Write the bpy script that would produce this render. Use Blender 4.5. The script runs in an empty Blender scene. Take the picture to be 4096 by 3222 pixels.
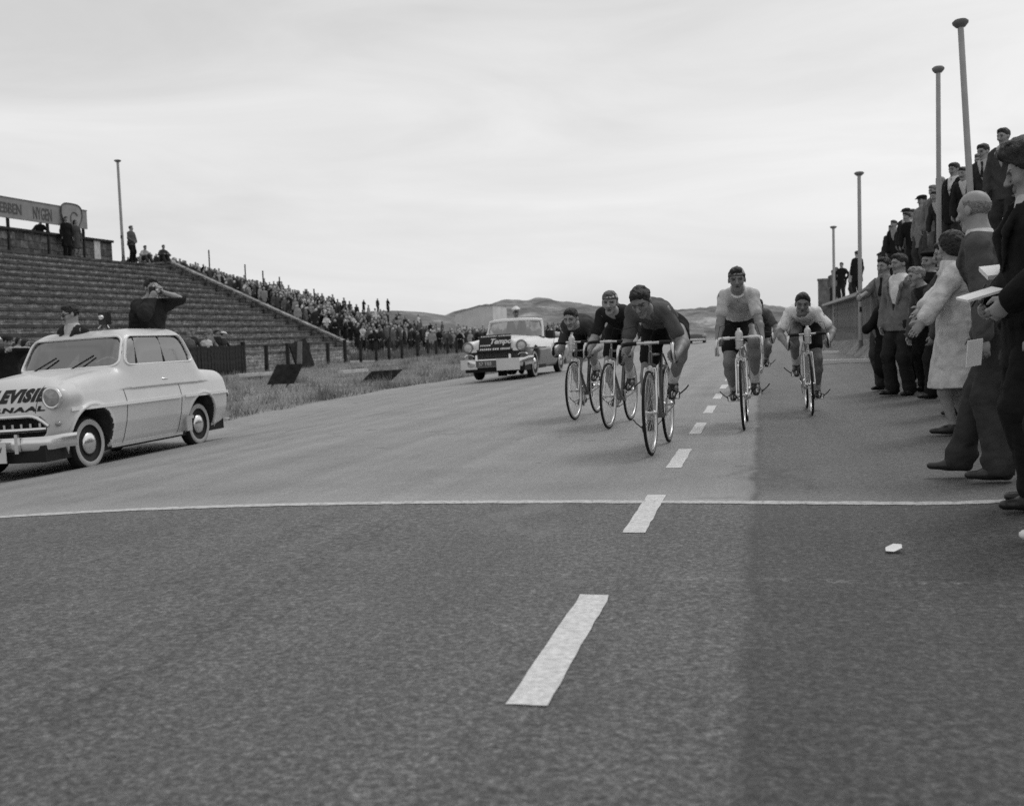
import bpy, bmesh, math, random
import numpy as np
from mathutils import Vector, Matrix

random.seed(7)
RS = np.random.RandomState(11)
scene = bpy.context.scene
COL = scene.collection
R = math.radians
f32 = np.float32

# ------------------------------------------------------------------ camera
FPX, CX, CY, RW, RH = 1060.0, 512.0, 402.5, 1024, 805
CAMZ = 1.00
ROLL = math.tan(R(1.8))
_v = np.array([762 - CX, CY - 325, -FPX]); _v /= np.linalg.norm(_v)      # road direction (+Y) seen by the camera
_u = np.array([-ROLL, 1.0, 0.0]); _u[2] = ((762 - CX) * _u[0] + (CY - 325) * _u[1]) / FPX
_u /= np.linalg.norm(_u)
_r = np.cross(_v, _u)
CAMROT = np.array([_r, _v, _u])                                         # rows: world X, Y, Z in camera axes
camd = bpy.data.cameras.new('camera')
camd.sensor_width = 36.0
camd.lens = 36.0 * FPX / RW
camd.clip_start = 0.05
camd.clip_end = 6000
camd.dof.use_dof = True
camd.dof.focus_distance = 7.6
camd.dof.aperture_fstop = 3.6
cam = bpy.data.objects.new('camera', camd)
COL.objects.link(cam)
_m = Matrix([list(CAMROT[0]) + [0], list(CAMROT[1]) + [0], list(CAMROT[2]) + [CAMZ], [0, 0, 0, 1]])
cam.matrix_world = _m
scene.camera = cam

# ------------------------------------------------------------------ world, sun, exposure
SUN_ELEV, SUN_AZ = R(58), R(38)       # azimuth clockwise from +Y (road direction): high, to the right and beyond
w = bpy.data.worlds.new('World'); scene.world = w; w.use_nodes = True
nt = w.node_tree; nt.nodes.clear()
def N(nt, typ, **kw):
    n = nt.nodes.new(typ)
    for k, v in kw.items():
        setattr(n, k, v)
    return n
out = N(nt, 'ShaderNodeOutputWorld')
sky = N(nt, 'ShaderNodeTexSky', sky_type='NISHITA')
sky.sun_disc = False; sky.sun_elevation = SUN_ELEV; sky.sun_rotation = SUN_AZ
sky.air_density = 1.0; sky.dust_density = 4.0
bw = N(nt, 'ShaderNodeRGBToBW'); nt.links.new(sky.outputs[0], bw.inputs[0])
bg1 = N(nt, 'ShaderNodeBackground'); bg1.inputs[1].default_value = 0.05
nt.links.new(bw.outputs[0], bg1.inputs[0])
tc = N(nt, 'ShaderNodeTexCoord')
mp = N(nt, 'ShaderNodeMapping'); mp.inputs['Scale'].default_value = (1.0, 1.0, 5.0)
nt.links.new(tc.outputs['Generated'], mp.inputs[0])
nz = N(nt, 'ShaderNodeTexNoise'); nz.inputs['Scale'].default_value = 2.6; nz.inputs['Detail'].default_value = 7
nz.inputs['Roughness'].default_value = 0.55; nz.inputs['Distortion'].default_value = 0.6
nt.links.new(mp.outputs[0], nz.inputs['Vector'])
cr = N(nt, 'ShaderNodeValToRGB')
cr.color_ramp.elements[0].position = 0.30; cr.color_ramp.elements[0].color = (0.53, 0.53, 0.53, 1)
cr.color_ramp.elements[1].position = 0.72; cr.color_ramp.elements[1].color = (0.70, 0.70, 0.70, 1)
nt.links.new(nz.outputs['Fac'], cr.inputs[0])
# the cloud deck brightens a little towards the horizon, as a thin overcast does
sx = N(nt, 'ShaderNodeSeparateXYZ'); nt.links.new(tc.outputs['Generated'], sx.inputs[0])
mr = N(nt, 'ShaderNodeMapRange'); mr.inputs[1].default_value = 0.0; mr.inputs[2].default_value = 0.42
mr.inputs[3].default_value = 1.06; mr.inputs[4].default_value = 0.84
nt.links.new(sx.outputs['Z'], mr.inputs[0])
bg2 = N(nt, 'ShaderNodeBackground')
nt.links.new(cr.outputs[0], bg2.inputs[0]); nt.links.new(mr.outputs[0], bg2.inputs[1])
ad = N(nt, 'ShaderNodeAddShader')
nt.links.new(bg1.outputs[0], ad.inputs[0]); nt.links.new(bg2.outputs[0], ad.inputs[1])
nt.links.new(ad.outputs[0], out.inputs[0])

sd = bpy.data.lights.new('sun', 'SUN'); sd.energy = 0.8; sd.angle = R(20); sd.color = (1, 1, 1)
sun = bpy.data.objects.new('sun', sd); COL.objects.link(sun)
_sd = Vector((math.sin(SUN_AZ) * math.cos(SUN_ELEV), math.cos(SUN_AZ) * math.cos(SUN_ELEV), math.sin(SUN_ELEV)))
sun.rotation_euler = _sd.to_track_quat('Z', 'Y').to_euler()

scene.render.engine = 'CYCLES'
vs = scene.view_settings
vs.view_transform = 'Standard'; vs.look = 'None'; vs.exposure = 0.0; vs.gamma = 1.0; vs.use_curve_mapping = False
scene.cycles.use_denoising = False
scene.cycles.max_bounces = 5
scene.cycles.sample_clamp_indirect = 2.0
scene.cycles.sample_clamp_direct = 6.0
scene.cycles.transparent_max_bounces = 8

# ------------------------------------------------------------------ helpers
def tag(o, label=None, cat=None, group=None, kind=None):
    if label: o['label'] = label
    if cat: o['category'] = cat
    if group: o['group'] = group
    if kind: o['kind'] = kind
    return o

def empty(name, loc=(0, 0, 0), rz=0.0, label=None, cat=None, group=None):
    o = bpy.data.objects.new(name, None); COL.objects.link(o)
    o.location = loc; o.rotation_euler = (0, 0, rz); o.empty_display_size = 0.1
    return tag(o, label, cat, group)

_mats = {}
def mat(name, v, rough=0.8, spec=0.3, noise=None, bump=None, metal=0.0, coat=0.0, v2=None, emit=None):
    """grey procedural material: v base value, noise=(scale, amount, detail), bump=(scale, strength)"""
    if name in _mats: return _mats[name]
    m = bpy.data.materials.new(name); m.use_nodes = True
    nt = m.node_tree; b = nt.nodes['Principled BSDF']
    b.inputs['Base Color'].default_value = (v, v, v, 1)
    b.inputs['Roughness'].default_value = rough
    b.inputs['Specular IOR Level'].default_value = spec
    b.inputs['Metallic'].default_value = metal
    b.inputs['Coat Weight'].default_value = coat
    tc = N(nt, 'ShaderNodeTexCoord')
    if noise:
        nz = N(nt, 'ShaderNodeTexNoise'); nz.inputs['Scale'].default_value = noise[0]
        nz.inputs['Detail'].default_value = noise[2] if len(noise) > 2 else 4
        nt.links.new(tc.outputs['Object'], nz.inputs['Vector'])
        cr = N(nt, 'ShaderNodeValToRGB')
        a, c = v * (1 - noise[1]), (v2 if v2 is not None else v * (1 + noise[1]))
        cr.color_ramp.elements[0].position = 0.3; cr.color_ramp.elements[0].color = (a, a, a, 1)
        cr.color_ramp.elements[1].position = 0.7; cr.color_ramp.elements[1].color = (c, c, c, 1)
        nt.links.new(nz.outputs['Fac'], cr.inputs[0]); nt.links.new(cr.outputs[0], b.inputs['Base Color'])
    if bump:
        nb = N(nt, 'ShaderNodeTexNoise'); nb.inputs['Scale'].default_value = bump[0]; nb.inputs['Detail'].default_value = 5
        nt.links.new(tc.outputs['Object'], nb.inputs['Vector'])
        bp = N(nt, 'ShaderNodeBump'); bp.inputs['Strength'].default_value = bump[1]; bp.inputs['Distance'].default_value = 0.02
        nt.links.new(nb.outputs['Fac'], bp.inputs['Height']); nt.links.new(bp.outputs[0], b.inputs['Normal'])
    _mats[name] = m
    return m

def cloth(v):
    v = round(v, 3)
    return mat('cloth_%03d' % int(v * 1000), v, 0.9, 0.15, noise=(14, 0.18, 6), bump=(55, 0.25))

M = dict(
    skin=mat('skin', 0.30, 0.55, 0.35, noise=(18, 0.10), bump=(120, 0.08)),
    skin_tan=mat('skin_tan', 0.20, 0.5, 0.4, noise=(18, 0.12), bump=(120, 0.08)),
    dark_feature=mat('eye_and_brow', 0.06, 0.5, 0.4),
    lip=mat('lip', 0.16, 0.5, 0.3),
    hair_dark=mat('hair_dark', 0.018, 0.55, 0.4, noise=(60, 0.5), bump=(130, 0.7)),
    hair_grey=mat('hair_grey', 0.22, 0.6, 0.4, noise=(60, 0.4), bump=(130, 0.7)),
    hair_fair=mat('hair_fair', 0.14, 0.6, 0.4, noise=(60, 0.4), bump=(130, 0.7)),
    leather=mat('black_leather', 0.02, 0.4, 0.5, noise=(20, 0.3)),
    leather_brown=mat('brown_leather', 0.06, 0.45, 0.5, noise=(20, 0.3)),
    white_paper=mat('white_paper', 0.82, 0.8, 0.2, noise=(8, 0.06)),
    chrome=mat('chrome', 0.75, 0.2, 0.5, metal=1.0, noise=(9, 0.05)),
    alloy=mat('alloy', 0.62, 0.3, 0.5, metal=0.9),
    rubber=mat('rubber', 0.018, 0.85, 0.2, noise=(30, 0.3)),
    whitewall=mat('whitewall', 0.38, 0.7, 0.3, noise=(10, 0.08)),
    black=mat('black', 0.012, 0.7, 0.3),
)

def link_mesh(name, me, parent=None, loc=None, rz=None):
    o = bpy.data.objects.new(name, me); COL.objects.link(o)
    if parent is not None: o.parent = parent
    if loc is not None: o.location = loc
    if rz is not None: o.rotation_euler = (0, 0, rz)
    return o

def np_mesh(name, V, F4, mats=(), mi=None, smooth=True):
    """mesh from (n,3) vertices and (m,4) or (m,3) faces"""
    me = bpy.data.meshes.new(name)
    V = np.asarray(V, f32); F4 = np.asarray(F4, np.int32)
    k = F4.shape[1]
    me.vertices.add(len(V)); me.vertices.foreach_set('co', V.ravel())
    me.loops.add(F4.size); me.loops.foreach_set('vertex_index', F4.ravel())
    me.polygons.add(len(F4)); me.polygons.foreach_set('loop_start', np.arange(0, F4.size, k, dtype=np.int32))
    if mi is not None: me.polygons.foreach_set('material_index', np.asarray(mi, np.int32))
    me.polygons.foreach_set('use_smooth', np.full(len(F4), smooth))
    for m in mats: me.materials.append(m)
    me.update(calc_edges=True)
    return me

class MB:
    """collects simple solids into one mesh"""
    def __init__(s): s.v = []; s.f = []; s.m = []; s.sm = []
    def add(s, vs, fs, m=0, smooth=False):
        b = len(s.v); s.v += [tuple(x) for x in vs]
        for f in fs: s.f.append([b + i for i in f]); s.m.append(m); s.sm.append(smooth)
        return s
    def box(s, c, h, rot=None, m=0, taper=1.0):
        vs = []
        for z in (-1, 1):
            t = taper if z > 0 else 1.0
            for x, y in ((-1, -1), (1, -1), (1, 1), (-1, 1)):
                p = Vector((x * h[0] * t, y * h[1] * t, z * h[2]))
                if rot is not None: p = rot @ p
                vs.append(Vector(c) + p)
        return s.add(vs, [(3, 2, 1, 0), (4, 5, 6, 7), (0, 1, 5, 4), (1, 2, 6, 5), (2, 3, 7, 6), (3, 0, 4, 7)], m)
    def bar(s, a, b, w, t, m=0, up=(0, 0, 1)):
        a, b = Vector(a), Vector(b); d = (b - a); L = d.length; d.normalize()
        u = Vector(up)
        if abs(d.dot(u)) > 0.95: u = Vector((1, 0, 0))
        x = d.cross(u).normalized(); y = x.cross(d)
        rot = Matrix((x, d, y)).transposed()
        return s.box((a + b) / 2, (w / 2, L / 2, t / 2), rot, m)
    def tube(s, pts, r, n=8, m=0, caps=True, closed=False):
        pts = [Vector(p) for p in pts]; k = len(pts)
        rr = r if isinstance(r, (list, tuple)) else [r] * k
        vs = []; prev = None
        for i, p in enumerate(pts):
            if closed: d = pts[(i + 1) % k] - pts[i - 1]
            else: d = pts[min(i + 1, k - 1)] - pts[max(i - 1, 0)]
            d.normalize()
            if prev is None:
                u = Vector((0, 0, 1)) if abs(d.z) < 0.9 else Vector((1, 0, 0))
                x = d.cross(u).normalized()
            else:
                x = (prev - d * prev.dot(d)).normalized()
            prev = x; y = d.cross(x)
            for j in range(n):
                a = 2 * math.pi * j / n
                vs.append(p + (x * math.cos(a) + y * math.sin(a)) * rr[i])
        fs = []
        for i in range(k if closed else k - 1):
            a = i * n; b = ((i + 1) % k) * n
            for j in range(n):
                fs.append((a + j, a + (j + 1) % n, b + (j + 1) % n, b + j))
        s.add(vs, fs, m, True)
        if caps and not closed:
            s.add(vs[:n], [tuple(range(n))[::-1]], m); s.add(vs[-n:], [tuple(range(n))], m)
        return s
    def lathe(s, prof, c=(0, 0, 0), axis='x', n=32, m=0, smooth=True, closed=False):
        """prof: (radius, offset along the axis) pairs"""
        c = Vector(c); vs = []
        for r_, o in prof:
            for j in range(n):
                a = 2 * math.pi * j / n; p, q = r_ * math.cos(a), r_ * math.sin(a)
                vs.append(c + (Vector((o, p, q)) if axis == 'x' else Vector((p, o, q)) if axis == 'y' else Vector((p, q, o))))
        fs = []; k = len(prof)
        for i in range(k if closed else k - 1):
            a = i * n; b = ((i + 1) % k) * n
            for j in range(n): fs.append((a + j, a + (j + 1) % n, b + (j + 1) % n, b + j))
        return s.add(vs, fs, m, smooth)
    def prism(s, poly, dirv, m=0):
        """closed polygon of 3D points extruded by a vector"""
        n = len(poly); d = Vector(dirv)
        vs = [Vector(p) for p in poly] + [Vector(p) + d for p in poly]
        fs = [tuple(range(n))[::-1], tuple(range(n, 2 * n))] + [(i, (i + 1) % n, n + (i + 1) % n, n + i) for i in range(n)]
        return s.add(vs, fs, m)
    def sheet(s, rows, m=0, smooth=True):
        k = len(rows[0]); vs = [p for r_ in rows for p in r_]; fs = []
        for i in range(len(rows) - 1):
            for j in range(k - 1): fs.append((i * k + j, i * k + j + 1, (i + 1) * k + j + 1, (i + 1) * k + j))
        return s.add(vs, fs, m, smooth)
    def mesh(s, name, mats):
        me = bpy.data.meshes.new(name)
        me.from_pydata([tuple(v) for v in s.v], [], s.f)
        me.polygons.foreach_set('material_index', s.m); me.polygons.foreach_set('use_smooth', s.sm)
        for m in (mats if isinstance(mats, (list, tuple)) else [mats]): me.materials.append(m)
        me.update()
        return me
    def build(s, name, mats, parent=None, loc=None, rz=None):
        return link_mesh(name, s.mesh(name, mats), parent, loc, rz)

def children(o): return [c for c in bpy.data.objects if c.parent == o]
def copy_tree(o, parent=None, kids=None):
    c = o.copy(); COL.objects.link(c); c.parent = parent
    for ch in o.children: copy_tree(ch, c)
    return c

# ------------------------------------------------------------------ implicit surfaces (smooth bodies, clothes, car shells)
def nrm(a):
    a = np.asarray(a, float); return a / max(np.linalg.norm(a), 1e-9)

class SDF:
    def __init__(s, vox): s.vox = vox; s.p = []; s.post = []
    def cone(s, a, b, ra, rb, k=0.02, flat=None, op='u', m=0):
        a = np.asarray(a, float); b = np.asarray(b, float)
        if np.linalg.norm(b - a) < 1e-6: b = a + np.array([0, 0, 1e-4])
        mx = max(ra, rb); lo = np.minimum(a, b) - mx; hi = np.maximum(a, b) + mx
        s.p.append((0, (a, b, ra, rb, flat), lo, hi, k, op, m)); return s
    def ell(s, c, r, Rm=None, k=0.02, op='u', m=0):
        c = np.asarray(c, float); mx = max(r)
        s.p.append((1, (c, r, Rm), c - mx, c + mx, k, op, m)); return s
    def box(s, c, h, Rm=None, rd=0.0, k=0.0, op='u', m=0):
        c = np.asarray(c, float); mx = np.linalg.norm(h)
        e = np.array([mx] * 3) if Rm is not None else np.asarray(h, float)
        s.p.append((2, (c, h, Rm, rd), c - e, c + e, k, op, m)); return s
    def fn(s, f, lo, hi, k=0.0, op='u', m=0):
        s.p.append((3, f, np.asarray(lo, float), np.asarray(hi, float), k, op, m)); return s
    def cut(s, n, c):
        n = nrm(n); c = np.asarray(c, float)
        s.post.append(lambda x, y, z, d: np.maximum(d, n[0] * (x - c[0]) + n[1] * (y - c[1]) + n[2] * (z - c[2]))); return s
    def wrinkle(s, amp, fr, seed=0, stretch=(1, 1, 1)):
        q = np.random.RandomState(seed).uniform(0, 6, 8)
        def g(x, y, z, d):
            X, Y, Z = x * fr * stretch[0], y * fr * stretch[1], z * fr * stretch[2]
            a = np.sin(X * 1.1 + Z * 0.7 + q[0] + 1.3 * np.sin(Z * 0.8 + q[1]) + 0.8 * np.sin(Y * 0.9 + q[7])); b = np.sin(Z * 1.2 - X * 0.5 + q[2] + 1.2 * np.sin(Y * 0.9 + q[3]))
            n = (1 - 2 * np.abs(a) ** 0.8) * (0.6 + 0.4 * b) + 0.5 * b
            n = n + 0.5 * np.sin(Z * 1.9 + X * 1.3 + q[4] + np.sin(Y * 1.7 + q[5])) * np.sin(Y * 1.6 - Z * 0.7 + q[6])
            return d + amp * n
        s.post.append(g); return s
    @staticmethod
    def _eval(t, a, x, y, z):
        if t == 0:
            p0, p1, ra, rb, flat = a; ab = p1 - p0; L2 = float(ab @ ab)
            px, py, pz = x - f32(p0[0]), y - f32(p0[1]), z - f32(p0[2])
            h = np.clip((px * f32(ab[0]) + py * f32(ab[1]) + pz * f32(ab[2])) / f32(L2), 0, 1)
            qx, qy, qz = px - h * f32(ab[0]), py - h * f32(ab[1]), pz - h * f32(ab[2])
            sc = 1.0
            if flat is not None:
                n, sc = nrm(flat[0]), flat[1]
                dn = (qx * f32(n[0]) + qy * f32(n[1]) + qz * f32(n[2])) * f32(1 / sc - 1)
                qx, qy, qz = qx + dn * f32(n[0]), qy + dn * f32(n[1]), qz + dn * f32(n[2])
            return (np.sqrt(qx * qx + qy * qy + qz * qz) - (f32(ra) + f32(rb - ra) * h)) * f32(min(1, sc) ** 0.5)
        if t == 1:
            c, r, Rm = a; px, py, pz = x - f32(c[0]), y - f32(c[1]), z - f32(c[2])
            if Rm is not None:
                px, py, pz = [px * f32(Rm[0][i]) + py * f32(Rm[1][i]) + pz * f32(Rm[2][i]) for i in range(3)]
            qx, qy, qz = px / f32(r[0]), py / f32(r[1]), pz / f32(r[2])
            k0 = np.sqrt(qx * qx + qy * qy + qz * qz)
            k1 = np.sqrt((qx / f32(r[0])) ** 2 + (qy / f32(r[1])) ** 2 + (qz / f32(r[2])) ** 2)
            return k0 * (k0 - 1) / np.maximum(k1, 1e-3)
        if t == 2:
            c, h, Rm, rd = a; px, py, pz = x - f32(c[0]), y - f32(c[1]), z - f32(c[2])
            if Rm is not None:
                px, py, pz = [px * f32(Rm[0][i]) + py * f32(Rm[1][i]) + pz * f32(Rm[2][i]) for i in range(3)]
            qx, qy, qz = np.abs(px) - f32(h[0] - rd), np.abs(py) - f32(h[1] - rd), np.abs(pz) - f32(h[2] - rd)
            o = np.sqrt(np.maximum(qx, 0) ** 2 + np.maximum(qy, 0) ** 2 + np.maximum(qz, 0) ** 2)
            return o + np.minimum(np.maximum(np.maximum(qx, qy), qz), 0) - f32(rd)
        return a(x, y, z)
    def mesh(s, refine=0):
        vox = s.vox
        us = [p for p in s.p if p[5] == 'u']
        lo = np.min([p[2] for p in us], 0) - 3 * vox - 0.01; hi = np.max([p[3] for p in us], 0) + 3 * vox + 0.01
        n = np.ceil((hi - lo) / vox).astype(int) + 1
        ax = [(lo[i] + vox * np.arange(n[i])).astype(f32) for i in range(3)]
        D = np.full(n, f32(0.5)); ID = np.zeros(n, np.int8)
        for t, a, plo, phi, k, op, m in s.p:
            mg = k + 2.5 * vox
            i0 = np.maximum(((plo - mg - lo) / vox).astype(int), 0); i1 = np.minimum(((phi + mg - lo) / vox).astype(int) + 2, n)
            if np.any(i1 <= i0): continue
            sl = tuple(slice(i0[i], i1[i]) for i in range(3))
            x = ax[0][sl[0]][:, None, None]; y = ax[1][sl[1]][None, :, None]; z = ax[2][sl[2]][None, None, :]
            d = np.broadcast_to(s._eval(t, a, x, y, z), D[sl].shape)
            o = D[sl]
            if op == 'u':
                if m: ID[sl] = np.where(d < o, m, ID[sl])
                else: ID[sl] = np.where(d < o - 1e-4, 0, ID[sl])
                h = np.maximum(k - np.abs(d - o), 0) / max(k, 1e-6)
                D[sl] = np.minimum(d, o) - h * h * f32(k * 0.25)
            elif op == 's':
                d = -d
                if m: ID[sl] = np.where(d > o, m, ID[sl])
                h = np.maximum(k - np.abs(d - o), 0) / max(k, 1e-6)
                D[sl] = np.maximum(d, o) + h * h * f32(k * 0.25)
            else:       # paint only
                ID[sl] = np.where(d < 0, m, ID[sl])
        X, Y, Z = ax[0][:, None, None], ax[1][None, :, None], ax[2][None, None, :]
        for g in s.post: D = g(X, Y, Z, D)
        D = np.ascontiguousarray(np.broadcast_to(D, n)).astype(f32)
        D[0], D[-1] = 1, 1; D[:, 0], D[:, -1] = 1, 1; D[:, :, 0], D[:, :, -1] = 1, 1
        S = D < 0
        c = S.astype(np.int8)
        cnt = (c[:-1, :-1, :-1] + c[1:, :-1, :-1] + c[:-1, 1:, :-1] + c[1:, 1:, :-1] + c[:-1, :-1, 1:] + c[1:, :-1, 1:] + c[:-1, 1:, 1:] + c[1:, 1:, 1:])
        act = (cnt > 0) & (cnt < 8)
        idx = np.argwhere(act); nv = len(idx)
        vid = np.full(act.shape, -1, np.int32); vid[act] = np.arange(nv)
        I, J, K = idx.T
        acc = np.zeros((nv, 3), f32); num = np.zeros(nv, f32)
        for e in range(3):
            o1, o2 = [q for q in range(3) if q != e]
            for b1 in (0, 1):
                for b2 in (0, 1):
                    A = [0, 0, 0]; A[o1] = b1; A[o2] = b2; B = list(A); B[e] = 1
                    da = D[I + A[0], J + A[1], K + A[2]]; db = D[I + B[0], J + B[1], K + B[2]]
                    mk = (da < 0) != (db < 0); tt = np.where(mk, da / np.where(mk, da - db, 1), 0)
                    p = np.tile(np.array(A, f32), (nv, 1)); p[:, e] = tt
                    acc[mk] += p[mk]; num[mk] += 1
        V = lo + vox * (idx + acc / num[:, None])
        mi = ID[I, J, K]
        Fs = []
        for e in range(3):
            o1, o2 = (e + 1) % 3, (e + 2) % 3
            sa = [slice(None)] * 3; sb = [slice(None)] * 3
            sa[e] = slice(0, -1); sb[e] = slice(1, None)
            for q in (o1, o2): sa[q] = slice(1, -1); sb[q] = slice(1, -1)
            a = S[tuple(sa)]; b = S[tuple(sb)]
            E = np.argwhere(a != b)
            if not len(E): continue
            ins = a[tuple(E.T)]
            base = E.copy(); base[:, o1] += 1; base[:, o2] += 1
            def cell(d1, d2):
                q = base.copy(); q[:, o1] += d1; q[:, o2] += d2
                return vid[q[:, 0], q[:, 1], q[:, 2]]
            q = np.stack([cell(-1, -1), cell(0, -1), cell(0, 0), cell(-1, 0)], 1)
            q = np.where(ins[:, None], q, q[:, ::-1])
            Fs.append(q)
        F = np.concatenate(Fs)
        for _ in range(refine):      # pull the vertices onto the surface
            g = (V - lo) / vox; gi = np.clip(np.floor(g).astype(int), 1, n - 3); fr = (g - gi).astype(f32)
            def tri(A):
                r_ = 0
                for dx in (0, 1):
                    for dy in (0, 1):
                        for dz in (0, 1):
                            wgt = (fr[:, 0] if dx else 1 - fr[:, 0]) * (fr[:, 1] if dy else 1 - fr[:, 1]) * (fr[:, 2] if dz else 1 - fr[:, 2])
                            r_ = r_ + wgt * A(gi[:, 0] + dx, gi[:, 1] + dy, gi[:, 2] + dz)
                return r_
            d0 = tri(lambda i, j, k: D[i, j, k])
            gr = np.stack([tri(lambda i, j, k: (D[i + 1, j, k] - D[i - 1, j, k])), tri(lambda i, j, k: (D[i, j + 1, k] - D[i, j - 1, k])),
                           tri(lambda i, j, k: (D[i, j, k + 1] - D[i, j, k - 1]))], 1) / (2 * vox)
            st = (d0 / np.maximum((gr ** 2).sum(1), 0.05))[:, None] * gr
            V = V - np.clip(st, -vox * 0.5, vox * 0.5)
        return V, F, mi[F[:, 0]]
    def build(s, name, mats, parent=None, refine=0, loc=None, rz=None, wr=None):
        V, F, mi = s.mesh(refine)
        me = np_mesh(name, V, F, mats if isinstance(mats, (list, tuple)) else [mats], mi)
        return link_mesh(name, me, parent, loc, rz)
# ------------------------------------------------------------------ ground shape
def sst(a, b, x):
    t = np.clip((np.asarray(x, float) - a) / (b - a), 0, 1); return t * t * (3 - 2 * t)
def edge_x(Y):                      # left edge of the asphalt
    return -9.6 + 0.75 * sst(14, 32, Y)
RIGHT_X = 2.75
_ridge = [np.array(a, float) for a in (
    [(-400, 4), (-170, 5), (-120, 5), (-80, 4.6), (-70, 5.2), (-62, 7.4), (-54, 8.6), (-45, 7.9), (-36, 6.6), (-27, 5.3), (-18, 4.2), (0, 4.0), (60, 4.5), (120, 7), (400, 8)],
    [(-400, 6), (-80, 6), (-34, 5.6), (-27, 5.7), (-20, 6.0), (-13, 6.4), (-7.5, 6.6), (0, 5.9), (5, 5.4), (11, 4.9), (22, 4.6), (60, 5.0), (140, 6), (400, 8)])]
def bumps(X, Y):
    return (np.sin(X * 0.21 + 1.3 * np.sin(Y * 0.13)) * np.sin(Y * 0.17 + 1.1 * np.sin(X * 0.11 + 2)) + 0.5 * np.sin(X * 0.53 + Y * 0.21 + 2 * np.sin(Y * 0.3)) * np.sin(Y * 0.47 - X * 0.2))
def zg(X, Y):
    X = np.asarray(X, float); Y = np.asarray(Y, float)
    A = 0.47 - 0.17 * sst(13, 26, Y)
    z = np.where(X > 0, 0.05 * sst(0.8, 2, X), -A * np.minimum(np.maximum(-X, 0) / 8.2, 1) ** 2.6)
    z = z - 0.42 * sst(28, 60, Y) * sst(-14, -6, X)
    # verge on the left: a little rough, sinking to the fence
    z = z + sst(-9.5, -11, X) * (0.05 * bumps(X * 2.2, Y * 2.2)) - 0.12 * sst(-11, -18, X) * (1 - sst(20, 30, Y))
    # bank the spectators stand on, beyond the end of the grandstand
    t = np.maximum(-X - 25.6, 0); k = 0.305 - 0.055 * sst(80, 98, Y)
    zb = np.minimum(k * (t - 1.2 * (1 - np.exp(-t / 1.2))), 7.6)
    bank = (zb + 0.12 * bumps(X * 0.8, Y * 0.8) * sst(27, 33, -X)) * sst(53, 62, Y) * (1 - sst(104, 134, Y))
    # bank in front of the pit building on the right
    z = z + 0.62 * sst(RIGHT_X - 0.1, 3.25, X) * sst(6, 14, Y) * (1 - sst(62, 75, Y))
    # dunes
    d1 = 5.0 * np.exp(-((X + 50) / 17) ** 2 - ((Y - 138) / 16) ** 2)
    r1 = np.interp(X, _ridge[0][:, 0], _ridge[0][:, 1]) + 0.1
    r2 = np.interp(X, _ridge[1][:, 0], _ridge[1][:, 1]) + 0.5
    far = np.maximum.reduce([d1, r1 * np.exp(-((Y - 235) / 42) ** 2), r2 * np.exp(-((Y - 300) / 45) ** 2), r2 * 0.8 * sst(300, 340, Y)])
    far = far + 0.45 * bumps(X, Y) * sst(120, 200, Y) * np.clip(far / 3, 0, 1) + 0.35 * bumps(X * 2.7, Y * 2.2 + 3) * sst(150, 200, Y) * np.clip(far / 4, 0, 1)
    return z + np.maximum(bank, far * sst(100, 130, Y))
def zg1(x, y): return float(zg(np.array([x]), np.array([y]))[0])

def grid_mesh(xs, ys, zf, dz=0.0):
    X, Y = np.meshgrid(xs, ys, indexing='ij')
    V = np.stack([X, Y, zf(X, Y) + dz], -1).reshape(-1, 3)
    n, k = len(xs), len(ys)
    i, j = np.meshgrid(np.arange(n - 1), np.arange(k - 1), indexing='ij'); a = (i * k + j).ravel()
    return V, np.stack([a, a + k, a + k + 1, a + 1], 1)

# ------------------------------------------------------------------ ground materials
def ramp(nt, src, stops):
    cr = N(nt, 'ShaderNodeValToRGB'); e = cr.color_ramp.elements
    while len(e) < len(stops): e.new(0.5)
    for q, (p, v) in zip(e, stops): q.position = p; q.color = (v, v, v, 1)
    nt.links.new(src, cr.inputs[0]); return cr.outputs[0]
def noise(nt, vec, scale, detail=4, rough=0.55, dist=0.0):
    n = N(nt, 'ShaderNodeTexNoise'); n.inputs['Scale'].default_value = scale; n.inputs['Detail'].default_value = detail
    n.inputs['Roughness'].default_value = rough; n.inputs['Distortion'].default_value = dist
    nt.links.new(vec, n.inputs['Vector']); return n.outputs['Fac']
def mixc(nt, fac, a, b, mode='MIX'):
    n = N(nt, 'ShaderNodeMix', data_type='RGBA', blend_type=mode)
    for s, v in ((0, fac), (6, a), (7, b)):
        if isinstance(v, (int, float)): n.inputs[s].default_value = v if s == 0 else (v, v, v, 1)
        else: nt.links.new(v, n.inputs[s])
    return n.outputs[2]
def mth(nt, op, a, b=None, clamp=False):
    n = N(nt, 'ShaderNodeMath', operation=op); n.use_clamp = clamp
    for s, v in ((0, a), (1, b)):
        if v is None: continue
        if isinstance(v, (int, float)): n.inputs[s].default_value = v
        else: nt.links.new(v, n.inputs[s])
    return n.outputs[0]
def mapr(nt, v, a, b, c, d):
    n = N(nt, 'ShaderNodeMapRange'); n.interpolation_type = 'SMOOTHSTEP'
    for i, q in enumerate((a, b, c, d)): n.inputs[i + 1].default_value = q
    nt.links.new(v, n.inputs[0]); return n.outputs[0]

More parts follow.
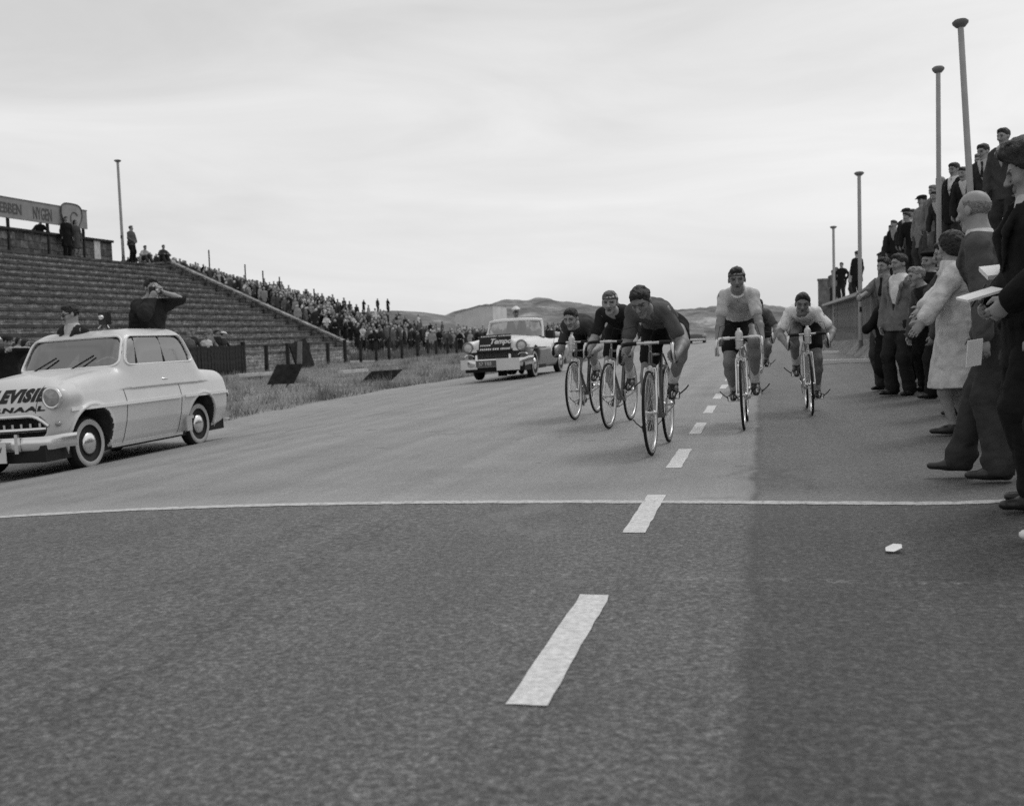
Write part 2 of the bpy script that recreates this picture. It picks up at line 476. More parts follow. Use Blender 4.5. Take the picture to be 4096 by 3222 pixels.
def asphalt():
    m = bpy.data.materials.new('asphalt'); m.use_nodes = True; nt = m.node_tree; b = nt.nodes['Principled BSDF']
    tc = N(nt, 'ShaderNodeTexCoord'); P = tc.outputs['Object']
    sp = N(nt, 'ShaderNodeSeparateXYZ'); nt.links.new(P, sp.inputs[0]); x, y = sp.outputs[0], sp.outputs[1]
    wob = mth(nt, 'MULTIPLY', mth(nt, 'SUBTRACT', noise(nt, P, 2.2, 3), 0.5), 0.10)
    # the right-hand lane was relaid in a darker, coarser mix; the surface past the finish is older and paler
    seam = mth(nt, 'ADD', x, wob)
    right = mapr(nt, seam, -0.085, -0.035, 0, 1)
    past = mapr(nt, mth(nt, 'ADD', y, mth(nt, 'MULTIPLY', wob, 0.4)), 6.05, 6.16, 0, 1)
    near = mixc(nt, right, 0.118, 0.076); far = mixc(nt, right, 0.25, 0.118)
    base = mixc(nt, past, near, far)
    grit = ramp(nt, noise(nt, P, 46, 7, 0.82), [(0.34, 0.22), (0.5, 0.85), (0.66, 2.2)])
    grit2 = ramp(nt, noise(nt, P, 20, 5, 0.75), [(0.3, 0.60), (0.7, 1.42)])
    blotch = ramp(nt, noise(nt, P, 1.1, 5, 0.6), [(0.3, 0.86), (0.7, 1.13)])
    mps = N(nt, 'ShaderNodeMapping'); mps.inputs['Scale'].default_value = (2.2, 0.05, 1); nt.links.new(P, mps.inputs[0])
    streak = ramp(nt, noise(nt, mps.outputs[0], 1.3, 5, 0.6), [(0.3, 0.82), (0.7, 1.14)])
    c = base
    calm = mth(nt, 'MULTIPLY', past, mth(nt, 'SUBTRACT', 0.75, mth(nt, 'MULTIPLY', right, 0.45)))
    for q in (mixc(nt, calm, grit, 1.0), mixc(nt, calm, grit2, 1.0), blotch, streak): c = mixc(nt, 1.0, c, q, 'MULTIPLY')
    # a chalky dust band on the far side of the finish line
    dust = mth(nt, 'MULTIPLY', mapr(nt, y, 6.15, 6.75, 1, 0), past)
    c = mixc(nt, mth(nt, 'MULTIPLY', dust, 0.16), c, 0.6)
    # tar seam along the joint and a wandering crack in the left lane
    sm = mth(nt, 'ABSOLUTE', mth(nt, 'ADD', seam, 0.06))
    tar = mth(nt, 'MULTIPLY', mapr(nt, sm, 0.0, 0.05, 0.55, 0), ramp(nt, noise(nt, P, 1.5, 4), [(0.42, 0), (0.6, 1)]))
    c = mixc(nt, tar, c, 0.03)
    cw = mth(nt, 'MULTIPLY', mth(nt, 'SUBTRACT', noise(nt, P, 1.4, 6, 0.7), 0.5), 0.9)
    ck = mth(nt, 'ABSOLUTE', mth(nt, 'ADD', mth(nt, 'ADD', x, 1.92), cw))
    crack = mth(nt, 'MULTIPLY', mapr(nt, ck, 0.0, 0.022, 0.6, 0), mapr(nt, y, 5.2, 5.9, 1, 0))
    c = mixc(nt, crack, c, 0.03)
    old = mth(nt, 'MULTIPLY', mapr(nt, mth(nt, 'ABSOLUTE', mth(nt, 'SUBTRACT', y, 4.22)), 0.0, 0.05, 0.55, 0), ramp(nt, noise(nt, P, 9, 5, 0.8), [(0.52, 0), (0.64, 1)]))
    c = mixc(nt, mth(nt, 'MULTIPLY', old, mapr(nt, x, -1.6, -1.3, 0, 1)), c, 0.5)      # remains of an older chalk line
    stain = ramp(nt, noise(nt, P, 0.55, 6, 0.62, 1.5), [(0.60, 0), (0.68, 0.35)])
    c = mixc(nt, mth(nt, 'MULTIPLY', stain, mth(nt, 'SUBTRACT', 1.0, past)), c, 0.24)
    oil = ramp(nt, noise(nt, P, 0.8, 6, 0.6, 2.0), [(0.30, 0.5), (0.37, 0)])
    c = mixc(nt, oil, c, 0.05)
    nt.links.new(c, b.inputs['Base Color'])
    b.inputs['Roughness'].default_value = 0.62; b.inputs['Specular IOR Level'].default_value = 0.42
    bp = N(nt, 'ShaderNodeBump'); bp.inputs['Strength'].default_value = 0.75; bp.inputs['Distance'].default_value = 0.012
    hgt = mth(nt, 'ADD', noise(nt, P, 85, 5, 0.75), mth(nt, 'MULTIPLY', noise(nt, P, 26, 4, 0.7), 0.6))
    nt.links.new(hgt, bp.inputs['Height']); nt.links.new(bp.outputs[0], b.inputs['Normal'])
    return m

def turf():
    m = bpy.data.materials.new('dune_turf'); m.use_nodes = True; nt = m.node_tree; b = nt.nodes['Principled BSDF']
    tc = N(nt, 'ShaderNodeTexCoord'); P = tc.outputs['Object']
    sp = N(nt, 'ShaderNodeSeparateXYZ'); nt.links.new(P, sp.inputs[0]); y = sp.outputs[1]
    g = ramp(nt, noise(nt, P, 0.9, 8, 0.7), [(0.28, 0.16), (0.5, 0.28), (0.72, 0.40)])
    g2 = ramp(nt, noise(nt, P, 9, 5, 0.7), [(0.3, 0.6), (0.7, 1.3)])
    grass = mixc(nt, 1.0, g, g2, 'MULTIPLY')
    mp_ = N(nt, 'ShaderNodeMapping'); mp_.inputs['Scale'].default_value = (0.045, 0.03, 0.22); nt.links.new(P, mp_.inputs[0])
    scrub = ramp(nt, noise(nt, mp_.outputs[0], 1.6, 9, 0.68, 0.8), [(0.36, 0.10), (0.50, 0.20), (0.57, 0.26), (0.64, 0.42)])
    sc2 = ramp(nt, noise(nt, P, 0.7, 6, 0.7), [(0.3, 0.65), (0.7, 1.25)])
    scrub = mixc(nt, 1.0, scrub, sc2, 'MULTIPLY')
    c = mixc(nt, mapr(nt, y, 100, 135, 0, 1), grass, scrub)
    nt.links.new(c, b.inputs['Base Color']); b.inputs['Roughness'].default_value = 0.95; b.inputs['Specular IOR Level'].default_value = 0.1
    bp = N(nt, 'ShaderNodeBump'); bp.inputs['Strength'].default_value = 0.8; bp.inputs['Distance'].default_value = 0.08
    nt.links.new(noise(nt, P, 11, 6, 0.7), bp.inputs['Height']); nt.links.new(bp.outputs[0], b.inputs['Normal'])
    return m

def masonry(name, uax, w_, h_, lo, hi, joint, big=1.0):
    """coursed rough stone; uax: world axis that runs along the courses (x or y)"""
    m = bpy.data.materials.new(name); m.use_nodes = True; nt = m.node_tree; b = nt.nodes['Principled BSDF']
    tc = N(nt, 'ShaderNodeTexCoord'); P = tc.outputs['Object']
    sp = N(nt, 'ShaderNodeSeparateXYZ'); nt.links.new(P, sp.inputs[0])
    cb = N(nt, 'ShaderNodeCombineXYZ'); nt.links.new(sp.outputs[uax], cb.inputs[0]); nt.links.new(sp.outputs[2], cb.inputs[1])
    nv = N(nt, 'ShaderNodeTexNoise'); nv.inputs['Scale'].default_value = 2.6; nv.inputs['Detail'].default_value = 3; nt.links.new(P, nv.inputs['Vector'])
    vm = N(nt, 'ShaderNodeVectorMath', operation='SCALE'); nt.links.new(nv.outputs['Color'], vm.inputs[0]); vm.inputs['Scale'].default_value = 0.16
    va = N(nt, 'ShaderNodeVectorMath', operation='ADD'); nt.links.new(cb.outputs[0], va.inputs[0]); nt.links.new(vm.outputs[0], va.inputs[1])
    bt = N(nt, 'ShaderNodeTexBrick'); bt.inputs['Scale'].default_value = 1.0
    for k, v in (('Brick Width', w_), ('Row Height', h_), ('Mortar Size', 0.012), ('Bias', 0.0)): bt.inputs[k].default_value = v
    bt.inputs['Color1'].default_value = (lo, lo, lo, 1); bt.inputs['Color2'].default_value = (hi, hi, hi, 1); bt.inputs['Mortar'].default_value = (joint,) * 3 + (1,)
    nt.links.new(va.outputs[0], bt.inputs['Vector'])
    g = ramp(nt, noise(nt, P, 5 * big, 6, 0.7), [(0.3, 0.42), (0.5, 0.85), (0.72, 1.75)])
    st = ramp(nt, noise(nt, P, 0.5, 5, 0.6), [(0.3, 0.8), (0.7, 1.15)])
    c = mixc(nt, 1.0, mixc(nt, 1.0, bt.outputs['Color'], g, 'MULTIPLY'), st, 'MULTIPLY')
    nt.links.new(c, b.inputs['Base Color']); b.inputs['Roughness'].default_value = 0.9; b.inputs['Specular IOR Level'].default_value = 0.2
    bp = N(nt, 'ShaderNodeBump'); bp.inputs['Strength'].default_value = 0.9; bp.inputs['Distance'].default_value = 0.03
    hh = mth(nt, 'SUBTRACT', noise(nt, P, 9, 4), bt.outputs['Fac']); nt.links.new(hh, bp.inputs['Height']); nt.links.new(bp.outputs[0], b.inputs['Normal'])
    return m

M['asphalt'] = asphalt(); M['turf'] = turf()
M['paint'] = mat('road_paint', 0.60, 0.75, 0.3, noise=(44, 0.22, 8), bump=(70, 0.4))
def worn_paint():
    m = bpy.data.materials.new('worn_line_paint'); m.use_nodes = True; nt = m.node_tree; b = nt.nodes['Principled BSDF']
    P = N(nt, 'ShaderNodeTexCoord').outputs['Object']
    c = ramp(nt, noise(nt, P, 30, 7, 0.75), [(0.34, 0.14), (0.48, 0.46), (0.7, 0.62)])
    nt.links.new(c, b.inputs['Base Color']); b.inputs['Roughness'].default_value = 0.8
    return m
M['worn'] = worn_paint()
M['stone_y'] = masonry('terrace_stone', 1, 0.52, 0.15, 0.28, 0.40, 0.17, 0.8)
M['stone_x'] = masonry('end_wall_stone', 0, 0.40, 0.22, 0.10, 0.24, 0.03)
M['stone_wall'] = masonry('back_wall_stone', 1, 0.55, 0.33, 0.07, 0.17, 0.03)
M['concrete'] = mat('weathered_concrete', 0.17, 0.9, 0.2, noise=(3.5, 0.35, 6), bump=(12, 0.3))
M['coping'] = masonry('coping_stone', 0, 0.42, 0.5, 0.22, 0.34, 0.06)
M['dark_wood'] = mat('tarred_wood', 0.03, 0.85, 0.2, noise=(6, 0.5, 6), bump=(18, 0.4))
M['plank_a'] = mat('grey_plank', 0.20, 0.85, 0.2, noise=(5, 0.3, 6), bump=(20, 0.3))
M['plank_b'] = mat('dark_grey_plank', 0.12, 0.85, 0.2, noise=(5, 0.3, 6), bump=(20, 0.3))
M['plank_white'] = mat('pale_plank', 0.50, 0.85, 0.2, noise=(6, 0.2, 5), bump=(20, 0.2))
M['pole'] = mat('grey_pole_paint', 0.36, 0.6, 0.3, noise=(3, 0.12, 5))
M['board'] = mat('hoarding_paint', 0.24, 0.75, 0.3, noise=(2.5, 0.12, 5))
M['board_letter'] = mat('hoarding_letter', 0.09, 0.75, 0.3, noise=(8, 0.3))
M['white_paint'] = mat('white_gloss_paint', 0.75, 0.5, 0.4, noise=(5, 0.06))

# ------------------------------------------------------------------ ground, road, markings
xs = np.unique(np.concatenate([np.arange(-64, -8, 0.7), np.arange(-8, 5.01, 0.5), np.array([5, 6, 8, 11, 15, 20, 26, 34, 45, 60, 80, 110, 150, 220, 330, 500]), -np.array([66, 69, 73, 78, 84, 92, 102, 115, 130, 150, 180, 220, 300, 400, 500])]))
ys = np.unique(np.concatenate([np.array([-60, -30, -15, -8, -4]), np.arange(0, 70, 0.7), np.arange(70, 340, 2.0), np.array([350, 365, 390, 430, 500, 600, 800])]))
V, F = grid_mesh(xs, ys, zg)
on = (V[:, 0] > edge_x(V[:, 1]) + 0.1) & (V[:, 0] < RIGHT_X - 0.1) & (V[:, 1] < 128) & (V[:, 1] > -29)
V[:, 2] -= np.where(on, 0.10, 0.0)
terrain = link_mesh('terrain', np_mesh('terrain', V, F, [M['turf']])); tag(terrain, kind='structure')
ry = np.unique(np.concatenate([np.arange(-28, 60, 0.5), np.arange(60, 130, 2)])); tt = np.linspace(0, 1, 60)
TT, YY = np.meshgrid(tt, ry, indexing='ij'); ex = edge_x(YY) + 0.10 * np.sin(YY * 1.7) * np.sin(YY * 0.6)
XX = ex + (RIGHT_X + 0.12 - ex) * TT
V = np.stack([XX, YY, zg(np.minimum(XX, RIGHT_X - 0.1), YY) + 0.004 + 0.045 * ((XX < RIGHT_X) * 1.0)], -1)
V[..., 2] = zg(np.clip(XX, -50, RIGHT_X - 0.12), YY) + 0.004
V = V.reshape(-1, 3); n, k = len(tt), len(ry)
i, j = np.meshgrid(np.arange(n - 1), np.arange(k - 1), indexing='ij'); a = (i * k + j).ravel()
road = link_mesh('road', np_mesh('road', V, np.stack([a, a + k, a + k + 1, a + 1], 1), [M['asphalt']])); tag(road, kind='structure')

def road_patch(name, x0, x1, y0, y1, nx, ny, m, dz, ragged=0.0, seed=0):
    rs = np.random.RandomState(seed); X, Y = np.meshgrid(np.linspace(x0, x1, nx), np.linspace(y0, y1, ny), indexing='ij')
    X = X.copy(); Y = Y.copy()
    X[0] += rs.uniform(-1, 1, ny) * ragged; X[-1] += rs.uniform(-1, 1, ny) * ragged * 1.6
    Y[:, 0] += rs.uniform(-1, 1, nx) * ragged; Y[:, -1] += rs.uniform(-1, 1, nx) * ragged
    V = np.stack([X, Y, zg(X, Y) + dz], -1).reshape(-1, 3)
    i, j = np.meshgrid(np.arange(nx - 1), np.arange(ny - 1), indexing='ij'); a = (i * ny + j).ravel()
    o = link_mesh(name, np_mesh(name, V, np.stack([a, a + ny, a + ny + 1, a + 1], 1), [m], smooth=False)); return o
for q in range(-3, 22):
    y0 = 2.71 + 2.435 * q
    o = road_patch('lane_marking', -0.685, -0.575, y0, y0 + 1.2, 4, 14, M['paint'], 0.007, 0.003, q + 9)
    tag(o, kind='structure')
o = road_patch('finish_line', -7.5, 2.45, 6.03, 6.135, 160, 3, M['worn'], 0.007, 0.008, 5); tag(o, kind='structure')

# ------------------------------------------------------------------ grass on the left verge
def grass_blades(n, seed, xr, yr, hmin, hmax, wid, tuft=0.0, keep=None, name='grass', v=0.16):
    rs = np.random.RandomState(seed)
    u = rs.uniform(0, 1, n); Y = yr[0] + (yr[1] - yr[0]) * u ** 1.8
    X = rs.uniform(xr[0], xr[1], n)
    if tuft:
        c = rs.randint(0, max(n // 60, 1), n); cx = rs.uniform(xr[0], xr[1], n // 60 + 1); cyy = yr[0] + (yr[1] - yr[0]) * rs.uniform(0, 1, n // 60 + 1) ** 1.5
        X = cx[c] + rs.normal(0, tuft, n); Y = cyy[c] + rs.normal(0, tuft, n)
    ok = X < edge_x(Y) - 0.02 + 0.12 * np.sin(Y * 2.3) * np.sin(Y * 0.7)
    if keep is not None: ok &= keep(X, Y)
    X, Y = X[ok], Y[ok]; n = len(X)
    pat = 0.55 + 0.75 * np.clip(0.5 + 0.5 * np.sin(X * 1.3 + 2 * np.sin(Y * 0.5)) * np.sin(Y * 0.9 + X * 0.3), 0, 1)
    h = rs.uniform(hmin, hmax, n) * pat; ang = rs.uniform(0, 6.28, n); w_ = wid * rs.uniform(0.7, 1.4, n) * (1 + Y / 45)
    lean = rs.normal(0, 0.35, (n, 2)) * h[:, None]
    Z = zg(X, Y); dx, dy = np.cos(ang) * w_ / 2, np.sin(ang) * w_ / 2
    A = np.stack([X - dx, Y - dy, Z - 0.02], 1); B = np.stack([X + dx, Y + dy, Z - 0.02], 1)
    C_ = np.stack([X + lean[:, 0], Y + lean[:, 1], Z + h], 1)
    V = np.stack([A, B, C_], 1).reshape(-1, 3); F = np.arange(3 * n).reshape(-1, 3)
    o = link_mesh(name, np_mesh(name, V, F, [mat('blade_%03d' % int(v * 1000), v, 0.85, 0.15, noise=(0.8, 0.35, 5))], smooth=False))
    return tag(o, kind='stuff')
off_board = lambda X, Y: ~((Y > 60) & (X < -26)) & (X > -20.6)
grass_blades(100000, 1, (-20.5, -8.2), (9, 70), 0.05, 0.17, 0.011, keep=off_board, v=0.36)
grass_blades(9000, 2, (-20.5, -8.4), (10, 75), 0.12, 0.36, 0.014, 0.16, keep=off_board, name='tall_grass_tufts', v=0.26)
grass_blades(9000, 8, (-10.6, -8.4), (9, 60), 0.06, 0.20, 0.012, keep=lambda X, Y: X > edge_x(Y) - 0.45, name='edge_grass', v=0.17)  # blades kept darker: the shadow line along the asphalt put into their colour
grass_blades(30000, 3, (-40, -20.5), (56, 112), 0.15, 0.55, 0.022, 0.6, keep=lambda X, Y: (Y > 56), name='bank_grass', v=0.16)
# ------------------------------------------------------------------ people
A3 = lambda *p: np.array(p, float)
def ik(a, b, l1, l2, hint):
    d = b - a; L = np.linalg.norm(d); L2 = min(L, (l1 + l2) * 0.998); u = d / max(L, 1e-6)
    x = (l1 * l1 - l2 * l2 + L2 * L2) / (2 * L2); h = math.sqrt(max(l1 * l1 - x * x, 0))
    hv = np.asarray(hint, float); hv = hv - u * (hv @ u); hv = nrm(hv)
    return a + u * x + hv * h, a + u * L2

def head_frame(yaw, pitch, roll=0):
    y, p = R(yaw), R(pitch)
    f = A3(math.sin(y) * math.cos(p), -math.cos(y) * math.cos(p), math.sin(p))
    l = nrm(np.cross(A3(0, 0, 1), f)); u = np.cross(f, l)
    r_ = R(roll); l, u = l * math.cos(r_) + u * math.sin(r_), u * math.cos(r_) - l * math.sin(r_)
    return np.stack([l, f, u], 1)

def pose(h=1.75, lean=0, side=0, twist=0, head=(0, 0, 0), wr=(None, None), el=((1, 0.6, -0.3), (-1, 0.6, -0.3)),
         feet=((0.1, 0), (-0.1, 0)), toes=(12, -12), hip=None, lean2=None, kn=None, hand=None, thumb=None, curl=(0.5, 0.5), build=1.0):
    s = h / 1.75; J = dict(s=s, build=build)
    P = A3(0, 0, 0.94) * s if hip is None else A3(*hip)
    lean2 = lean if lean2 is None else lean2
    def sp(a): return nrm(A3(math.sin(R(side)), -math.sin(R(a)), math.cos(R(a))))
    t0, t1 = sp(lean), sp(lean2)
    J['P'] = P; J['W'] = P + 0.16 * s * t0; J['C'] = J['W'] + 0.20 * s * nrm(t0 + t1); J['N'] = J['C'] + 0.19 * s * t1
    ct, st = math.cos(R(twist)), math.sin(R(twist))
    lat = nrm(A3(ct, st, 0) - t1 * (A3(ct, st, 0) @ t1)); latp = nrm(A3(1, 0, 0) - t0 * t0[0])
    J['t0'], J['t1'], J['lat'], J['latp'] = t0, t1, lat, latp
    J['f1'] = np.cross(t1, lat) * -1; J['f1'] = J['f1'] if J['f1'][1] < 0 or abs(twist) > 80 else -J['f1']
    J['f0'] = -np.cross(t0, latp); J['f0'] = J['f0'] if J['f0'][1] < 0 else -J['f0']
    J['sh'] = [J['N'] - 0.078 * s * t1 + lat * 0.168 * s, J['N'] - 0.078 * s * t1 - lat * 0.168 * s]
    J['hp'] = [P - 0.03 * s * t0 + latp * 0.088 * s, P - 0.03 * s * t0 - latp * 0.088 * s]
    J['HR'] = head_frame(*head)
    nd = nrm(t1 + A3(0, 0, 0.7))
    J['H'] = J['N'] + nd * 0.165 * s + J['HR'][:, 1] * 0.012 * s
    J['el'], J['wr'], J['hd'], J['hn'], J['ht'] = [], [], [], [], []
    for i in (0, 1):
        sg = 1 if i == 0 else -1
        tgt = J['sh'][i] + A3(sg * 0.06, -0.07, -0.52) * s if wr[i] is None else A3(*wr[i])
        e, w_ = ik(J['sh'][i], tgt, 0.285 * s, 0.255 * s, el[i])
        J['el'].append(e); J['wr'].append(w_)
        fd = nrm(w_ - e)
        J['hd'].append(nrm(A3(*hand[i][0])) if hand and hand[i] else fd)
        J['hn'].append(nrm(A3(*hand[i][1])) if hand and hand[i] else A3(-sg, 0, 0))
        J['ht'].append(A3(*thumb[i]) if thumb and thumb[i] else A3(0, -1, 0.2))
    J['kn'], J['an'], J['toe'] = [], [], []
    for i in (0, 1):
        f = feet[i]; a = A3(f[0], f[1], 0.085 * s if len(f) < 3 else f[2])
        k, a2 = ik(J['hp'][i], a, 0.43 * s, 0.425 * s, (0.1 * (1 - 2 * i), -1, 0.1) if kn is None else kn[i])
        J['kn'].append(k); J['an'].append(a2)
        ty = R(toes[i]); J['toe'].append(A3(math.sin(ty), -math.cos(ty), 0))
    J['curl'] = curl; J['sole'] = [A3(0, 0, -1)] * 2
    return J

def torso(S, J, t=0.0, k=0.05, m=0, belly=0.0):
    s = J['s']; b = J['build']; P, W_, C, N_ = J['P'], J['W'], J['C'], J['N']
    f0, f1 = J['f0'], J['f1']
    S.cone(J['hp'][0] + J['t0'] * 0.03 * s, J['hp'][1] + J['t0'] * 0.03 * s, 0.098 * s * b + t, 0.098 * s * b + t, k, None, m=m)
    S.cone(P, W_, 0.150 * s * b + t, 0.140 * s * b + t, k, (f0, 0.76 + belly), m=m)
    S.cone(W_, C, 0.140 * s * b + t, 0.165 * s * b + t, k, (f1, 0.70 + belly), m=m)
    S.cone(C, C + (N_ - C) * 0.55, 0.165 * s * b + t, 0.135 * s * b + t, k, (f1, 0.66), m=m)
    S.cone(J['sh'][0], J['sh'][1], 0.056 * s + t * 0.5, 0.056 * s + t * 0.5, k, m=m)
    for i in (0, 1):
        S.cone(J['sh'][i], N_ + (J['H'] - N_) * 0.12, 0.052 * s + t * 0.45, 0.050 * s + t * 0.5, k, m=m)

def arm(S, J, i, t=0.0, upto=1.0, k=0.025, flare=0.0, m=0):
    s = J['s']; a, e, w_ = J['sh'][i], J['el'][i], J['wr'][i]
    if upto <= 0.5:
        q = a + (e - a) * (upto * 2)
        S.cone(a, q, 0.054 * s + t, 0.047 * s + t + flare, k, m=m); return
    S.cone(a, a + (e - a) * 0.35, 0.056 * s + t * 0.6, 0.050 * s + t, k, m=m)
    S.cone(a + (e - a) * 0.35, e, 0.049 * s + t, 0.039 * s + t, k, m=m)
    q = e + (w_ - e) * 0.3
    S.cone(e, q, 0.039 * s + t, 0.042 * s + t, k, m=m)
    S.cone(q, e + (w_ - e) * min(1, (upto - 0.5) * 2), 0.042 * s + t, 0.027 * s + t + flare, k, m=m)

def leg(S, J, i, t=0.0, upto=1.0, k=0.03, calf=1.0, m=0, flare=0.0):
    s = J['s']; h_, kn, an = J['hp'][i], J['kn'][i], J['an'][i]
    if upto <= 0.5:
        q = h_ + (kn - h_) * upto * 2
        S.cone(h_, q, 0.096 * s + t, (0.096 - 0.036 * upto * 2) * s + t + flare, k, m=m); return
    S.cone(h_, h_ + (kn - h_) * 0.4, 0.094 * s + t, 0.082 * s + t, k, m=m)
    S.cone(h_ + (kn - h_) * 0.4, kn, 0.080 * s + t, 0.056 * s + t, k, m=m)
    d = nrm(an - kn); bk = nrm(kn - h_); bk = nrm(bk - d * (bk @ d)) if abs(bk @ d) < 0.995 else A3(0, 1, 0)
    if (h_ - kn) @ d < -0.39: bk = A3(0, 1, 0)
    cm = kn + (an - kn) * 0.30 + (bk * 0.016 * s * calf if calf else 0)
    S.cone(kn, cm, 0.054 * s + t, 0.057 * s + t, k, m=m)
    S.cone(cm, kn + (an - kn) * min(1, (upto - 0.5) * 2), 0.057 * s + t, 0.036 * s + t + flare, k, m=m)

def hand_sdf(S, J, i):
    s = J['s'] * 1.04; w_, d, n = J['wr'][i], J['hd'][i], J['hn'][i]
    n = nrm(n - d * (n @ d)); b = np.cross(d, n); th = J['ht'][i]
    if b @ th < 0: b = -b
    c = J['curl'][i]
    S.cone(w_, w_ + d * 0.075 * s, 0.030 * s, 0.040 * s, 0.012, (n, 0.46))
    kn = w_ + d * 0.088 * s
    for j, (off, L) in enumerate(((0.029, 0.072), (0.010, 0.081), (-0.010, 0.076), (-0.028, 0.060))):
        p0 = kn + b * off * s - n * 0.002; a1, a2 = c * R(62), c * R(150)
        q = d + b * (off * 2.2 * (1 - c))
        d1 = nrm(q * math.cos(a1) + n * math.sin(a1)); d2 = nrm(q * math.cos(a2) + n * math.sin(a2))
        p1 = p0 + d1 * L * 0.5 * s; p2 = p1 + d2 * L * 0.5 * s
        S.cone(p0 - d * 0.02, p1, 0.0095 * s, 0.0085 * s, 0.006); S.cone(p1, p2, 0.0085 * s, 0.007 * s, 0.004)
    t0 = w_ + d * 0.025 * s + b * 0.026 * s
    t1 = t0 + nrm(d * 0.7 + b * (0.9 - 0.5 * c) + n * 0.5 * c) * 0.045 * s
    t2 = t1 + nrm(d * 0.9 + b * (0.3 - 0.5 * c) + n * 0.5 * c) * 0.035 * s
    S.cone(t0, t1, 0.014 * s, 0.011 * s, 0.012); S.cone(t1, t2, 0.011 * s, 0.008 * s, 0.006)

def head_sdf(S, J, mouth=0.0):
    s = J['s'] * J.get('hs', 1.03); H, Q = J['H'], J['HR']
    L = lambda x, f, u: H + Q @ (A3(x, f, u) * s)
    S.cone(J['N'] - J['t1'] * 0.02, L(0, -0.022, -0.05), 0.060 * s, 0.054 * s, 0.03)
    S.ell(L(0, -0.012, 0.035), (0.075 * s, 0.096 * s, 0.086 * s), Q, 0.02)
    S.cone(L(0, 0.030, 0.0), L(0, 0.046, -0.078), 0.061 * s, 0.036 * s, 0.03, (Q[:, 1], 0.9))
    S.ell(L(0, 0.066, -0.100), (0.024 * s, 0.020 * s, 0.017 * s), Q, 0.02)
    for x in (-1, 1):
        S.ell(L(0.041 * x, 0.052, -0.022), (0.024 * s, 0.022 * s, 0.020 * s), Q, 0.02)
        S.cone(L(0.012 * x, 0.086, 0.024), L(0.048 * x, 0.066, 0.026), 0.010 * s, 0.009 * s, 0.014)
    for x in (-1, 1):
        S.ell(L(0.032 * x, 0.092, 0.005), (0.017 * s, 0.016 * s, 0.011 * s), Q, 0.012, 's')
        S.ell(L(0.031 * x, 0.0725, 0.004), (0.0115 * s, 0.0125 * s, 0.0075 * s), Q, 0.004, m=1)
        S.cone(L(0.012 * x, 0.096, 0.021), L(0.047 * x, 0.077, 0.024), 0.0055 * s, 0.004 * s, 0.004, m=1)
        S.ell(L(0.078 * x, -0.012, -0.004), (0.010 * s, 0.019 * s, 0.031 * s), Q, 0.012)
        S.ell(L(0.013 * x, 0.098, -0.030), (0.010 * s, 0.012 * s, 0.009 * s), Q, 0.008)
    S.cone(L(0, 0.088, 0.012), L(0, 0.113, -0.025), 0.009 * s, 0.0125 * s, 0.014)
    S.cone(L(-0.018, 0.082, -0.056), L(0.018, 0.082, -0.056), 0.0085 * s, 0.0085 * s, 0.01, m=2)
    S.cone(L(-0.015, 0.083, -0.068 - mouth * 0.01), L(0.015, 0.083, -0.068 - mouth * 0.01), 0.009 * s, 0.009 * s, 0.008, m=2)
    if mouth: S.ell(L(0, 0.090, -0.061 - mouth * 0.006), (0.020 * s, 0.016, 0.004 + mouth * 0.008), Q, 0.006, 's', m=1)

def foot_geom(J, i):
    s = J['s']; an, t, dn = J['an'][i], J['toe'][i], J['sole'][i]
    return an + dn * 0.045 * s - t * 0.035 * s, an + dn * 0.055 * s + t * 0.165 * s

def build_body(J, vox, parent=None, name='person', skin='skin', mouth=0.0, legt=0.0):
    S = SDF(vox)
    torso(S, J)
    for i in (0, 1):
        leg(S, J, i, legt); arm(S, J, i); hand_sdf(S, J, i)
        a, b = foot_geom(J, i)
        S.cone(J['an'][i], a, 0.036 * J['s'], 0.028 * J['s'], 0.02); S.cone(a, b, 0.028 * J['s'], 0.022 * J['s'], 0.02)
    head_sdf(S, J, mouth)
    return S.build(name, [M[skin], M['dark_feature'], M['lip']], parent)

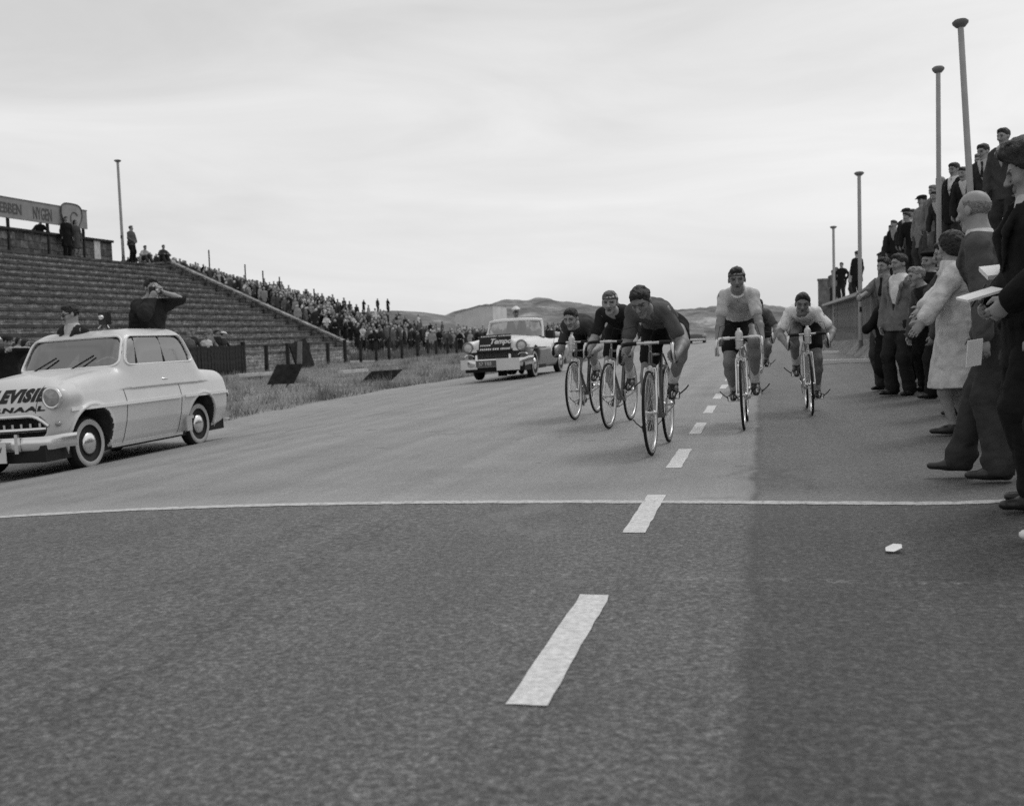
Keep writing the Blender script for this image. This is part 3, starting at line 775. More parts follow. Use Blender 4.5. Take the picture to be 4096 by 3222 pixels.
def hair(J, root, vox, style='short', m='hair_dark', seed=0):
    s = J['s'] * J.get('hs', 1.03); H, Q = J['H'], J['HR']; L = lambda x, f, u: H + Q @ (A3(x, f, u) * s)
    S = SDF(vox)
    f, u = Q[:, 1], Q[:, 2]
    if style == 'bald':
        S.ell(L(0, -0.013, 0.034), (0.0785 * s, 0.0995 * s, 0.0895 * s), Q)
        S.cut(f * 0.95 - u * 0.30, L(0, 0.004, 0.0)); S.cut(u - f * 0.25, L(0, -0.01, 0.062)); S.wrinkle(0.0022, 90, seed)
    elif style == 'woman':
        S.ell(L(0, -0.022, 0.036), (0.096 * s, 0.112 * s, 0.100 * s), Q)
        S.ell(L(0, -0.060, -0.03), (0.085 * s, 0.070 * s, 0.080 * s), Q, 0.04)
        for x in (-1, 1): S.ell(L(0.07 * x, -0.015, -0.02), (0.032 * s, 0.05 * s, 0.07 * s), Q, 0.03)
        S.cut(f * 0.86 - u * 0.5, L(0, 0.052, 0.045))
        S.wrinkle(0.006, 70, seed); S.wrinkle(0.004, 140, seed + 1)
    elif style == 'bushy':
        S.ell(L(0, -0.024, 0.056), (0.112 * s, 0.135 * s, 0.120 * s), Q)
        S.ell(L(0, 0.060, 0.115), (0.065 * s, 0.055 * s, 0.05 * s), Q, 0.04)
        S.cut(f * 0.70 - u * 0.72, L(0, 0.045, 0.042))
        S.wrinkle(0.008, 50, seed); S.wrinkle(0.004, 110, seed + 1)
    else:
        S.ell(L(0, -0.016, 0.040), (0.080 * s, 0.102 * s, 0.091 * s), Q)
        S.ell(L(0, 0.045, 0.096), (0.05 * s, 0.045 * s, 0.03 * s), Q, 0.03)
        S.cut(f * 0.74 - u * 0.67, L(0, 0.056, 0.052))
        S.wrinkle(0.006, 62, seed); S.wrinkle(0.003, 120, seed + 1)
    return S.build('hair', [M[m]], root)

def hat(J, root, vox, kind, m):
    s = J['s'] * J.get('hs', 1.03); H, Q = J['H'], J['HR']; L = lambda x, f, u: H + Q @ (A3(x, f, u) * s)
    S = SDF(vox); f, u = Q[:, 1], Q[:, 2]
    if kind == 'beret':
        S.ell(L(0.02, -0.01, 0.105), (0.125 * s, 0.130 * s, 0.036 * s), Q)
        S.cone(L(0, -0.012, 0.062), L(0, -0.012, 0.085), 0.088 * s, 0.090 * s, 0.02)
        S.cut(-u, L(0, 0, 0.058))
    elif kind == 'flat':
        S.ell(L(0, -0.005, 0.090), (0.098 * s, 0.122 * s, 0.052 * s), Q)
        S.ell(L(0, 0.105, 0.066), (0.072 * s, 0.058 * s, 0.012 * s), Q, 0.02)
        S.cut(-u - f * 0.2, L(0, 0, 0.045))
    elif kind == 'peaked':
        S.ell(L(0, -0.01, 0.115), (0.118 * s, 0.128 * s, 0.042 * s), Q, 0.02)
        S.cone(L(0, -0.01, 0.062), L(0, -0.01, 0.1), 0.090 * s, 0.098 * s, 0.02)
        S.ell(L(0, 0.105, 0.056), (0.07 * s, 0.055 * s, 0.010 * s), Q, 0.012, m=1)
        S.cut(-u, L(0, 0, 0.048))
    elif kind == 'hairnet':
        S.ell(L(0, -0.016, 0.040), (0.083 * s, 0.106 * s, 0.093 * s), Q)
        for x in (-0.05, 0, 0.05):
            pts = [L(x * (1.1 - 0.25 * abs(math.cos(a))), 0.108 * math.cos(a) - 0.016, 0.040 + (0.096 - abs(x) * 0.35) * math.sin(a)) for a in np.linspace(0.1, 3.0, 10)]
            for p, q in zip(pts[:-1], pts[1:]): S.cone(p, q, 0.0085 * s, 0.0085 * s, 0.0, None, 'p', 1)
        pts = [L(0.088 * math.sin(a), 0.108 * math.cos(a) - 0.016, 0.045) for a in np.linspace(0, 2 * math.pi, 19)]
        for p, q in zip(pts[:-1], pts[1:]): S.cone(p, q, 0.012 * s, 0.012 * s, 0.0, None, 'p', 1)
        S.cut(-u, L(0, 0, 0.036))
    S_m = [m, M['leather']] if kind == 'peaked' else [m, M['leather_brown']]
    return S.build({'beret': 'beret', 'flat': 'flat_cap', 'peaked': 'peaked_cap', 'hairnet': 'leather_hairnet_helmet'}[kind], S_m, root)

def shoes(J, root, vox, m, heel=0.0):
    for i in (0, 1):
        s = J['s']; S = SDF(vox); a, b = foot_geom(J, i); dn = J['sole'][i]; t = J['toe'][i]
        S.cone(J['an'][i] + dn * 0.005, a, 0.043 * s, 0.037 * s, 0.02)
        S.cone(a, a + (b - a) * 0.5 - dn * 0.006, 0.038 * s, 0.040 * s, 0.02)
        S.cone(a + (b - a) * 0.45, b, 0.042 * s, 0.032 * s, 0.03, (dn, 0.75))
        S.cut(dn, J['an'][i] + dn * (0.083 * s))
        S.cut(-dn - t * 0.25, J['an'][i] - dn * 0.02)
        S.build('shoe', [m], root)

def socks(J, root, vox, m):
    for i in (0, 1):
        S = SDF(vox); d = J['kn'][i] - J['an'][i]
        S.cone(J['an'][i], J['an'][i] + d * 0.30, 0.042 * J['s'], 0.050 * J['s'], 0.01)
        S.build('sock', [m], root)

def trousers(J, root, vox, m, seed=0, g=0.018):
    S = SDF(vox); s = J['s']
    S.cone(J['hp'][0], J['hp'][1], 0.108 * s + g, 0.108 * s + g, 0.05)
    S.cone(J['P'], J['W'], 0.150 * s * J['build'] + g, 0.142 * s * J['build'] + g, 0.05, (J['f0'], 0.78))
    for i in (0, 1):
        h_, k, a = J['hp'][i], J['kn'][i], J['an'][i]
        d = nrm(a - k)
        S.cone(h_, h_ + (k - h_) * 0.5, 0.098 * s + g, 0.084 * s + g, 0.04)
        S.cone(h_ + (k - h_) * 0.5, k, 0.083 * s + g, 0.066 * s + g, 0.03)
        S.cone(k, a - d * 0.02, 0.066 * s + g, 0.058 * s + g, 0.03)
        S.cone(a - d * 0.03, a + d * 0.03, 0.058 * s + g, 0.056 * s + g * 0.5, 0.02, (J['toe'][i], 1.25))
    S.wrinkle(0.007, 15, seed, (1, 1, 0.7)); S.wrinkle(0.003, 36, seed + 3, (1, 1, 1.4))
    S.cut(A3(0, 0, -1), J['an'][0] * 0 + A3(0, 0, min(J['an'][0][2], J['an'][1][2]) - 0.055))
    return S.build('trousers', [m], root)

def vneck(S, J, width, depth, t):
    """front opening of a jacket: removes a wedge below the throat, down to the shirt"""
    s = J['s']; f, l, t1 = J['f1'], J['lat'], J['t1']; top = J['N'] + f * 0.02; dp = depth * s
    def g(x, y, z, d):
        px, py, pz = x - top[0], y - top[1], z - top[2]
        u = px * t1[0] + py * t1[1] + pz * t1[2]; v = px * l[0] + py * l[1] + pz * l[2]; ww = px * f[0] + py * f[1] + pz * f[2]
        half = width * s * np.clip((u + dp) / dp, 0, 1.3)
        wedge = np.maximum(np.abs(v) - half, np.maximum(-ww - 0.02, -(u + dp)))
        return np.maximum(d, -wedge)
    S.post.append(g)

def jacket(J, root, vox, m, seed=0, g=0.021, hem=0.20, open_=True, name='jacket', sleeve=1.0, flare=0.03, belly=0.0, full=0.76, depth=0.30, width=0.085):
    S = SDF(vox); s = J['s']
    torso(S, J, g, 0.05, belly=belly)
    hemp = J['P'] - nrm(J['t0'] * 0.5 + A3(0, 0, 0.5)) * hem * s
    S.cone(J['W'], J['P'], 0.150 * s * J['build'] + g, 0.165 * s * J['build'] + g, 0.05, (J['f0'], 0.78))
    S.cone(J['P'], hemp, 0.165 * s * J['build'] + g, 0.172 * s * J['build'] + g + flare, 0.06, (J['f0'], full))
    for i in (0, 1):
        if sleeve >= 0.55:
            arm(S, J, i, g * 0.75, sleeve, 0.03, 0.012)
        else: arm(S, J, i, g * 0.6, sleeve, 0.03, 0.012)
        if sleeve >= 0.98:
            e, w_ = J['el'][i], J['wr'][i]; S.cone(w_ + (e - w_) * 0.02, w_ + (e - w_) * 0.45, 0.044 * s, 0.056 * s, 0.02)
    S.wrinkle(0.008, 15, seed, (1, 1, 0.7)); S.wrinkle(0.0035, 38, seed + 5)
    f_, l_, t_ = J['f1'], J['lat'], J['t1']
    if open_:
        vneck(S, J, width, depth, g)
        for x in (-1, 1):
            a = J['N'] + f_ * (0.055 + g) * s + l_ * x * 0.080 * s - t_ * 0.01; b = J['N'] + f_ * (0.118 + g) * s + l_ * x * (width + 0.012) * s * 0.85 - t_ * 0.13 * s; c = J['N'] + f_ * (0.118 + g + belly * 0.1) * s + l_ * x * 0.012 - t_ * depth * s
            S.cone(a, b, 0.024 * s, 0.034 * s, 0.004, (f_, 0.45)); S.cone(b, c, 0.034 * s, 0.012 * s, 0.004, (f_, 0.45))
    if vox < 0.0165:
        for x in (-1, 1):
            S.cone(J['P'] + J['f0'] * (0.125 + g) * s + J['latp'] * x * 0.10 * s - J['t0'] * 0.02, J['P'] + J['f0'] * (0.085 + g) * s + J['latp'] * x * 0.165 * s - J['t0'] * 0.02, 0.022 * s, 0.022 * s, 0.003, (J['f0'], 0.5))
        if not open_:
            a = J['N'] + f_ * (0.075 + g) * s - t_ * 0.05; S.cone(a, J['P'] + J['f0'] * (0.135 + g) * s, 0.016, 0.016, 0.006, (f_, 0.5))
            for x in (-1, 1): S.cone(J['N'] - f_ * 0.05 * s + l_ * x * 0.055 * s + t_ * 0.03, a + l_ * x * 0.035, 0.030 * s, 0.034 * s, 0.006, (nrm(f_ + t_), 0.5))
    dn = -nrm(J['t0'] * 0.6 + A3(0, 0, 0.4)); S.cut(dn, hemp)
    # a neck hole
    q = J['N'] + (J['H'] - J['N']) * 0.16; S.cut(nrm(J['H'] - J['N'] + J['f1'] * -0.05), q)
    o = S.build(name, [m], root)
    return o

def shirt(J, root, vox, m, tie=None, collar=True):
    S = SDF(vox); s = J['s']; torso(S, J, 0.008, 0.05)
    S.cone(J['N'], J['N'] + (J['H'] - J['N']) * 0.32, 0.070 * s, 0.064 * s, 0.03)
    ax = nrm(J['H'] - J['N']); c_ = J['N'] + (J['H'] - J['N']) * 0.22; l_ = J['lat']; f_ = J['f1']
    pts = [c_ + l_ * 0.060 * s * math.sin(a) + f_ * 0.064 * s * math.cos(a) - ax * 0.022 * math.cos(a) for a in np.linspace(0, 2 * math.pi, 13)]
    for p, q in zip(pts[:-1], pts[1:]): S.cone(p, q, 0.014 * s, 0.014 * s, 0.006)
    S.cut(-J['t0'], J['P'] + J['t0'] * 0.05); S.cut(nrm(J['H'] - J['N'] - J['f1'] * 0.03), J['N'] + (J['H'] - J['N']) * 0.30)
    o = S.build('shirt', [m], root)
    if tie is not None:
        T = SDF(vox * 0.7); f = J['f1']
        a = J['N'] + f * 0.088 * s + (J['H'] - J['N']) * 0.08
        T.cone(a, a - J['t1'] * 0.04 * s, 0.020 * s, 0.014 * s, 0.01)
        T.cone(a - J['t1'] * 0.04 * s, J['C'] + f * 0.135 * s, 0.016 * s, 0.03 * s, 0.01, (f, 0.5))
        T.build('tie', [tie], root)
    return o

def person(label, loc, face, J, vox=0.012, skin='skin', group=None, mouth=0.0, hair_=('short', 'hair_dark'), hat_=None, top=None,
           shirt_=None, tie=None, bottom=None, shoe='leather', seed=0, extra=None, rider=False):
    """loc: where the figure's own origin stands; face: heading, degrees turned from -Y towards +X"""
    o = build_body(J, vox, None, 'person', skin, mouth, 0.0 if bottom is None else -0.016)
    o.location = loc; o.rotation_euler = (0, 0, R(face))
    tag(o, label, 'person', group)
    cv = vox * 1.15
    if hair_: hair(J, o, vox * 0.9, hair_[0], hair_[1], seed)
    if hat_: hat(J, o, vox * 0.9, hat_[0], cloth(hat_[1]) if not isinstance(hat_[1], str) else M[hat_[1]])
    if bottom is not None: trousers(J, o, cv, cloth(bottom), seed)
    if shirt_ is not None: shirt(J, o, cv, cloth(shirt_), None if tie is None else cloth(tie))
    if top: 
        kw = dict(top[1]); v = kw.pop('v'); jacket(J, o, cv, cloth(v), seed + 1, name=top[0], **kw)
    if shoe: shoes(J, o, vox, M[shoe])
    if extra: extra(o, J)
    return o
# ------------------------------------------------------------------ grandstand of stone terraces, left
def text_mesh(body, size, m, depth=0.004, shear=0.0, sx=1.0, bold=0.0, space=1.0):
    c = bpy.data.curves.new('lettering', 'FONT'); c.body = body; c.size = size; c.extrude = depth; c.shear = shear; c.offset = bold; c.space_character = space
    c.resolution_u = 3
    o = bpy.data.objects.new('lettering', c); COL.objects.link(o)
    bpy.context.view_layer.update()
    me = bpy.data.meshes.new_from_object(o.evaluated_get(bpy.context.evaluated_depsgraph_get()))
    bpy.data.objects.remove(o); bpy.data.curves.remove(c)
    if sx != 1.0: me.transform(Matrix.Diagonal((sx, 1, 1, 1)))
    me.materials.clear(); me.materials.append(m); me.name = 'lettering'
    return me
def place_text(me, parent, origin, right, up, name='lettering'):
    r_, u = Vector(right).normalized(), Vector(up).normalized(); n = r_.cross(u)
    o = link_mesh(name, me, parent)
    o.matrix_local = Matrix(((r_.x, u.x, n.x, origin[0]), (r_.y, u.y, n.y, origin[1]), (r_.z, u.z, n.z, origin[2]), (0, 0, 0, 1)))
    return o

TX, TYE, TX1 = -20.9, 51.2, -30.8         # front wall, far end, top step
TZ0, TZ1 = 0.57, 5.13
gs = empty('grandstand', (TX, 30, -0.4), 0, 'long stepped stone grandstand with rows of terraces rising behind the pale car', 'grandstand')
gi = Vector(gs.location)
NT = 15; rise = (TZ1 - TZ0) / NT; run = (TX - TX1) / NT
mb = MB(); Y0 = -4.0
mb.prism([(TX, Y0, -1.0), (TX, Y0, TZ0 - 0.07), (TX - 0.6, Y0, TZ0 - 0.07), (TX - 0.6, Y0, -1.0)], (0, TYE - Y0, 0), 0)
mb.prism([(TX + 0.05, Y0, TZ0 - 0.068), (TX + 0.05, Y0, TZ0), (TX - 0.62, Y0, TZ0), (TX - 0.62, Y0, TZ0 - 0.068)], (0, TYE - Y0 + 0.04, 0), 1)
mb.v = [tuple(Vector(p) - gi) for p in mb.v]
mb.build('front_wall', [M['stone_y'], M['concrete']], gs)
step = MB()
step.prism([(0, Y0, -0.25), (0, Y0, rise - 0.10), (-run - 0.3, Y0, rise - 0.10), (-run - 0.3, Y0, -0.25)], (0, TYE - Y0, 0), 0)
step.prism([(0.07, Y0, rise - 0.098), (0.07, Y0, rise), (-run - 0.3, Y0, rise), (-run - 0.3, Y0, rise - 0.098)], (0, TYE - Y0 + 0.03, 0), 1)
stm = step.mesh('step', [M['stone_y'], mat('step_slab', 0.075, 0.9, 0.2, noise=(2.2, 0.45, 6), bump=(12, 0.4))])
for i in range(NT):
    link_mesh('step', stm, gs, Vector((TX - (i + 0.0) * run - 0.55, 0, TZ0 + i * rise)) - gi)
top = MB()
top.box((TX1 - 3.4, (Y0 + TYE) / 2, TZ1 - 0.45), (2.9, (TYE - Y0) / 2, 0.42))
top.v = [tuple(Vector(p) - gi) for p in top.v]; top.build('top_landing', M['concrete'], gs)
# sloping end wall with its pale coping, then the parapet at the head of it
ew = MB(); th = 0.42
pts = [(TX + 0.05, -1), (TX + 0.05, TZ0 + 0.16), (TX1 + 0.1, TZ1 + 0.18), (TX1 - 1.9, TZ1 + 0.12), (TX1 - 1.9, -1)]
ew.prism([(x, TYE + 0.05, z) for x, z in pts], (0, th, 0), 0)
for (x0, z0), (x1, z1) in ((pts[1], pts[2]), (pts[2], pts[3])):
    ew.bar((x0, TYE + 0.05 + th / 2, z0 + 0.05), (x1, TYE + 0.05 + th / 2, z1 + 0.05), th + 0.10, 0.10, 1)
ew.v = [tuple(Vector(p) - gi) for p in ew.v]; ew.build('end_wall', [M['stone_x'], M['coping']], gs)

bwx = TX1 - 0.5
bw_ = empty('back_wall', (bwx, 30, TZ1), 0, 'dark rough stone wall along the top of the terraces below the hoarding', 'wall')
mb = MB(); mb.box((-0.35, -6.5, 0.48), (0.3, 23.6, 0.50)); mb.build('stone_course', M['stone_wall'], bw_)
mb = MB(); mb.box((-0.33, -6.5, 1.02), (0.38, 23.65, 0.055)); mb.build('coping', M['dark_wood'], bw_)
mb = MB(); mb.box((-0.03, 15.85, 0.52), (0.02, 0.24, 0.46)); mb.build('notice_panel', M['plank_white'], bw_)

# hoarding on posts above the wall
hx = bwx + 0.06
hb = empty('hoarding', (hx, 40, TZ1 + 1.08), 0, 'long grey advertising hoarding lettered HEBBEN NYGEN on posts above the stone wall', 'billboard')
mb = MB(); mb.box((0, -11.3, 0.80), (0.04, 16.3, 0.43)); mb.build('board', M['board'], hb)
mb = MB(); mb.box((0.0, -11.3, 1.24), (0.06, 16.32, 0.018)); mb.build('frame_rail', M['concrete'], hb)
pm = MB(); pm.box((-0.10, 0, 0.08), (0.05, 0.05, 1.15)); pmm = pm.mesh('post', M['dark_wood'])
for y in (4.85, 2.25, -0.35, -3.6, -7.6, -12): link_mesh('post', pmm, hb, (0, y, 0))
for body, y, size, sx, z in (('HEBBEN', -1.35, 0.62, 0.78, 0.58), ('NYGEN', 1.12, 0.74, 0.52, 0.50)):
    place_text(text_mesh(body, size, M['board_letter'], 0.006, sx=sx, bold=0.012), hb, (0.048, y, z), (0, 1, 0), (0, 0, 1))
sh = []
for a in np.linspace(0, math.pi, 13): sh.append((0.05, 3.77 + 0.76 * math.copysign(abs(math.cos(a)) ** 0.55, math.cos(a)), 0.95 + 0.48 * math.sin(a) ** 0.6))
for t_ in np.linspace(0.1, 1, 6): sh.append((0.05, 3.77 - 0.76 * (1 - t_ ** 1.6 * 0.92), 0.95 - 0.95 * t_))
for t_ in np.linspace(1, 0.1, 6)[1:]: sh.append((0.05, 3.77 + 0.76 * (1 - t_ ** 1.6 * 0.92), 0.95 - 0.95 * t_))
mb = MB(); mb.prism(sh, (0.05, 0, 0)); em = mb.build('shield_emblem', mat('emblem_paint', 0.27, 0.75, 0.3, noise=(3, 0.15)), hb)
mb = MB(); mb.tube([Vector(p) + Vector((0.055, 0, 0)) for p in sh], 0.03, 5, closed=True); mb.build('emblem_border', M['board_letter'], em)
mb = MB(); mb.tube([(0.11, 3.95 + 0.28 * math.cos(a), 0.72 + 0.33 * math.sin(a)) for a in np.linspace(0.6, 3.6, 12)], 0.025, 5); mb.build('emblem_arc', M['board_letter'], em)

# ------------------------------------------------------------------ poles
def pole(x, y, zb, zt, r, label, tilt=(0, 0), group='tall poles along the track'):
    o = empty('flag_pole', (x, y, zb), 0, label, 'pole', group); o.rotation_euler = (tilt[1], tilt[0], 0); h = zt - zb
    MB().tube([(0, 0, 0), (0, 0, h * 0.5), (0, 0, h)], [r, r * 0.93, r * 0.84], 14).build('mast', M['pole'], o)
    MB().lathe([(0.0, h - 0.02), (r * 1.3, h - 0.01), (r * 2.2, h + 0.04), (r * 2.3, h + 0.07), (r * 1.6, h + 0.10), (0, h + 0.115)], axis='z', n=16).build('finial_cap', M['concrete'], o)
    MB().lathe([(0.0, -0.05), (r * 1.9, -0.05), (r * 1.9, 0.10), (r * 1.15, 0.16), (r * 1.0, 0.40)], axis='z', n=14).build('base_sleeve', M['concrete'], o)
    MB().box((0, -r * 1.0, 1.3), (r * 0.5, 0.02, 0.07)).build('cleat', M['dark_wood'], o)
    return o
pole(3.14, 16.9, 0.4, 5.26, 0.050, 'tall grey pole with a mushroom cap, nearest to the camera in the stand crowd', (R(-3.0), 0))
pole(3.14, 20.6, 0.4, 5.42, 0.047, 'grey capped pole just left of the nearest pole, beside the man in the dark suit')
pole(2.84, 33.0, 0.08, 5.30, 0.062, 'grey capped pole standing on the grass bank in front of the plank wall')
pole(3.34, 52.5, 0.10, 5.45, 0.070, 'thin distant capped pole beside the far end of the pit roof')
pole(-31.0, 47.5, 5.1, 10.1, 0.075, 'thin pale pole at the end of the stone wall on the terraces', (R(-0.3), 0))

# ------------------------------------------------------------------ fence posts, panels and boards on the left verge
def fence_post(x, y, h, label=None, grp='bare fence posts along the left verge', tilt=0):
    o = MB().box((0, 0, h / 2 - 0.1), (0.075, 0.06, h / 2 + 0.1), taper=0.9).build('fence_post', M['dark_wood'], None, (x, y, zg1(x, y)))
    o.rotation_euler = (0, tilt, random.uniform(-0.2, 0.2)); tag(o, label or 'small dark fence post in front of the packed crowd', 'post', grp); return o
ORD = ('first', 'second', 'third', 'fourth', 'fifth', 'sixth', 'seventh', 'eighth', 'ninth')
for k in range(9):
    y = 40.9 + 2.1 * k + random.uniform(-0.15, 0.15); fence_post(-20.2 + 0.02 * k, y, 1.14 + random.uniform(-0.06, 0.1), '%s bare dark fence post right of the plank fence' % ORD[k])
for k in range(9, 26): fence_post(-19.9 + random.uniform(-.1, .1) - 0.10 * max(0, k - 16), 40.9 + 2.1 * k, 1.1 + random.uniform(-0.1, 0.15), None)
lb = MB().box((0, 0, 0.6), (0.05, 0.5, 0.66)).build('leaning_board', M['dark_wood'], None, (-19.95, 44.2, zg1(-20, 44.2) + 0.06))
lb.rotation_euler = (R(16), R(-6), R(-25)); tag(lb, 'dark plank board leaning against the third fence post', 'board')
pl = MB().box((0, 0, 0.62), (0.11, 0.045, 0.66)).build('leaning_plank', M['plank_a'], None, (-20.05, 43.7, zg1(-20, 43.6)))
pl.rotation_euler = (R(-12), 0, R(10)); tag(pl, 'pale plank propped beside the dark board on the fence', 'plank')

def panel_fence(x, y0, y1, h, label):
    z = zg1(x, (y0 + y1) / 2); o = empty('plank_fence', (x, (y0 + y1) / 2, z), 0, label, 'fence')
    n = int((y1 - y0) / 0.24); hw = (y1 - y0) / 2
    bm_ = MB().box((0, 0, h / 2), (0.022, 0.105, h / 2)).mesh('plank', M['dark_wood'])
    for k in range(n):
        b_ = link_mesh('plank', bm_, o, (0.04 + random.uniform(0, 0.02), -hw + 0.12 + k * (2 * hw / n), random.uniform(-0.05, 0.03)))
    for zz in (0.3, 0.9): MB().box((0, 0, h * zz), (0.02, hw, 0.05)).build('rail', M['dark_wood'], o)
    for yy in (-hw, hw): MB().box((0.02, yy, h / 2 + 0.04), (0.07, 0.07, h / 2 + 0.08)).build('post', M['dark_wood'], o)
    return o
panel_fence(-20.1, 31.4, 38.6, 1.18, 'dark close boarded plank fence with people leaning over it behind the pale car')
panel_fence(-20.1, 20.0, 26.6, 1.15, 'dark boarded plank fence in front of the people at the left edge')

def sign_board(a, b, lean, h, label, legs, thick=0.03, m='dark_wood'):
    """a board tipped back on stakes; a, b: its lower corners on the ground, lean: how far the top is pushed, in metres"""
    a, b = Vector(a), Vector(b); c = (a + b) / 2; o = empty('tilted_board', c, 0, label, 'board')
    l = Vector(lean); up = l + Vector((0, 0, h)); n = (b - a).cross(up).normalized() * thick
    mb = MB().prism([a - c, b - c, b - c + up, a - c + up], n, 0); mb.build('face_board', M[m], o)
    for t_ in legs:
        p = a.lerp(b, t_) - c; MB().bar(p - up * 0.35, p + up * 0.98, 0.045, 0.04, 0, n).build('stake', M['dark_wood'], o)
    return o
def G(x, y, dz=0.0): return (x, y, zg1(x, y) + dz)
sign_board(G(-12.78, 25.8, 0.10), G(-12.22, 26.25, 0.10), (0.20, 0.22, 0), 0.52, 'dark square notice board tipped over on two stakes in the verge grass', (0.22, 0.78))
sign_board(G(-11.75, 29.8, 0.02), G(-11.0, 30.5, 0.02), (0.28, 0.30, 0), 0.33, 'long black board lying tilted on the verge grass', (0.1, 0.9))
for (x, y, L, a_, lab) in ((-13.6, 34.0, 1.55, 78, 'short pale plank lying in the grass between the two tilted boards'), (-16.3, 32.6, 2.2, 70, 'long pale plank lying in the grass beside the square tilted board')):
    o = MB().box((0, 0, 0), (L / 2, 0.1, 0.05)).build('plank', M['plank_white'], None, (x, y, zg1(x, y) + 0.16), R(a_)); tag(o, lab, 'plank')

# ------------------------------------------------------------------ pit building and stand on the right
BX, BY0, BY1, BZ = 3.30, 9.0, 58.5, 2.0
pb = empty('pit_building', (BX, 30, 0), 0, 'long low pit building with a plank front and flat roof behind the crowd', 'building')
bi = Vector((BX, 30, 0))
mb = MB(); mb.box(Vector((BX + 3.0, (BY0 + BY1) / 2, BZ / 2 - 0.55)) - bi, (2.9, (BY1 - BY0) / 2, BZ / 2 + 0.42)); mb.build('wall', M['plank_b'], pb)
mb = MB(); mb.box(Vector((BX + 2.93, (BY0 + BY1) / 2, BZ - 0.045)) - bi, (3.13, (BY1 - BY0) / 2 + 0.12, 0.055)); mb.build('roof', mat('roof_edge', 0.40, 0.8, 0.3, noise=(3, 0.2, 5)), pb)
mb = MB(); mb.box(Vector((BX - 0.01, (BY0 + BY1) / 2, 0.1)) - bi, (0.09, (BY1 - BY0) / 2, 0.52)); mb.build('plinth', M['concrete'], pb)
pms = [MB().box((0, 0, 0), (0.02, 0.083, 0.70)).mesh('plank', M[q]) for q in ('plank_a', 'plank_b')]
k = 0; y = BY0 + 0.1
while y < BY1 - 0.1:
    link_mesh('plank', pms[(k % 3 == 1) * 1], pb, Vector((BX + 0.055 + random.uniform(0, 0.015), y, 1.29)) - bi); y += 0.182; k += 1
gp = empty('gate_pillar', (3.3, 59.5, -0.4), 0, 'square grey gate pillar at the far end of the pit building', 'pillar')
MB().box((0, 0, 1.85), (0.33, 0.3, 1.85)).build('shaft', M['concrete'], gp); MB().box((0, 0, 3.74), (0.37, 0.34, 0.05)).build('cap', M['concrete'], gp)
db = empty('roof_box', (3.95, 34.2, BZ + 0.01), 0, 'dark timber box standing at the edge of the pit roof', 'box')
MB().box((0, 0, 0.52), (0.42, 0.7, 0.52)).build('case', mat('dark_box', 0.05, 0.8, 0.2, noise=(6, 0.3)), db); MB().box((0, 0, 1.06), (0.45, 0.74, 0.025)).build('lid', M['dark_wood'], db)
for (x, y, L, a_, lab) in ((2.05, 26.2, 1.9, 8, 'white plank lying on the asphalt behind the men by the track'), (2.45, 39.8, 1.2, -35, 'short white plank lying at the foot of the grass bank')):
    o = MB().box((0, 0, 0), (L / 2, 0.075, 0.04)).build('plank', M['white_paint'], None, (x, y, zg1(x, y) + 0.05), R(a_)); tag(o, lab, 'plank')
mb = MB(); mb.sheet([[(x * 0.034 + 0.008 * y, y * 0.036, 0.012 + 0.012 * math.sin(x * 1.5 + y)) for x in range(-1, 2)] for y in range(-1, 2)])
o = mb.build('paper_scrap', M['white_paper'], None, (0.54, 4.79, 0.012), R(8)); tag(o, 'small crumpled white paper lying on the dark asphalt', 'paper')

# far beyond the crowd: a pale gable wall by the dunes
fw = empty('pale_building', (-33, 122, 0), 0, 'pale windowless building behind the crowd at the foot of the dunes', 'building')
mb = MB(); mb.prism([(-2.6, 0, -1), (2.05, 0, -1), (2.05, 0, 4.35), (0.4, 0, 4.35), (-2.6, 0, 3.6)], (0, 7, 0)); mb.build('wall', mat('pale_render', 0.60, 0.9, 0.2, noise=(0.8, 0.12, 5)), fw)
mb = MB(); mb.bar((-2.7, 3.5, 3.62), (0.42, 3.5, 4.40), 7.3, 0.09); mb.bar((0.38, 3.5, 4.40), (2.12, 3.5, 4.40), 7.3, 0.09); mb.build('roof', mat('pale_roof', 0.3, 0.9), fw)
# ------------------------------------------------------------------ racing bicycles and their riders
# bicycle frame of reference: forward = -Y, origin on the ground under the bottom bracket, rider's left = +X
def bv(x, u, z): return Vector((x, -u, z))
WR = 0.335; RH_, FH_ = -0.42, 0.57; BBZ = 0.27; CRL = 0.17
HAND = dict(tw=0.205)
def wheel_meshes():
    tb = MB(); tb.lathe([(WR - 0.012 + 0.0125 * math.cos(a), 0.0125 * math.sin(a)) for a in np.linspace(0, 2 * math.pi, 9)[:-1]], n=56, closed=True)
    rb = MB(); rb.lathe([(WR - 0.020, -0.012), (WR - 0.020, 0.012), (WR - 0.050, 0.010), (WR - 0.050, -0.010)], n=56, closed=True)
    sb = MB()
    for k in range(32):
        a = 2 * math.pi * k / 32; b = a + (0.32 if k % 4 < 2 else -0.32); sx = 0.028 * (1 if k % 2 else -1)
        sb.tube([(sx, 0.022 * math.cos(b), 0.022 * math.sin(b)), (0, (WR - 0.05) * math.cos(a), (WR - 0.05) * math.sin(a))], 0.0011, 3, caps=False)
    hb_ = MB(); hb_.lathe([(0.0, -0.055), (0.012, -0.05), (0.024, -0.034), (0.024, -0.028), (0.013, -0.022), (0.013, 0.022), (0.024, 0.028), (0.024, 0.034), (0.012, 0.05), (0.0, 0.055)], n=14)
    return (tb.mesh('tyre', M['rubber']), rb.mesh('rim', M['alloy']), sb.mesh('spokes', M['chrome']), hb_.mesh('hub', M['alloy']))
WM = wheel_meshes()
_bm = {}
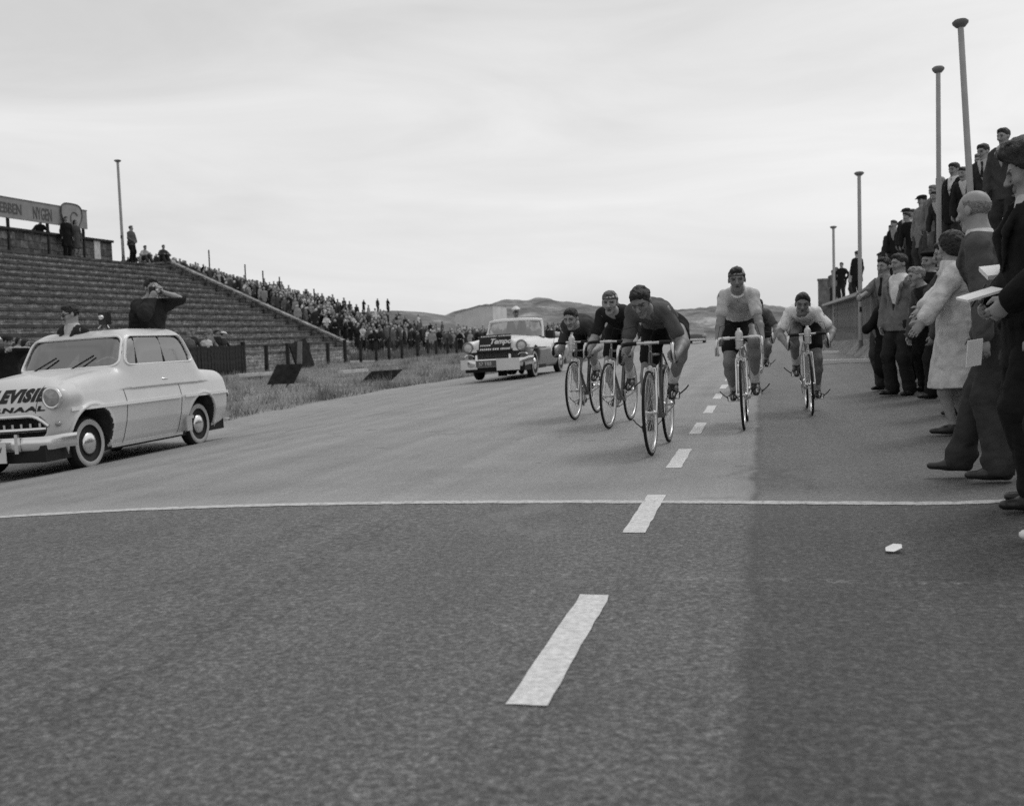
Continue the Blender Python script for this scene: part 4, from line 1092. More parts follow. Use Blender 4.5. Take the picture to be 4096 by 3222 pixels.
def bicycle(label, mtx, theta, frame_v, bottle=False, white_bar=False, group='racing bicycles in the sprint'):
    o = empty('bicycle', (0, 0, 0), 0, label, 'bicycle', group); o.matrix_world = mtx
    fm = mat('frame_paint_%d' % int(frame_v * 100), frame_v, 0.3, 0.5, coat=0.5)
    for u in (FH_, RH_):
        wo = link_mesh('wheel', WM[0], o, bv(0, u, WR)); wo.rotation_euler = (random.uniform(0, 0.2), 0, 0)
        for me in WM[1:]: link_mesh(me.name, me, wo)
    BB, ST, HT, HB, RA = bv(0, 0, BBZ), bv(0, -0.185, 0.80), bv(0, 0.405, 0.805), bv(0, 0.447, 0.695), bv(0, RH_, WR)
    f = MB()
    f.tube([BB, ST], 0.0145); f.tube([ST + Vector((0, 0, -0.02)), HT + Vector((0, 0, -0.015))], 0.013); f.tube([BB, HB], 0.0155); f.tube([HT, HB], 0.018)
    for x in (-1, 1):
        f.tube([BB + Vector((0.02 * x, 0, 0)), bv(0.045 * x, RH_ + 0.22, WR - 0.035), bv(0.062 * x, RH_, WR)], [0.011, 0.010, 0.007])
        f.tube([ST + Vector((0.014 * x, 0, -0.02)), bv(0.045 * x, RH_ + 0.10, 0.63), bv(0.062 * x, RH_, WR)], [0.008, 0.0075, 0.006])
    f.tube([BB + Vector((-0.035, 0, 0)), BB + Vector((0.035, 0, 0))], 0.02); f.build('frame', fm, o)
    f = MB(); f.tube([HB, bv(0, 0.452, 0.685)], 0.02); f.tube([bv(-0.045, 0.458, 0.68), bv(0.045, 0.458, 0.68)], 0.013)
    for x in (-1, 1): f.tube([bv(0.045 * x, 0.458, 0.68), bv(0.048 * x, 0.49, 0.55), bv(0.052 * x, 0.525, 0.42), bv(0.052 * x, FH_, WR)], [0.012, 0.0115, 0.009, 0.006])
    f.build('fork', M['chrome'], o)
    s = MB(); s.tube([HT, bv(0, 0.397, 0.855), bv(0, 0.425, 0.88), bv(0, 0.50, 0.885)], [0.012, 0.012, 0.014, 0.013]); s.tube([bv(-0.03, 0.505, 0.885), bv(0.03, 0.505, 0.885)], 0.018); s.build('stem', M['alloy'], o)
    h_ = MB(); bm_ = MB()
    pts = [(0.03, 0.505, 0.885), (0.09, 0.507, 0.885), (0.165, 0.510, 0.883), (0.195, 0.535, 0.878), (0.205, 0.580, 0.868), (0.208, 0.618, 0.845), (0.210, 0.632, 0.805), (0.211, 0.618, 0.765), (0.211, 0.580, 0.740), (0.211, 0.540, 0.733), (0.211, 0.480, 0.730)]
    bm_.tube([bv(-0.10, 0.507, 0.885), bv(0, 0.505, 0.885), bv(0.10, 0.507, 0.885)], 0.0125)
    bo = bm_.build('handlebar', M['alloy'], o)
    for x in (-1, 1):
        h_ = MB().tube([bv(p[0] * x, p[1], p[2]) for p in pts[1:]], 0.0165); h_.build('bar_tape', M['white_paint'] if white_bar else M['black'], bo)
    for x in (-1, 1):
        l = MB(); l.tube([bv(0.208 * x, 0.625, 0.872), bv(0.212 * x, 0.660, 0.845), bv(0.218 * x, 0.672, 0.79), bv(0.224 * x, 0.655, 0.725)], [0.014, 0.013, 0.0105, 0.008], 8); l.box(bv(0.207 * x, 0.612, 0.862), (0.014, 0.022, 0.018)); l.build('brake_lever', M['alloy'], o)
        c = MB(); c.tube([bv(0.20 * x, 0.63, 0.88), bv(0.17 * x, 0.66, 1.0), bv(0.08 * x, 0.60, 1.02), bv(0.015 * x, 0.50, 0.90), bv(0.012 * x, 0.49, 0.72)], 0.0028, 5); c.build('brake_cable', M['rubber'], o)
    for u, z in ((0.487, 0.665), (-0.275, 0.675)):
        b = MB(); b.box(bv(0, u, z), (0.038, 0.01, 0.012))
        for x in (-1, 1): b.tube([bv(0.012 * x, u, z + 0.03), bv(0.036 * x, u, z), bv(0.030 * x, u, z - 0.035)], 0.007, 6)
        b.build('brake_caliper', M['alloy'], o)
    s = MB(); rows = []
    for t in np.linspace(0, 1, 8):
        wdt = 0.018 + 0.055 * sst(0.35, 1.0, t); u = 0.02 - 0.27 * t
        rows.append([bv(wdt * math.cos(a), u, 0.925 + 0.012 * t + 0.028 * math.sin(a) - (0.03 if a > math.pi else 0)) for a in np.linspace(0, 2 * math.pi, 11)])
    s.sheet(rows); s.tube([ST, bv(0, -0.205, 0.915)], 0.0125); s.build('saddle', M['leather'], o)
    cm = MB(); cm.lathe([(0.092, -0.048), (0.098, -0.046), (0.098, -0.042), (0.086, -0.040), (0.086, -0.048)], (0, 0, BBZ), n=40, closed=True)
    for k in range(5):
        a = k * 2 * math.pi / 5; cm.bar(bv(-0.045, 0, BBZ), bv(-0.045, 0.088 * math.cos(a), BBZ + 0.088 * math.sin(a)), 0.014, 0.004, 0, (1, 0, 0))
    for x, th_ in ((1, theta), (-1, theta + math.pi)):
        e = bv(0.068 * x, CRL * math.cos(th_), BBZ + CRL * math.sin(th_)); cm.tube([bv(0.045 * x, 0, BBZ), e], [0.012, 0.009], 8)
        p = MB(); c_ = e + Vector((0.055 * x, 0, 0)); p.box(c_, (0.045, 0.03, 0.009)); p.tube([e, c_ + Vector((0.05 * x, 0, 0))], 0.007, 6)
        p.tube([c_ + bv(0, 0.035, 0.005), c_ + bv(0, 0.085, 0.02), c_ + bv(0, 0.08, 0.055), c_ + bv(0, 0.05, 0.06)], 0.004, 5); p.build('pedal', M['alloy'], o)
        st_ = MB(); st_.tube([c_ + bv(0.05 * x, 0.0, 0.0), c_ + bv(0.055 * x, 0.01, 0.05), c_ + bv(0.0, 0.015, 0.075), c_ + bv(-0.045 * x, 0.01, 0.05), c_ + bv(-0.05 * x, 0, 0)], 0.005, 5); st_.tube([c_ + bv(0.05 * x, 0.01, 0.03), c_ + bv(0.105 * x, 0.0, 0.075), c_ + bv(0.13 * x, -0.01, 0.105)], 0.006, 5); st_.build('toe_strap', M['leather'], o)
    cm.build('crank', M['alloy'], o)
    ch = MB(); ch.tube([bv(-0.045, 0.0, BBZ + 0.095), bv(-0.045, RH_, WR + 0.035)], 0.004, 5); ch.tube([bv(-0.045, 0.0, BBZ - 0.095), bv(-0.045, RH_ + 0.04, WR - 0.13), bv(-0.045, RH_ + 0.02, WR - 0.10), bv(-0.045, RH_, WR - 0.035)], 0.004, 5)
    ch.lathe([(0.0, -0.035), (0.038, -0.04), (0.030, -0.062), (0, -0.064)], bv(0.0, RH_, WR), n=20); ch.build('chain', M['rubber'], o)
    if bottle:
        b = MB(); b.lathe([(0.0, -0.005), (0.034, 0.0), (0.036, 0.01), (0.036, 0.15), (0.026, 0.175), (0.015, 0.18), (0.015, 0.20), (0.0, 0.202)], bv(0.0, 0.575, 0.775), 'z', 18); bo = b.build('bottle', mat('bottle_alloy', 0.55, 0.4, 0.5, metal=0.3), o)
        b = MB()
        for zz in (0.79, 0.86): b.tube([bv(0.040 * math.sin(a), 0.575 + 0.040 * math.cos(a), zz) for a in np.linspace(0, 2 * math.pi, 15)[:-1]], 0.003, 5, closed=True)
        b.tube([bv(0.02, 0.52, 0.88), bv(0.02, 0.54, 0.79)], 0.004, 5); b.build('bottle_cage', M['alloy'], o)
    return o

def rider(label, mtx, theta, hip, neck, bulge, head, elbows, jersey_v, vox=0.0095, hair_='short', hm='hair_dark', helmet=None, skin='skin_tan',
          collar=None, mouth=0.0, knee_out=(0.10, -0.10), roll=0.0, seed=0, wz=0.775, wu=0.50, sleeve_band=None, group='racing cyclists sprinting for the line'):
    J = dict(s=0.99, build=0.84, hs=1.0); P, N_ = A3(hip[0], -hip[1], hip[2]), A3(neck[0], -neck[1], neck[2]); d = N_ - P
    nb = nrm(A3(0, 1, 0.9) - nrm(d) * (A3(0, 1, 0.9) @ nrm(d)))
    J['P'] = P; J['W'] = P + d * 0.30 + nb * bulge * 0.9; J['C'] = P + d * 0.66 + nb * bulge; J['N'] = N_
    J['t0'] = nrm(J['W'] - P); J['t1'] = nrm(N_ - J['C'])
    rl = R(roll); J['lat'] = nrm(A3(math.cos(rl), 0, math.sin(rl)) - J['t1'] * (A3(math.cos(rl), 0, math.sin(rl)) @ J['t1'])); J['latp'] = A3(1, 0, 0)
    J['f1'] = -np.cross(J['t1'], J['lat']); J['f0'] = -np.cross(J['t0'], J['latp'])
    if J['f1'][2] > 0.6: J['f1'] = -J['f1']
    if J['f0'][2] > 0.6: J['f0'] = -J['f0']
    J['sh'] = [N_ - 0.06 * J['t1'] + J['lat'] * 0.136, N_ - 0.07 * J['t1'] - J['lat'] * 0.136]
    J['hp'] = [P + A3(0.09, 0, -0.02), P + A3(-0.09, 0, -0.02)]
    J['HR'] = head_frame(*head); J['H'] = N_ + nrm(J['t1'] * 0.9 + A3(0, 0, 0.75)) * 0.165 + J['HR'][:, 1] * 0.015
    J['el'], J['wr'], J['hd'], J['hn'], J['ht'] = [], [], [], [], []
    for i in (0, 1):
        sg = 1 - 2 * i; w_ = A3(0.222 * sg, -wu, wz); e, w2 = ik(J['sh'][i], w_, 0.285, 0.25, (elbows[i][0] * sg, elbows[i][1], elbows[i][2]))
        J['el'].append(e); J['wr'].append(w2); J['hd'].append(nrm(A3(-0.05 * sg, -1, -0.05))); J['hn'].append(nrm(A3(-sg, 0.0, -0.25))); J['ht'].append(A3(0, 0, 1))
    J['curl'] = (0.95, 0.95); J['kn'], J['an'], J['toe'], J['sole'] = [], [], [], []
    for i in (0, 1):
        sg = 1 - 2 * i; th_ = theta + (0 if i == 0 else math.pi)
        pu, pz = CRL * math.cos(th_), BBZ + CRL * math.sin(th_); dp = R(14 + 12 * math.cos(th_ - 1.5)); tv = A3(0.03 * sg, -math.cos(dp), -math.sin(dp)); dn = nrm(A3(0, math.sin(dp), -math.cos(dp)))
        an = A3(0.118 * sg, -pu, pz) - tv * 0.125 - dn * 0.088
        k, a2 = ik(J['hp'][i], an, 0.43, 0.425, (knee_out[i], -1, 0.25)); J['kn'].append(k); J['an'].append(a2); J['toe'].append(tv); J['sole'].append(dn)
    o = build_body(J, vox, None, 'person', skin, mouth); o.matrix_world = mtx; tag(o, label, 'person', group)
    if hair_: hair(J, o, vox * 0.9, hair_, hm, seed)
    if helmet: hat(J, o, vox * 0.75, 'hairnet', cloth(helmet))
    S = SDF(vox); torso(S, J, 0.010, 0.05)
    for i in (0, 1): arm(S, J, i, 0.006, 0.34, 0.02, 0.007)
    S.wrinkle(0.0045, 24, seed, (1.7, 0.6, 1)); S.cut(-J['t0'], P - J['t0'] * 0.03); S.cone(N_ + (J['H'] - N_) * 0.16 + J['f1'] * 0.01, J['H'], 0.060, 0.085, 0.01, None, 's')
    jo = S.build('jersey', cloth(jersey_v), o)
    if collar:
        S = SDF(vox * 0.7); ax = nrm(J['H'] - N_); c = N_ + (J['H'] - N_) * 0.27; l = J['lat']; f_ = -np.cross(ax, l); f_ = f_ if f_[1] < 0 else -f_
        pts = [c + l * 0.068 * math.sin(a) + f_ * 0.075 * math.cos(a) - ax * 0.03 * math.cos(a) for a in np.linspace(0, 2 * math.pi, 17)]
        for p, q in zip(pts[:-1], pts[1:]): S.cone(p, q, 0.013, 0.013, 0.004)
        S.build('collar', cloth(collar), jo)
    S = SDF(vox); S.cone(J['hp'][0], J['hp'][1], 0.108, 0.108, 0.05); S.cone(P, J['W'], 0.145, 0.138, 0.05, (J['f0'], 0.78))
    for i in (0, 1): leg(S, J, i, 0.010, 0.30, 0.03, flare=0.004)
    S.wrinkle(0.0025, 30, seed + 2); S.cut(J['t0'], P + J['t0'] * 0.10); S.build('shorts', cloth(0.015), o)
    socks(J, o, vox, cloth(0.6)); shoes(J, o, vox * 0.9, M['leather'])
    return o

def ride(x, y, yaw, lean):
    """front wheel's contact at x, y"""
    m = Matrix.Rotation(R(yaw), 4, 'Z') @ Matrix.Rotation(R(lean), 4, 'Y'); fw = m.to_3x3() @ Vector((0, -FH_, 0))
    return Matrix.Translation(Vector((x, y, zg1(x, y) + 0.006)) - fw) @ m
R_ = [
    dict(x=-0.86, y=8.35, yaw=-3, lean=-1.5, th=58, hip=(0.05, -0.13, 1.02), neck=(-0.03, 0.29, 1.125), b=0.06, head=(-12, -32, 4), el=((0.45, 1.0, -0.2), (0.08, 1.0, -0.3)), jv=0.095, fv=0.10, bot=False, roll=-3,
         lp='lead cyclist in a dark jersey, head down, nearest to the finish line', lb='racing bicycle under the head-down leader, nearest to the finish line', kw=dict(knee_out=(0.35, -0.12))),
    dict(x=-1.53, y=10.69, yaw=-6, lean=0, th=35, hip=(0.0, -0.16, 1.0), neck=(0.0, 0.27, 1.17), b=0.06, head=(4, -6, 0), el=((0.25, 1, -0.2), (0.25, 1, -0.2)), jv=0.022, fv=0.14, bot=False, roll=0,
         lp='cyclist in a black jersey and strapped leather helmet, partly hidden behind the leader', lb='racing bicycle of the black-jerseyed rider just behind the leader', kw=dict(helmet=0.55, hair_='short', hm='hair_fair', skin='skin', mouth=1.0)),
    dict(x=-2.09, y=11.90, yaw=-6, lean=-1, th=62, hip=(0.03, -0.13, 1.0), neck=(-0.02, 0.30, 1.065), b=0.06, head=(-6, -14, 0), el=((0.2, 1, -0.2), (0.1, 1, -0.2)), jv=0.055, fv=0.07, bot=True, roll=-2,
         lp='dark-haired bareheaded cyclist in a dark jersey beside the open car', lb='racing bicycle with a bar-mounted bottle, farthest to the left of the bunch', kw=dict(skin='skin')),
    dict(x=-0.18, y=10.35, yaw=-1, lean=-2.2, th=12, hip=(0.0, -0.17, 1.02), neck=(0.0, 0.22, 1.315), b=0.05, head=(2, -8, 0), el=((0.3, 1, -0.2), (0.3, 1, -0.2)), jv=0.50, fv=0.45, bot=True, roll=-3,
         lp='upright cyclist in a pale jersey with white collar and leather helmet', lb='racing bicycle with a white handlebar under the upright pale-jerseyed rider', kw=dict(helmet=0.34, collar=0.75, mouth=0.6), wb=True),
    dict(x=0.52, y=12.00, yaw=1, lean=-2.5, th=238, hip=(0.0, -0.16, 1.0), neck=(-0.02, 0.27, 1.12), b=0.06, head=(-4, -12, -4), el=((0.75, 0.75, 0.0), (0.75, 0.75, 0.0)), jv=0.74, fv=0.5, bot=True, roll=-4,
         lp='cyclist in a white jersey with elbows out, nearest to the spectators', lb='racing bicycle under the white-jerseyed rider nearest to the spectators', kw=dict(mouth=0.6)),
    dict(x=-0.06, y=16.2, yaw=0, lean=0, th=150, hip=(0.0, -0.16, 1.0), neck=(0.0, 0.27, 1.17), b=0.06, head=(0, -10, 0), el=((0.9, 0.4, 0), (0.9, 0.4, 0)), jv=0.10, fv=0.1, bot=False, roll=0,
         lp='cyclist almost hidden behind the upright pale-jerseyed rider', lb='racing bicycle almost hidden behind the upright pale-jerseyed rider', kw=dict(vox=0.013)),
]
for q, c in enumerate(R_):
    mt_ = ride(c['x'], c['y'], c['yaw'], c['lean'])
    bicycle(c['lb'], mt_, R(c['th']), c['fv'], c['bot'], c.get('wb', False))
    rider(c['lp'], mt_, R(c['th']), c['hip'], c['neck'], c['b'], c['head'], c['el'], c['jv'], roll=c['roll'], seed=q * 7, **c['kw'])
# ------------------------------------------------------------------ cars (forward = -Y, u = -y; the car's left side = +X)
def smax(a, b, k):
    h = np.maximum(k - np.abs(a - b), 0); return np.maximum(a, b) + h * h * (0.25 / k)
def piece(u, pts):
    q = np.array(pts, float); 
    # smooth interpolation through the points
    r = np.interp(u, q[:, 0], q[:, 1]); e = 0.09
    return (np.interp(u - e, q[:, 0], q[:, 1]) + 2 * r + np.interp(u + e, q[:, 0], q[:, 1])) / 4
M['car_cream'] = mat('cream_car_paint', 0.58, 0.38, 0.45, noise=(1.6, 0.07, 5), coat=0.25)
M['car_grey'] = mat('grey_car_paint', 0.20, 0.35, 0.45, noise=(1.6, 0.06, 5), coat=0.3)
M['car_white'] = mat('white_car_paint', 0.78, 0.35, 0.45, noise=(1.6, 0.04, 5), coat=0.3)
M['interior'] = mat('dark_interior', 0.05, 0.85, 0.2, noise=(6, 0.3))
M['grille_dark'] = mat('grille_dark', 0.01, 0.8, 0.2)
M['sign_white'] = mat('sign_white', 0.68, 0.7, 0.3, noise=(5, 0.06)); M['sign_black'] = mat('sign_black', 0.015, 0.6, 0.3, noise=(5, 0.3))
M['lettering'] = mat('black_lettering', 0.014, 0.55, 0.3)
def glass_mat():
    m = bpy.data.materials.new('window_glass'); m.use_nodes = True; nt = m.node_tree; nt.nodes.clear()
    o = N(nt, 'ShaderNodeOutputMaterial'); t = N(nt, 'ShaderNodeBsdfTransparent'); t.inputs[0].default_value = (0.6, 0.6, 0.6, 1)
    g = N(nt, 'ShaderNodeBsdfGlossy'); g.inputs[0].default_value = (0.62, 0.62, 0.62, 1); g.inputs[1].default_value = 0.07
    f = N(nt, 'ShaderNodeLayerWeight'); f.inputs[0].default_value = 0.32
    mx = N(nt, 'ShaderNodeMixShader'); nt.links.new(mth(nt, 'MINIMUM', mth(nt, 'ADD', f.outputs['Fresnel'], 0.34), 0.9), mx.inputs[0])
    nt.links.new(t.outputs[0], mx.inputs[1]); nt.links.new(g.outputs[0], mx.inputs[2]); nt.links.new(mx.outputs[0], o.inputs[0]); return m
M['glass'] = glass_mat()
def lens_mat():
    m = mat('headlight_lens', 0.30, 0.08, 0.8, noise=(30, 0.25)); return m
M['lens'] = lens_mat()

def body_fn(p):
    fend, w0, uf0, ur0 = p['fend'], p['w'], p['uf'], p['ur']
    mid = (uf0 + ur0) / 2; hl = (uf0 - ur0) / 2
    def hw(u, z):
        g = np.interp(z, [0.15, 0.30, 0.50, p['zw'], p['zw'] + 0.17, p['zw'] + 0.36, 1.5], [0.78, 0.875, 0.955, 1.0, 0.950, 0.865, 0.6])
        return w0 * g * (1 - 0.13 * np.abs((u - mid) / hl) ** 4)
    def top(x, u):
        ax = np.abs(x); z = piece(u, fend)
        z = z + p['hood'] * np.exp(-(x / 0.42) ** 2) * sst(p['cowl'] - 0.15, p['cowl'] + 0.1, u) + 0.03 * np.exp(-(x / 0.5) ** 2) * sst(-1.0, -1.3, u)
        return z - p.get('valley', 0.022) * np.exp(-((ax - 0.53) / 0.08) ** 2) * sst(p['cowl'] - 0.1, p['cowl'] + 0.2, u)
    def front(x, z):
        ax = np.abs(x); c = p['nose'] * (1 - sst(0.42, 0.60, ax)) + p['nose2'] * sst(0.42, 0.60, ax)
        return uf0 - 0.13 * (ax / 0.8) ** 2.2 - c * np.maximum(z - p['zn'], 0) ** 1.5
    def f(x, y, z):
        u = -y
        d = smax(np.abs(x) - hw(u, z), z - top(x, u), p.get('ksh', 0.16))
        d = smax(d, u - front(x, z), p.get('kf', 0.16))
        d = smax(d, (ur0 + 0.06 * (x / 0.8) ** 2 + 0.10 * np.maximum(z - 0.55, 0)) - u, 0.14)
        return smax(d, p['sill'] - z, 0.05)
    return f, hw
NE = 7.0
def house_fn(g):
    """greenhouse: rounded, tapering cabin; returns the implicit function and closed-form surface solvers"""
    z0, z1 = g['z0'], g['z1']
    def dims(z):
        t = (z - z0) / (z1 - z0); uf = g['uf0'] + (g['uf1'] - g['uf0']) * t; ur = g['ur0'] + (g['ur1'] - g['ur0']) * t
        return g['w0'] + (g['w1'] - g['w0']) * t, (uf + ur) / 2, (uf - ur) / 2
    zt = g['zt']; zb = z0 - 0.35
    def f(x, y, z, s=1.0):
        w_, uc, ul = dims(z); zn = np.maximum(z - z0, 0) / (zt - z0)
        q = (np.abs(x / w_) ** NE + np.abs((-y - uc) / ul) ** NE + np.abs(zn) ** NE) ** (1 / NE)
        return np.maximum((q - s) * 0.5, zb - z)
    def ufront(x, z, s=0.975, sg=1):
        w_, uc, ul = dims(z); zn = np.maximum(z - z0, 0) / (zt - z0); r_ = np.maximum(s ** NE - np.abs(x / w_) ** NE - zn ** NE, 1e-4)
        return uc + sg * ul * r_ ** (1 / NE)
    def xside(u, z, s=0.975):
        w_, uc, ul = dims(z); zn = np.maximum(z - z0, 0) / (zt - z0); r_ = np.maximum(s ** NE - np.abs((u - uc) / ul) ** NE - zn ** NE, 1e-4)
        return w_ * r_ ** (1 / NE)
    return f, ufront, xside
def solve_u(f, x, z, u0=2.6, dirn=-1, off=0.0):
    x, z = np.broadcast_arrays(np.asarray(x, float), np.asarray(z, float)); u = np.full(x.shape, u0)
    for _ in range(60): u = u + dirn * np.maximum(f(x, -u, z) - off, -0.05) * 0.7
    return u
def solve_z(f, x, u, z0=1.7, off=0.0):
    x, u = np.broadcast_arrays(np.asarray(x, float), np.asarray(u, float)); z = np.full(x.shape, z0)
    for _ in range(80): z = z - np.maximum(f(x, -u, z) - off, -0.05) * 0.7
    return z
def solve_x(f, u, z, x0=1.3, off=0.0):
    u, z = np.broadcast_arrays(np.asarray(u, float), np.asarray(z, float)); x = np.full(u.shape, x0)
    for _ in range(60): x = x - np.maximum(f(x, -u, z) - off, -0.05) * 0.7
    return x
def car_wheel(o, x, u, R0, W0, ww=True, steer=0.0, cap_r=0.14):
    sg = 1 if x > 0 else -1; c = R0 - 0.055
    t = MB(); t.lathe([(c + 0.055 * math.cos(a) if math.cos(a) > -0.2 else R0 - 0.115, W0 / 2 * math.copysign(abs(math.sin(a)) ** 0.6, math.sin(a))) for a in np.linspace(0, 2 * math.pi, 25)[:-1]], n=48, closed=True)
    wo = t.build('wheel', M['rubber'], o); wo.location = (x, -u, R0 - 0.005); wo.rotation_euler = (0, 0, steer)
    b = MB(); b.lathe([(R0 - 0.030, sg * (W0 / 2 - 0.010)), (R0 - 0.042, sg * (W0 / 2 + 0.002)), (R0 - 0.085, sg * (W0 / 2 + 0.004)), (R0 - 0.105, sg * (W0 / 2 - 0.004))], n=48)
    b.build('whitewall', M['whitewall'] if ww else M['rubber'], wo)
    b = MB(); b.lathe([(R0 - 0.100, sg * (W0 / 2 - 0.002)), (R0 - 0.12, sg * (W0 / 2 - 0.012)), (cap_r, sg * (W0 / 2 - 0.028)), (0, sg * (W0 / 2 - 0.03))], n=40); b.build('rim', M['black'], wo)
    b = MB(); b.lathe([(cap_r, sg * (W0 / 2 - 0.03)), (cap_r, sg * (W0 / 2 - 0.008)), (cap_r * 0.85, sg * (W0 / 2 + 0.006)), (cap_r * 0.5, sg * (W0 / 2 + 0.018)), (0.03, sg * (W0 / 2 + 0.024)), (0, sg * (W0 / 2 + 0.025))], n=36); b.build('hubcap', M['chrome'], wo)
    return wo
def tube_on(name, pts, r, m, o, closed=False, n=8, flat=None):
    return MB().tube(pts, r, n, closed=closed).build(name, m, o)
def uv(x, u, z): return Vector((float(x), -float(u), float(z)))
def rounded(cx, cz, hw, hh, r, n=6, skew=0.0):
    """rounded rectangle outline in 2D"""
    out = []
    for (sx, sz), a0 in (((1, 1), 0), ((-1, 1), 90), ((-1, -1), 180), ((1, -1), 270)):
        for a in np.linspace(a0, a0 + 90, n):
            out.append((cx + sx * (hw - r) + r * math.cos(R(a)), cz + sz * (hh - r) + r * math.sin(R(a))))
    return out

# ---- cream saloon, left
def cream_saloon():
    o = empty('parked_car', (-8.27, 11.98, zg1(-7.95, 11.98) - 0.01), 0, 'cream two door saloon with whitewall tyres lettered TELEVISIE JOURNAAL on its bonnet', 'car')
    o.name = 'press_car'; o.rotation_euler = (0, R(-2.2), R(0.6))
    p = dict(w=0.815, uf=1.90, ur=-2.19, zw=0.72, sill=0.20, hood=0.035, cowl=0.58, nose=0.95, nose2=0.25, zn=0.66,
             fend=[(-2.3, 0.99), (-2.0, 1.02), (-1.5, 1.055), (-1.1, 1.095), (-0.7, 1.135), (0, 1.165), (0.6, 1.165), (1.0, 1.135), (1.45, 1.075), (1.75, 1.02), (2.1, 0.98)])
    f, hw = body_fn(p)
    g = dict(z0=1.10, z1=1.60, zt=1.645, uf0=0.66, uf1=0.34, ur0=-1.42, ur1=-1.10, w0=0.760, w1=0.690)
    hf, uft, xsd = house_fn(g)
    S = SDF(0.0135)
    S.fn(f, (-0.82, -1.95, 0.19), (0.82, 2.21, 1.24), 0.0)
    S.fn(hf, (-0.76, -1.0, 0.98), (0.76, 1.45, 1.66), 0.05)
    for x in (-1, 1):
        S.cone((x * 0.665, -1.50, 0.875), (x * 0.665, -1.69, 0.868), 0.118, 0.126, 0.07)
        for u, r_, zc in ((1.25, 0.395, 0.34), (-1.237, 0.385, 0.335)):
            S.fn(lambda X, Y, Z, x=x, u=u, r_=r_, zc=zc: np.maximum(np.sqrt((Y + u) ** 2 + (Z - zc) ** 2) - r_, 0.44 - x * X), (x * 0.68 - 0.3, -u - r_, zc - r_), (x * 0.68 + 0.3, -u + r_, zc + r_), 0.02, 's', m=1)
            S.fn(lambda X, Y, Z, x=x, u=u, r_=r_, zc=zc: np.sqrt((np.sqrt((Y + u) ** 2 + (Z - zc) ** 2) - r_ - 0.02) ** 2 + (X * x - (hw(u, np.maximum(Z, 0.33)) - 0.004)) ** 2) - 0.019 + 0.2 * np.maximum(0.30 - Z, 0), (x * 0.80 - 0.06, -u - r_ - 0.05, 0.28), (x * 0.80 + 0.06, -u + r_ + 0.05, zc + r_ + 0.05), 0.03)
    # cabin hollow, window openings, sunshine roof, grille mouth
    S.fn(lambda X, Y, Z: np.maximum(hf(X, Y, Z, 0.93), 0.90 - Z), (-0.74, -0.95, 0.88), (0.74, 1.4, 1.62), 0.01, 's', m=1)
    def sidewin(X, Y, Z):
        u = -Y; uf = 0.43 - (Z - 1.16) * 0.50; ur = -1.12 + (Z - 1.16) * 0.50
        return smax(smax(np.maximum(u - uf, ur - u), np.maximum(1.185 - Z, Z - 1.535), 0.12), 0.42 - np.abs(X), 0.01)
    S.fn(sidewin, (-0.85, -0.9, 1.1), (0.85, 1.3, 1.6), 0.008, 's')
    S.fn(lambda X, Y, Z: smax(smax(np.abs(X) - (0.685 - (Z - 1.16) * 0.16), np.maximum(1.175 - Z, Z - 1.54), 0.14), Y + 0.12, 0.01), (-0.72, -1.2, 1.1), (0.7, -0.2, 1.6), 0.008, 's')
    S.fn(lambda X, Y, Z: smax(smax(np.abs(X) - (0.56 - (Z - 1.16) * 0.24), np.maximum(1.21 - Z, Z - 1.51), 0.16), 0.95 - Y, 0.01), (-0.6, 0.9, 1.1), (0.6, 1.6, 1.6), 0.008, 's')
    S.box((0, 0.42, 1.6), (0.47, 0.56, 0.12), None, 0.06, 0.01, 's')
    S.box((0, -1.89, 0.55), (0.57, 0.16, 0.115), None, 0.09, 0.02, 's', m=1)
    body = S.build('body', [M['car_cream'], M['interior']], o, refine=2)
    # panes
    xs_ = np.linspace(-0.68, 0.68, 21); zs_ = np.linspace(1.15, 1.555, 8)
    for nm, sg, xm in (('windscreen', 1, 1.0), ('rear_window', -1, 0.88)):
        mb = MB(); mb.sheet([[uv(x * xm * (1 - (z - 1.16) * 0.20), uft(x * xm * (1 - (z - 1.16) * 0.20), z, 0.972, sg), z) for x in xs_] for z in zs_]); mb.build(nm, M['glass'], o)
    for x in (-1, 1):
        mb = MB(); mb.sheet([[uv(x * xsd(u, z, 0.970), u, z) for u in np.linspace(0.45 - (z - 1.16) * 0.48, -1.13 + (z - 1.16) * 0.48, 12)] for z in np.linspace(1.165, 1.55, 6)]); mb.build('side_window', M['glass'], o)
        for u0, u1 in ((0.20, 0.13), (-0.44, -0.42)):
            mb = MB().tube([uv(x * (xsd(u0, 1.18, 0.978)), u0, 1.18), uv(x * (xsd(u1, 1.54, 0.978)), u1, 1.54)], 0.011, 6); mb.build('window_bar', M['interior'], o)
    # bright surrounds
    out = []
    for (X, Z) in rounded(0, 1.358, 0.665, 0.186, 0.085, 7):
        X2 = X * (1.03 - (Z - 1.16) * 0.25); out.append(uv(X2, uft(X2, Z, 1.002), Z))
    tube_on('windscreen_surround', out, 0.015, M['car_white'], o, True)
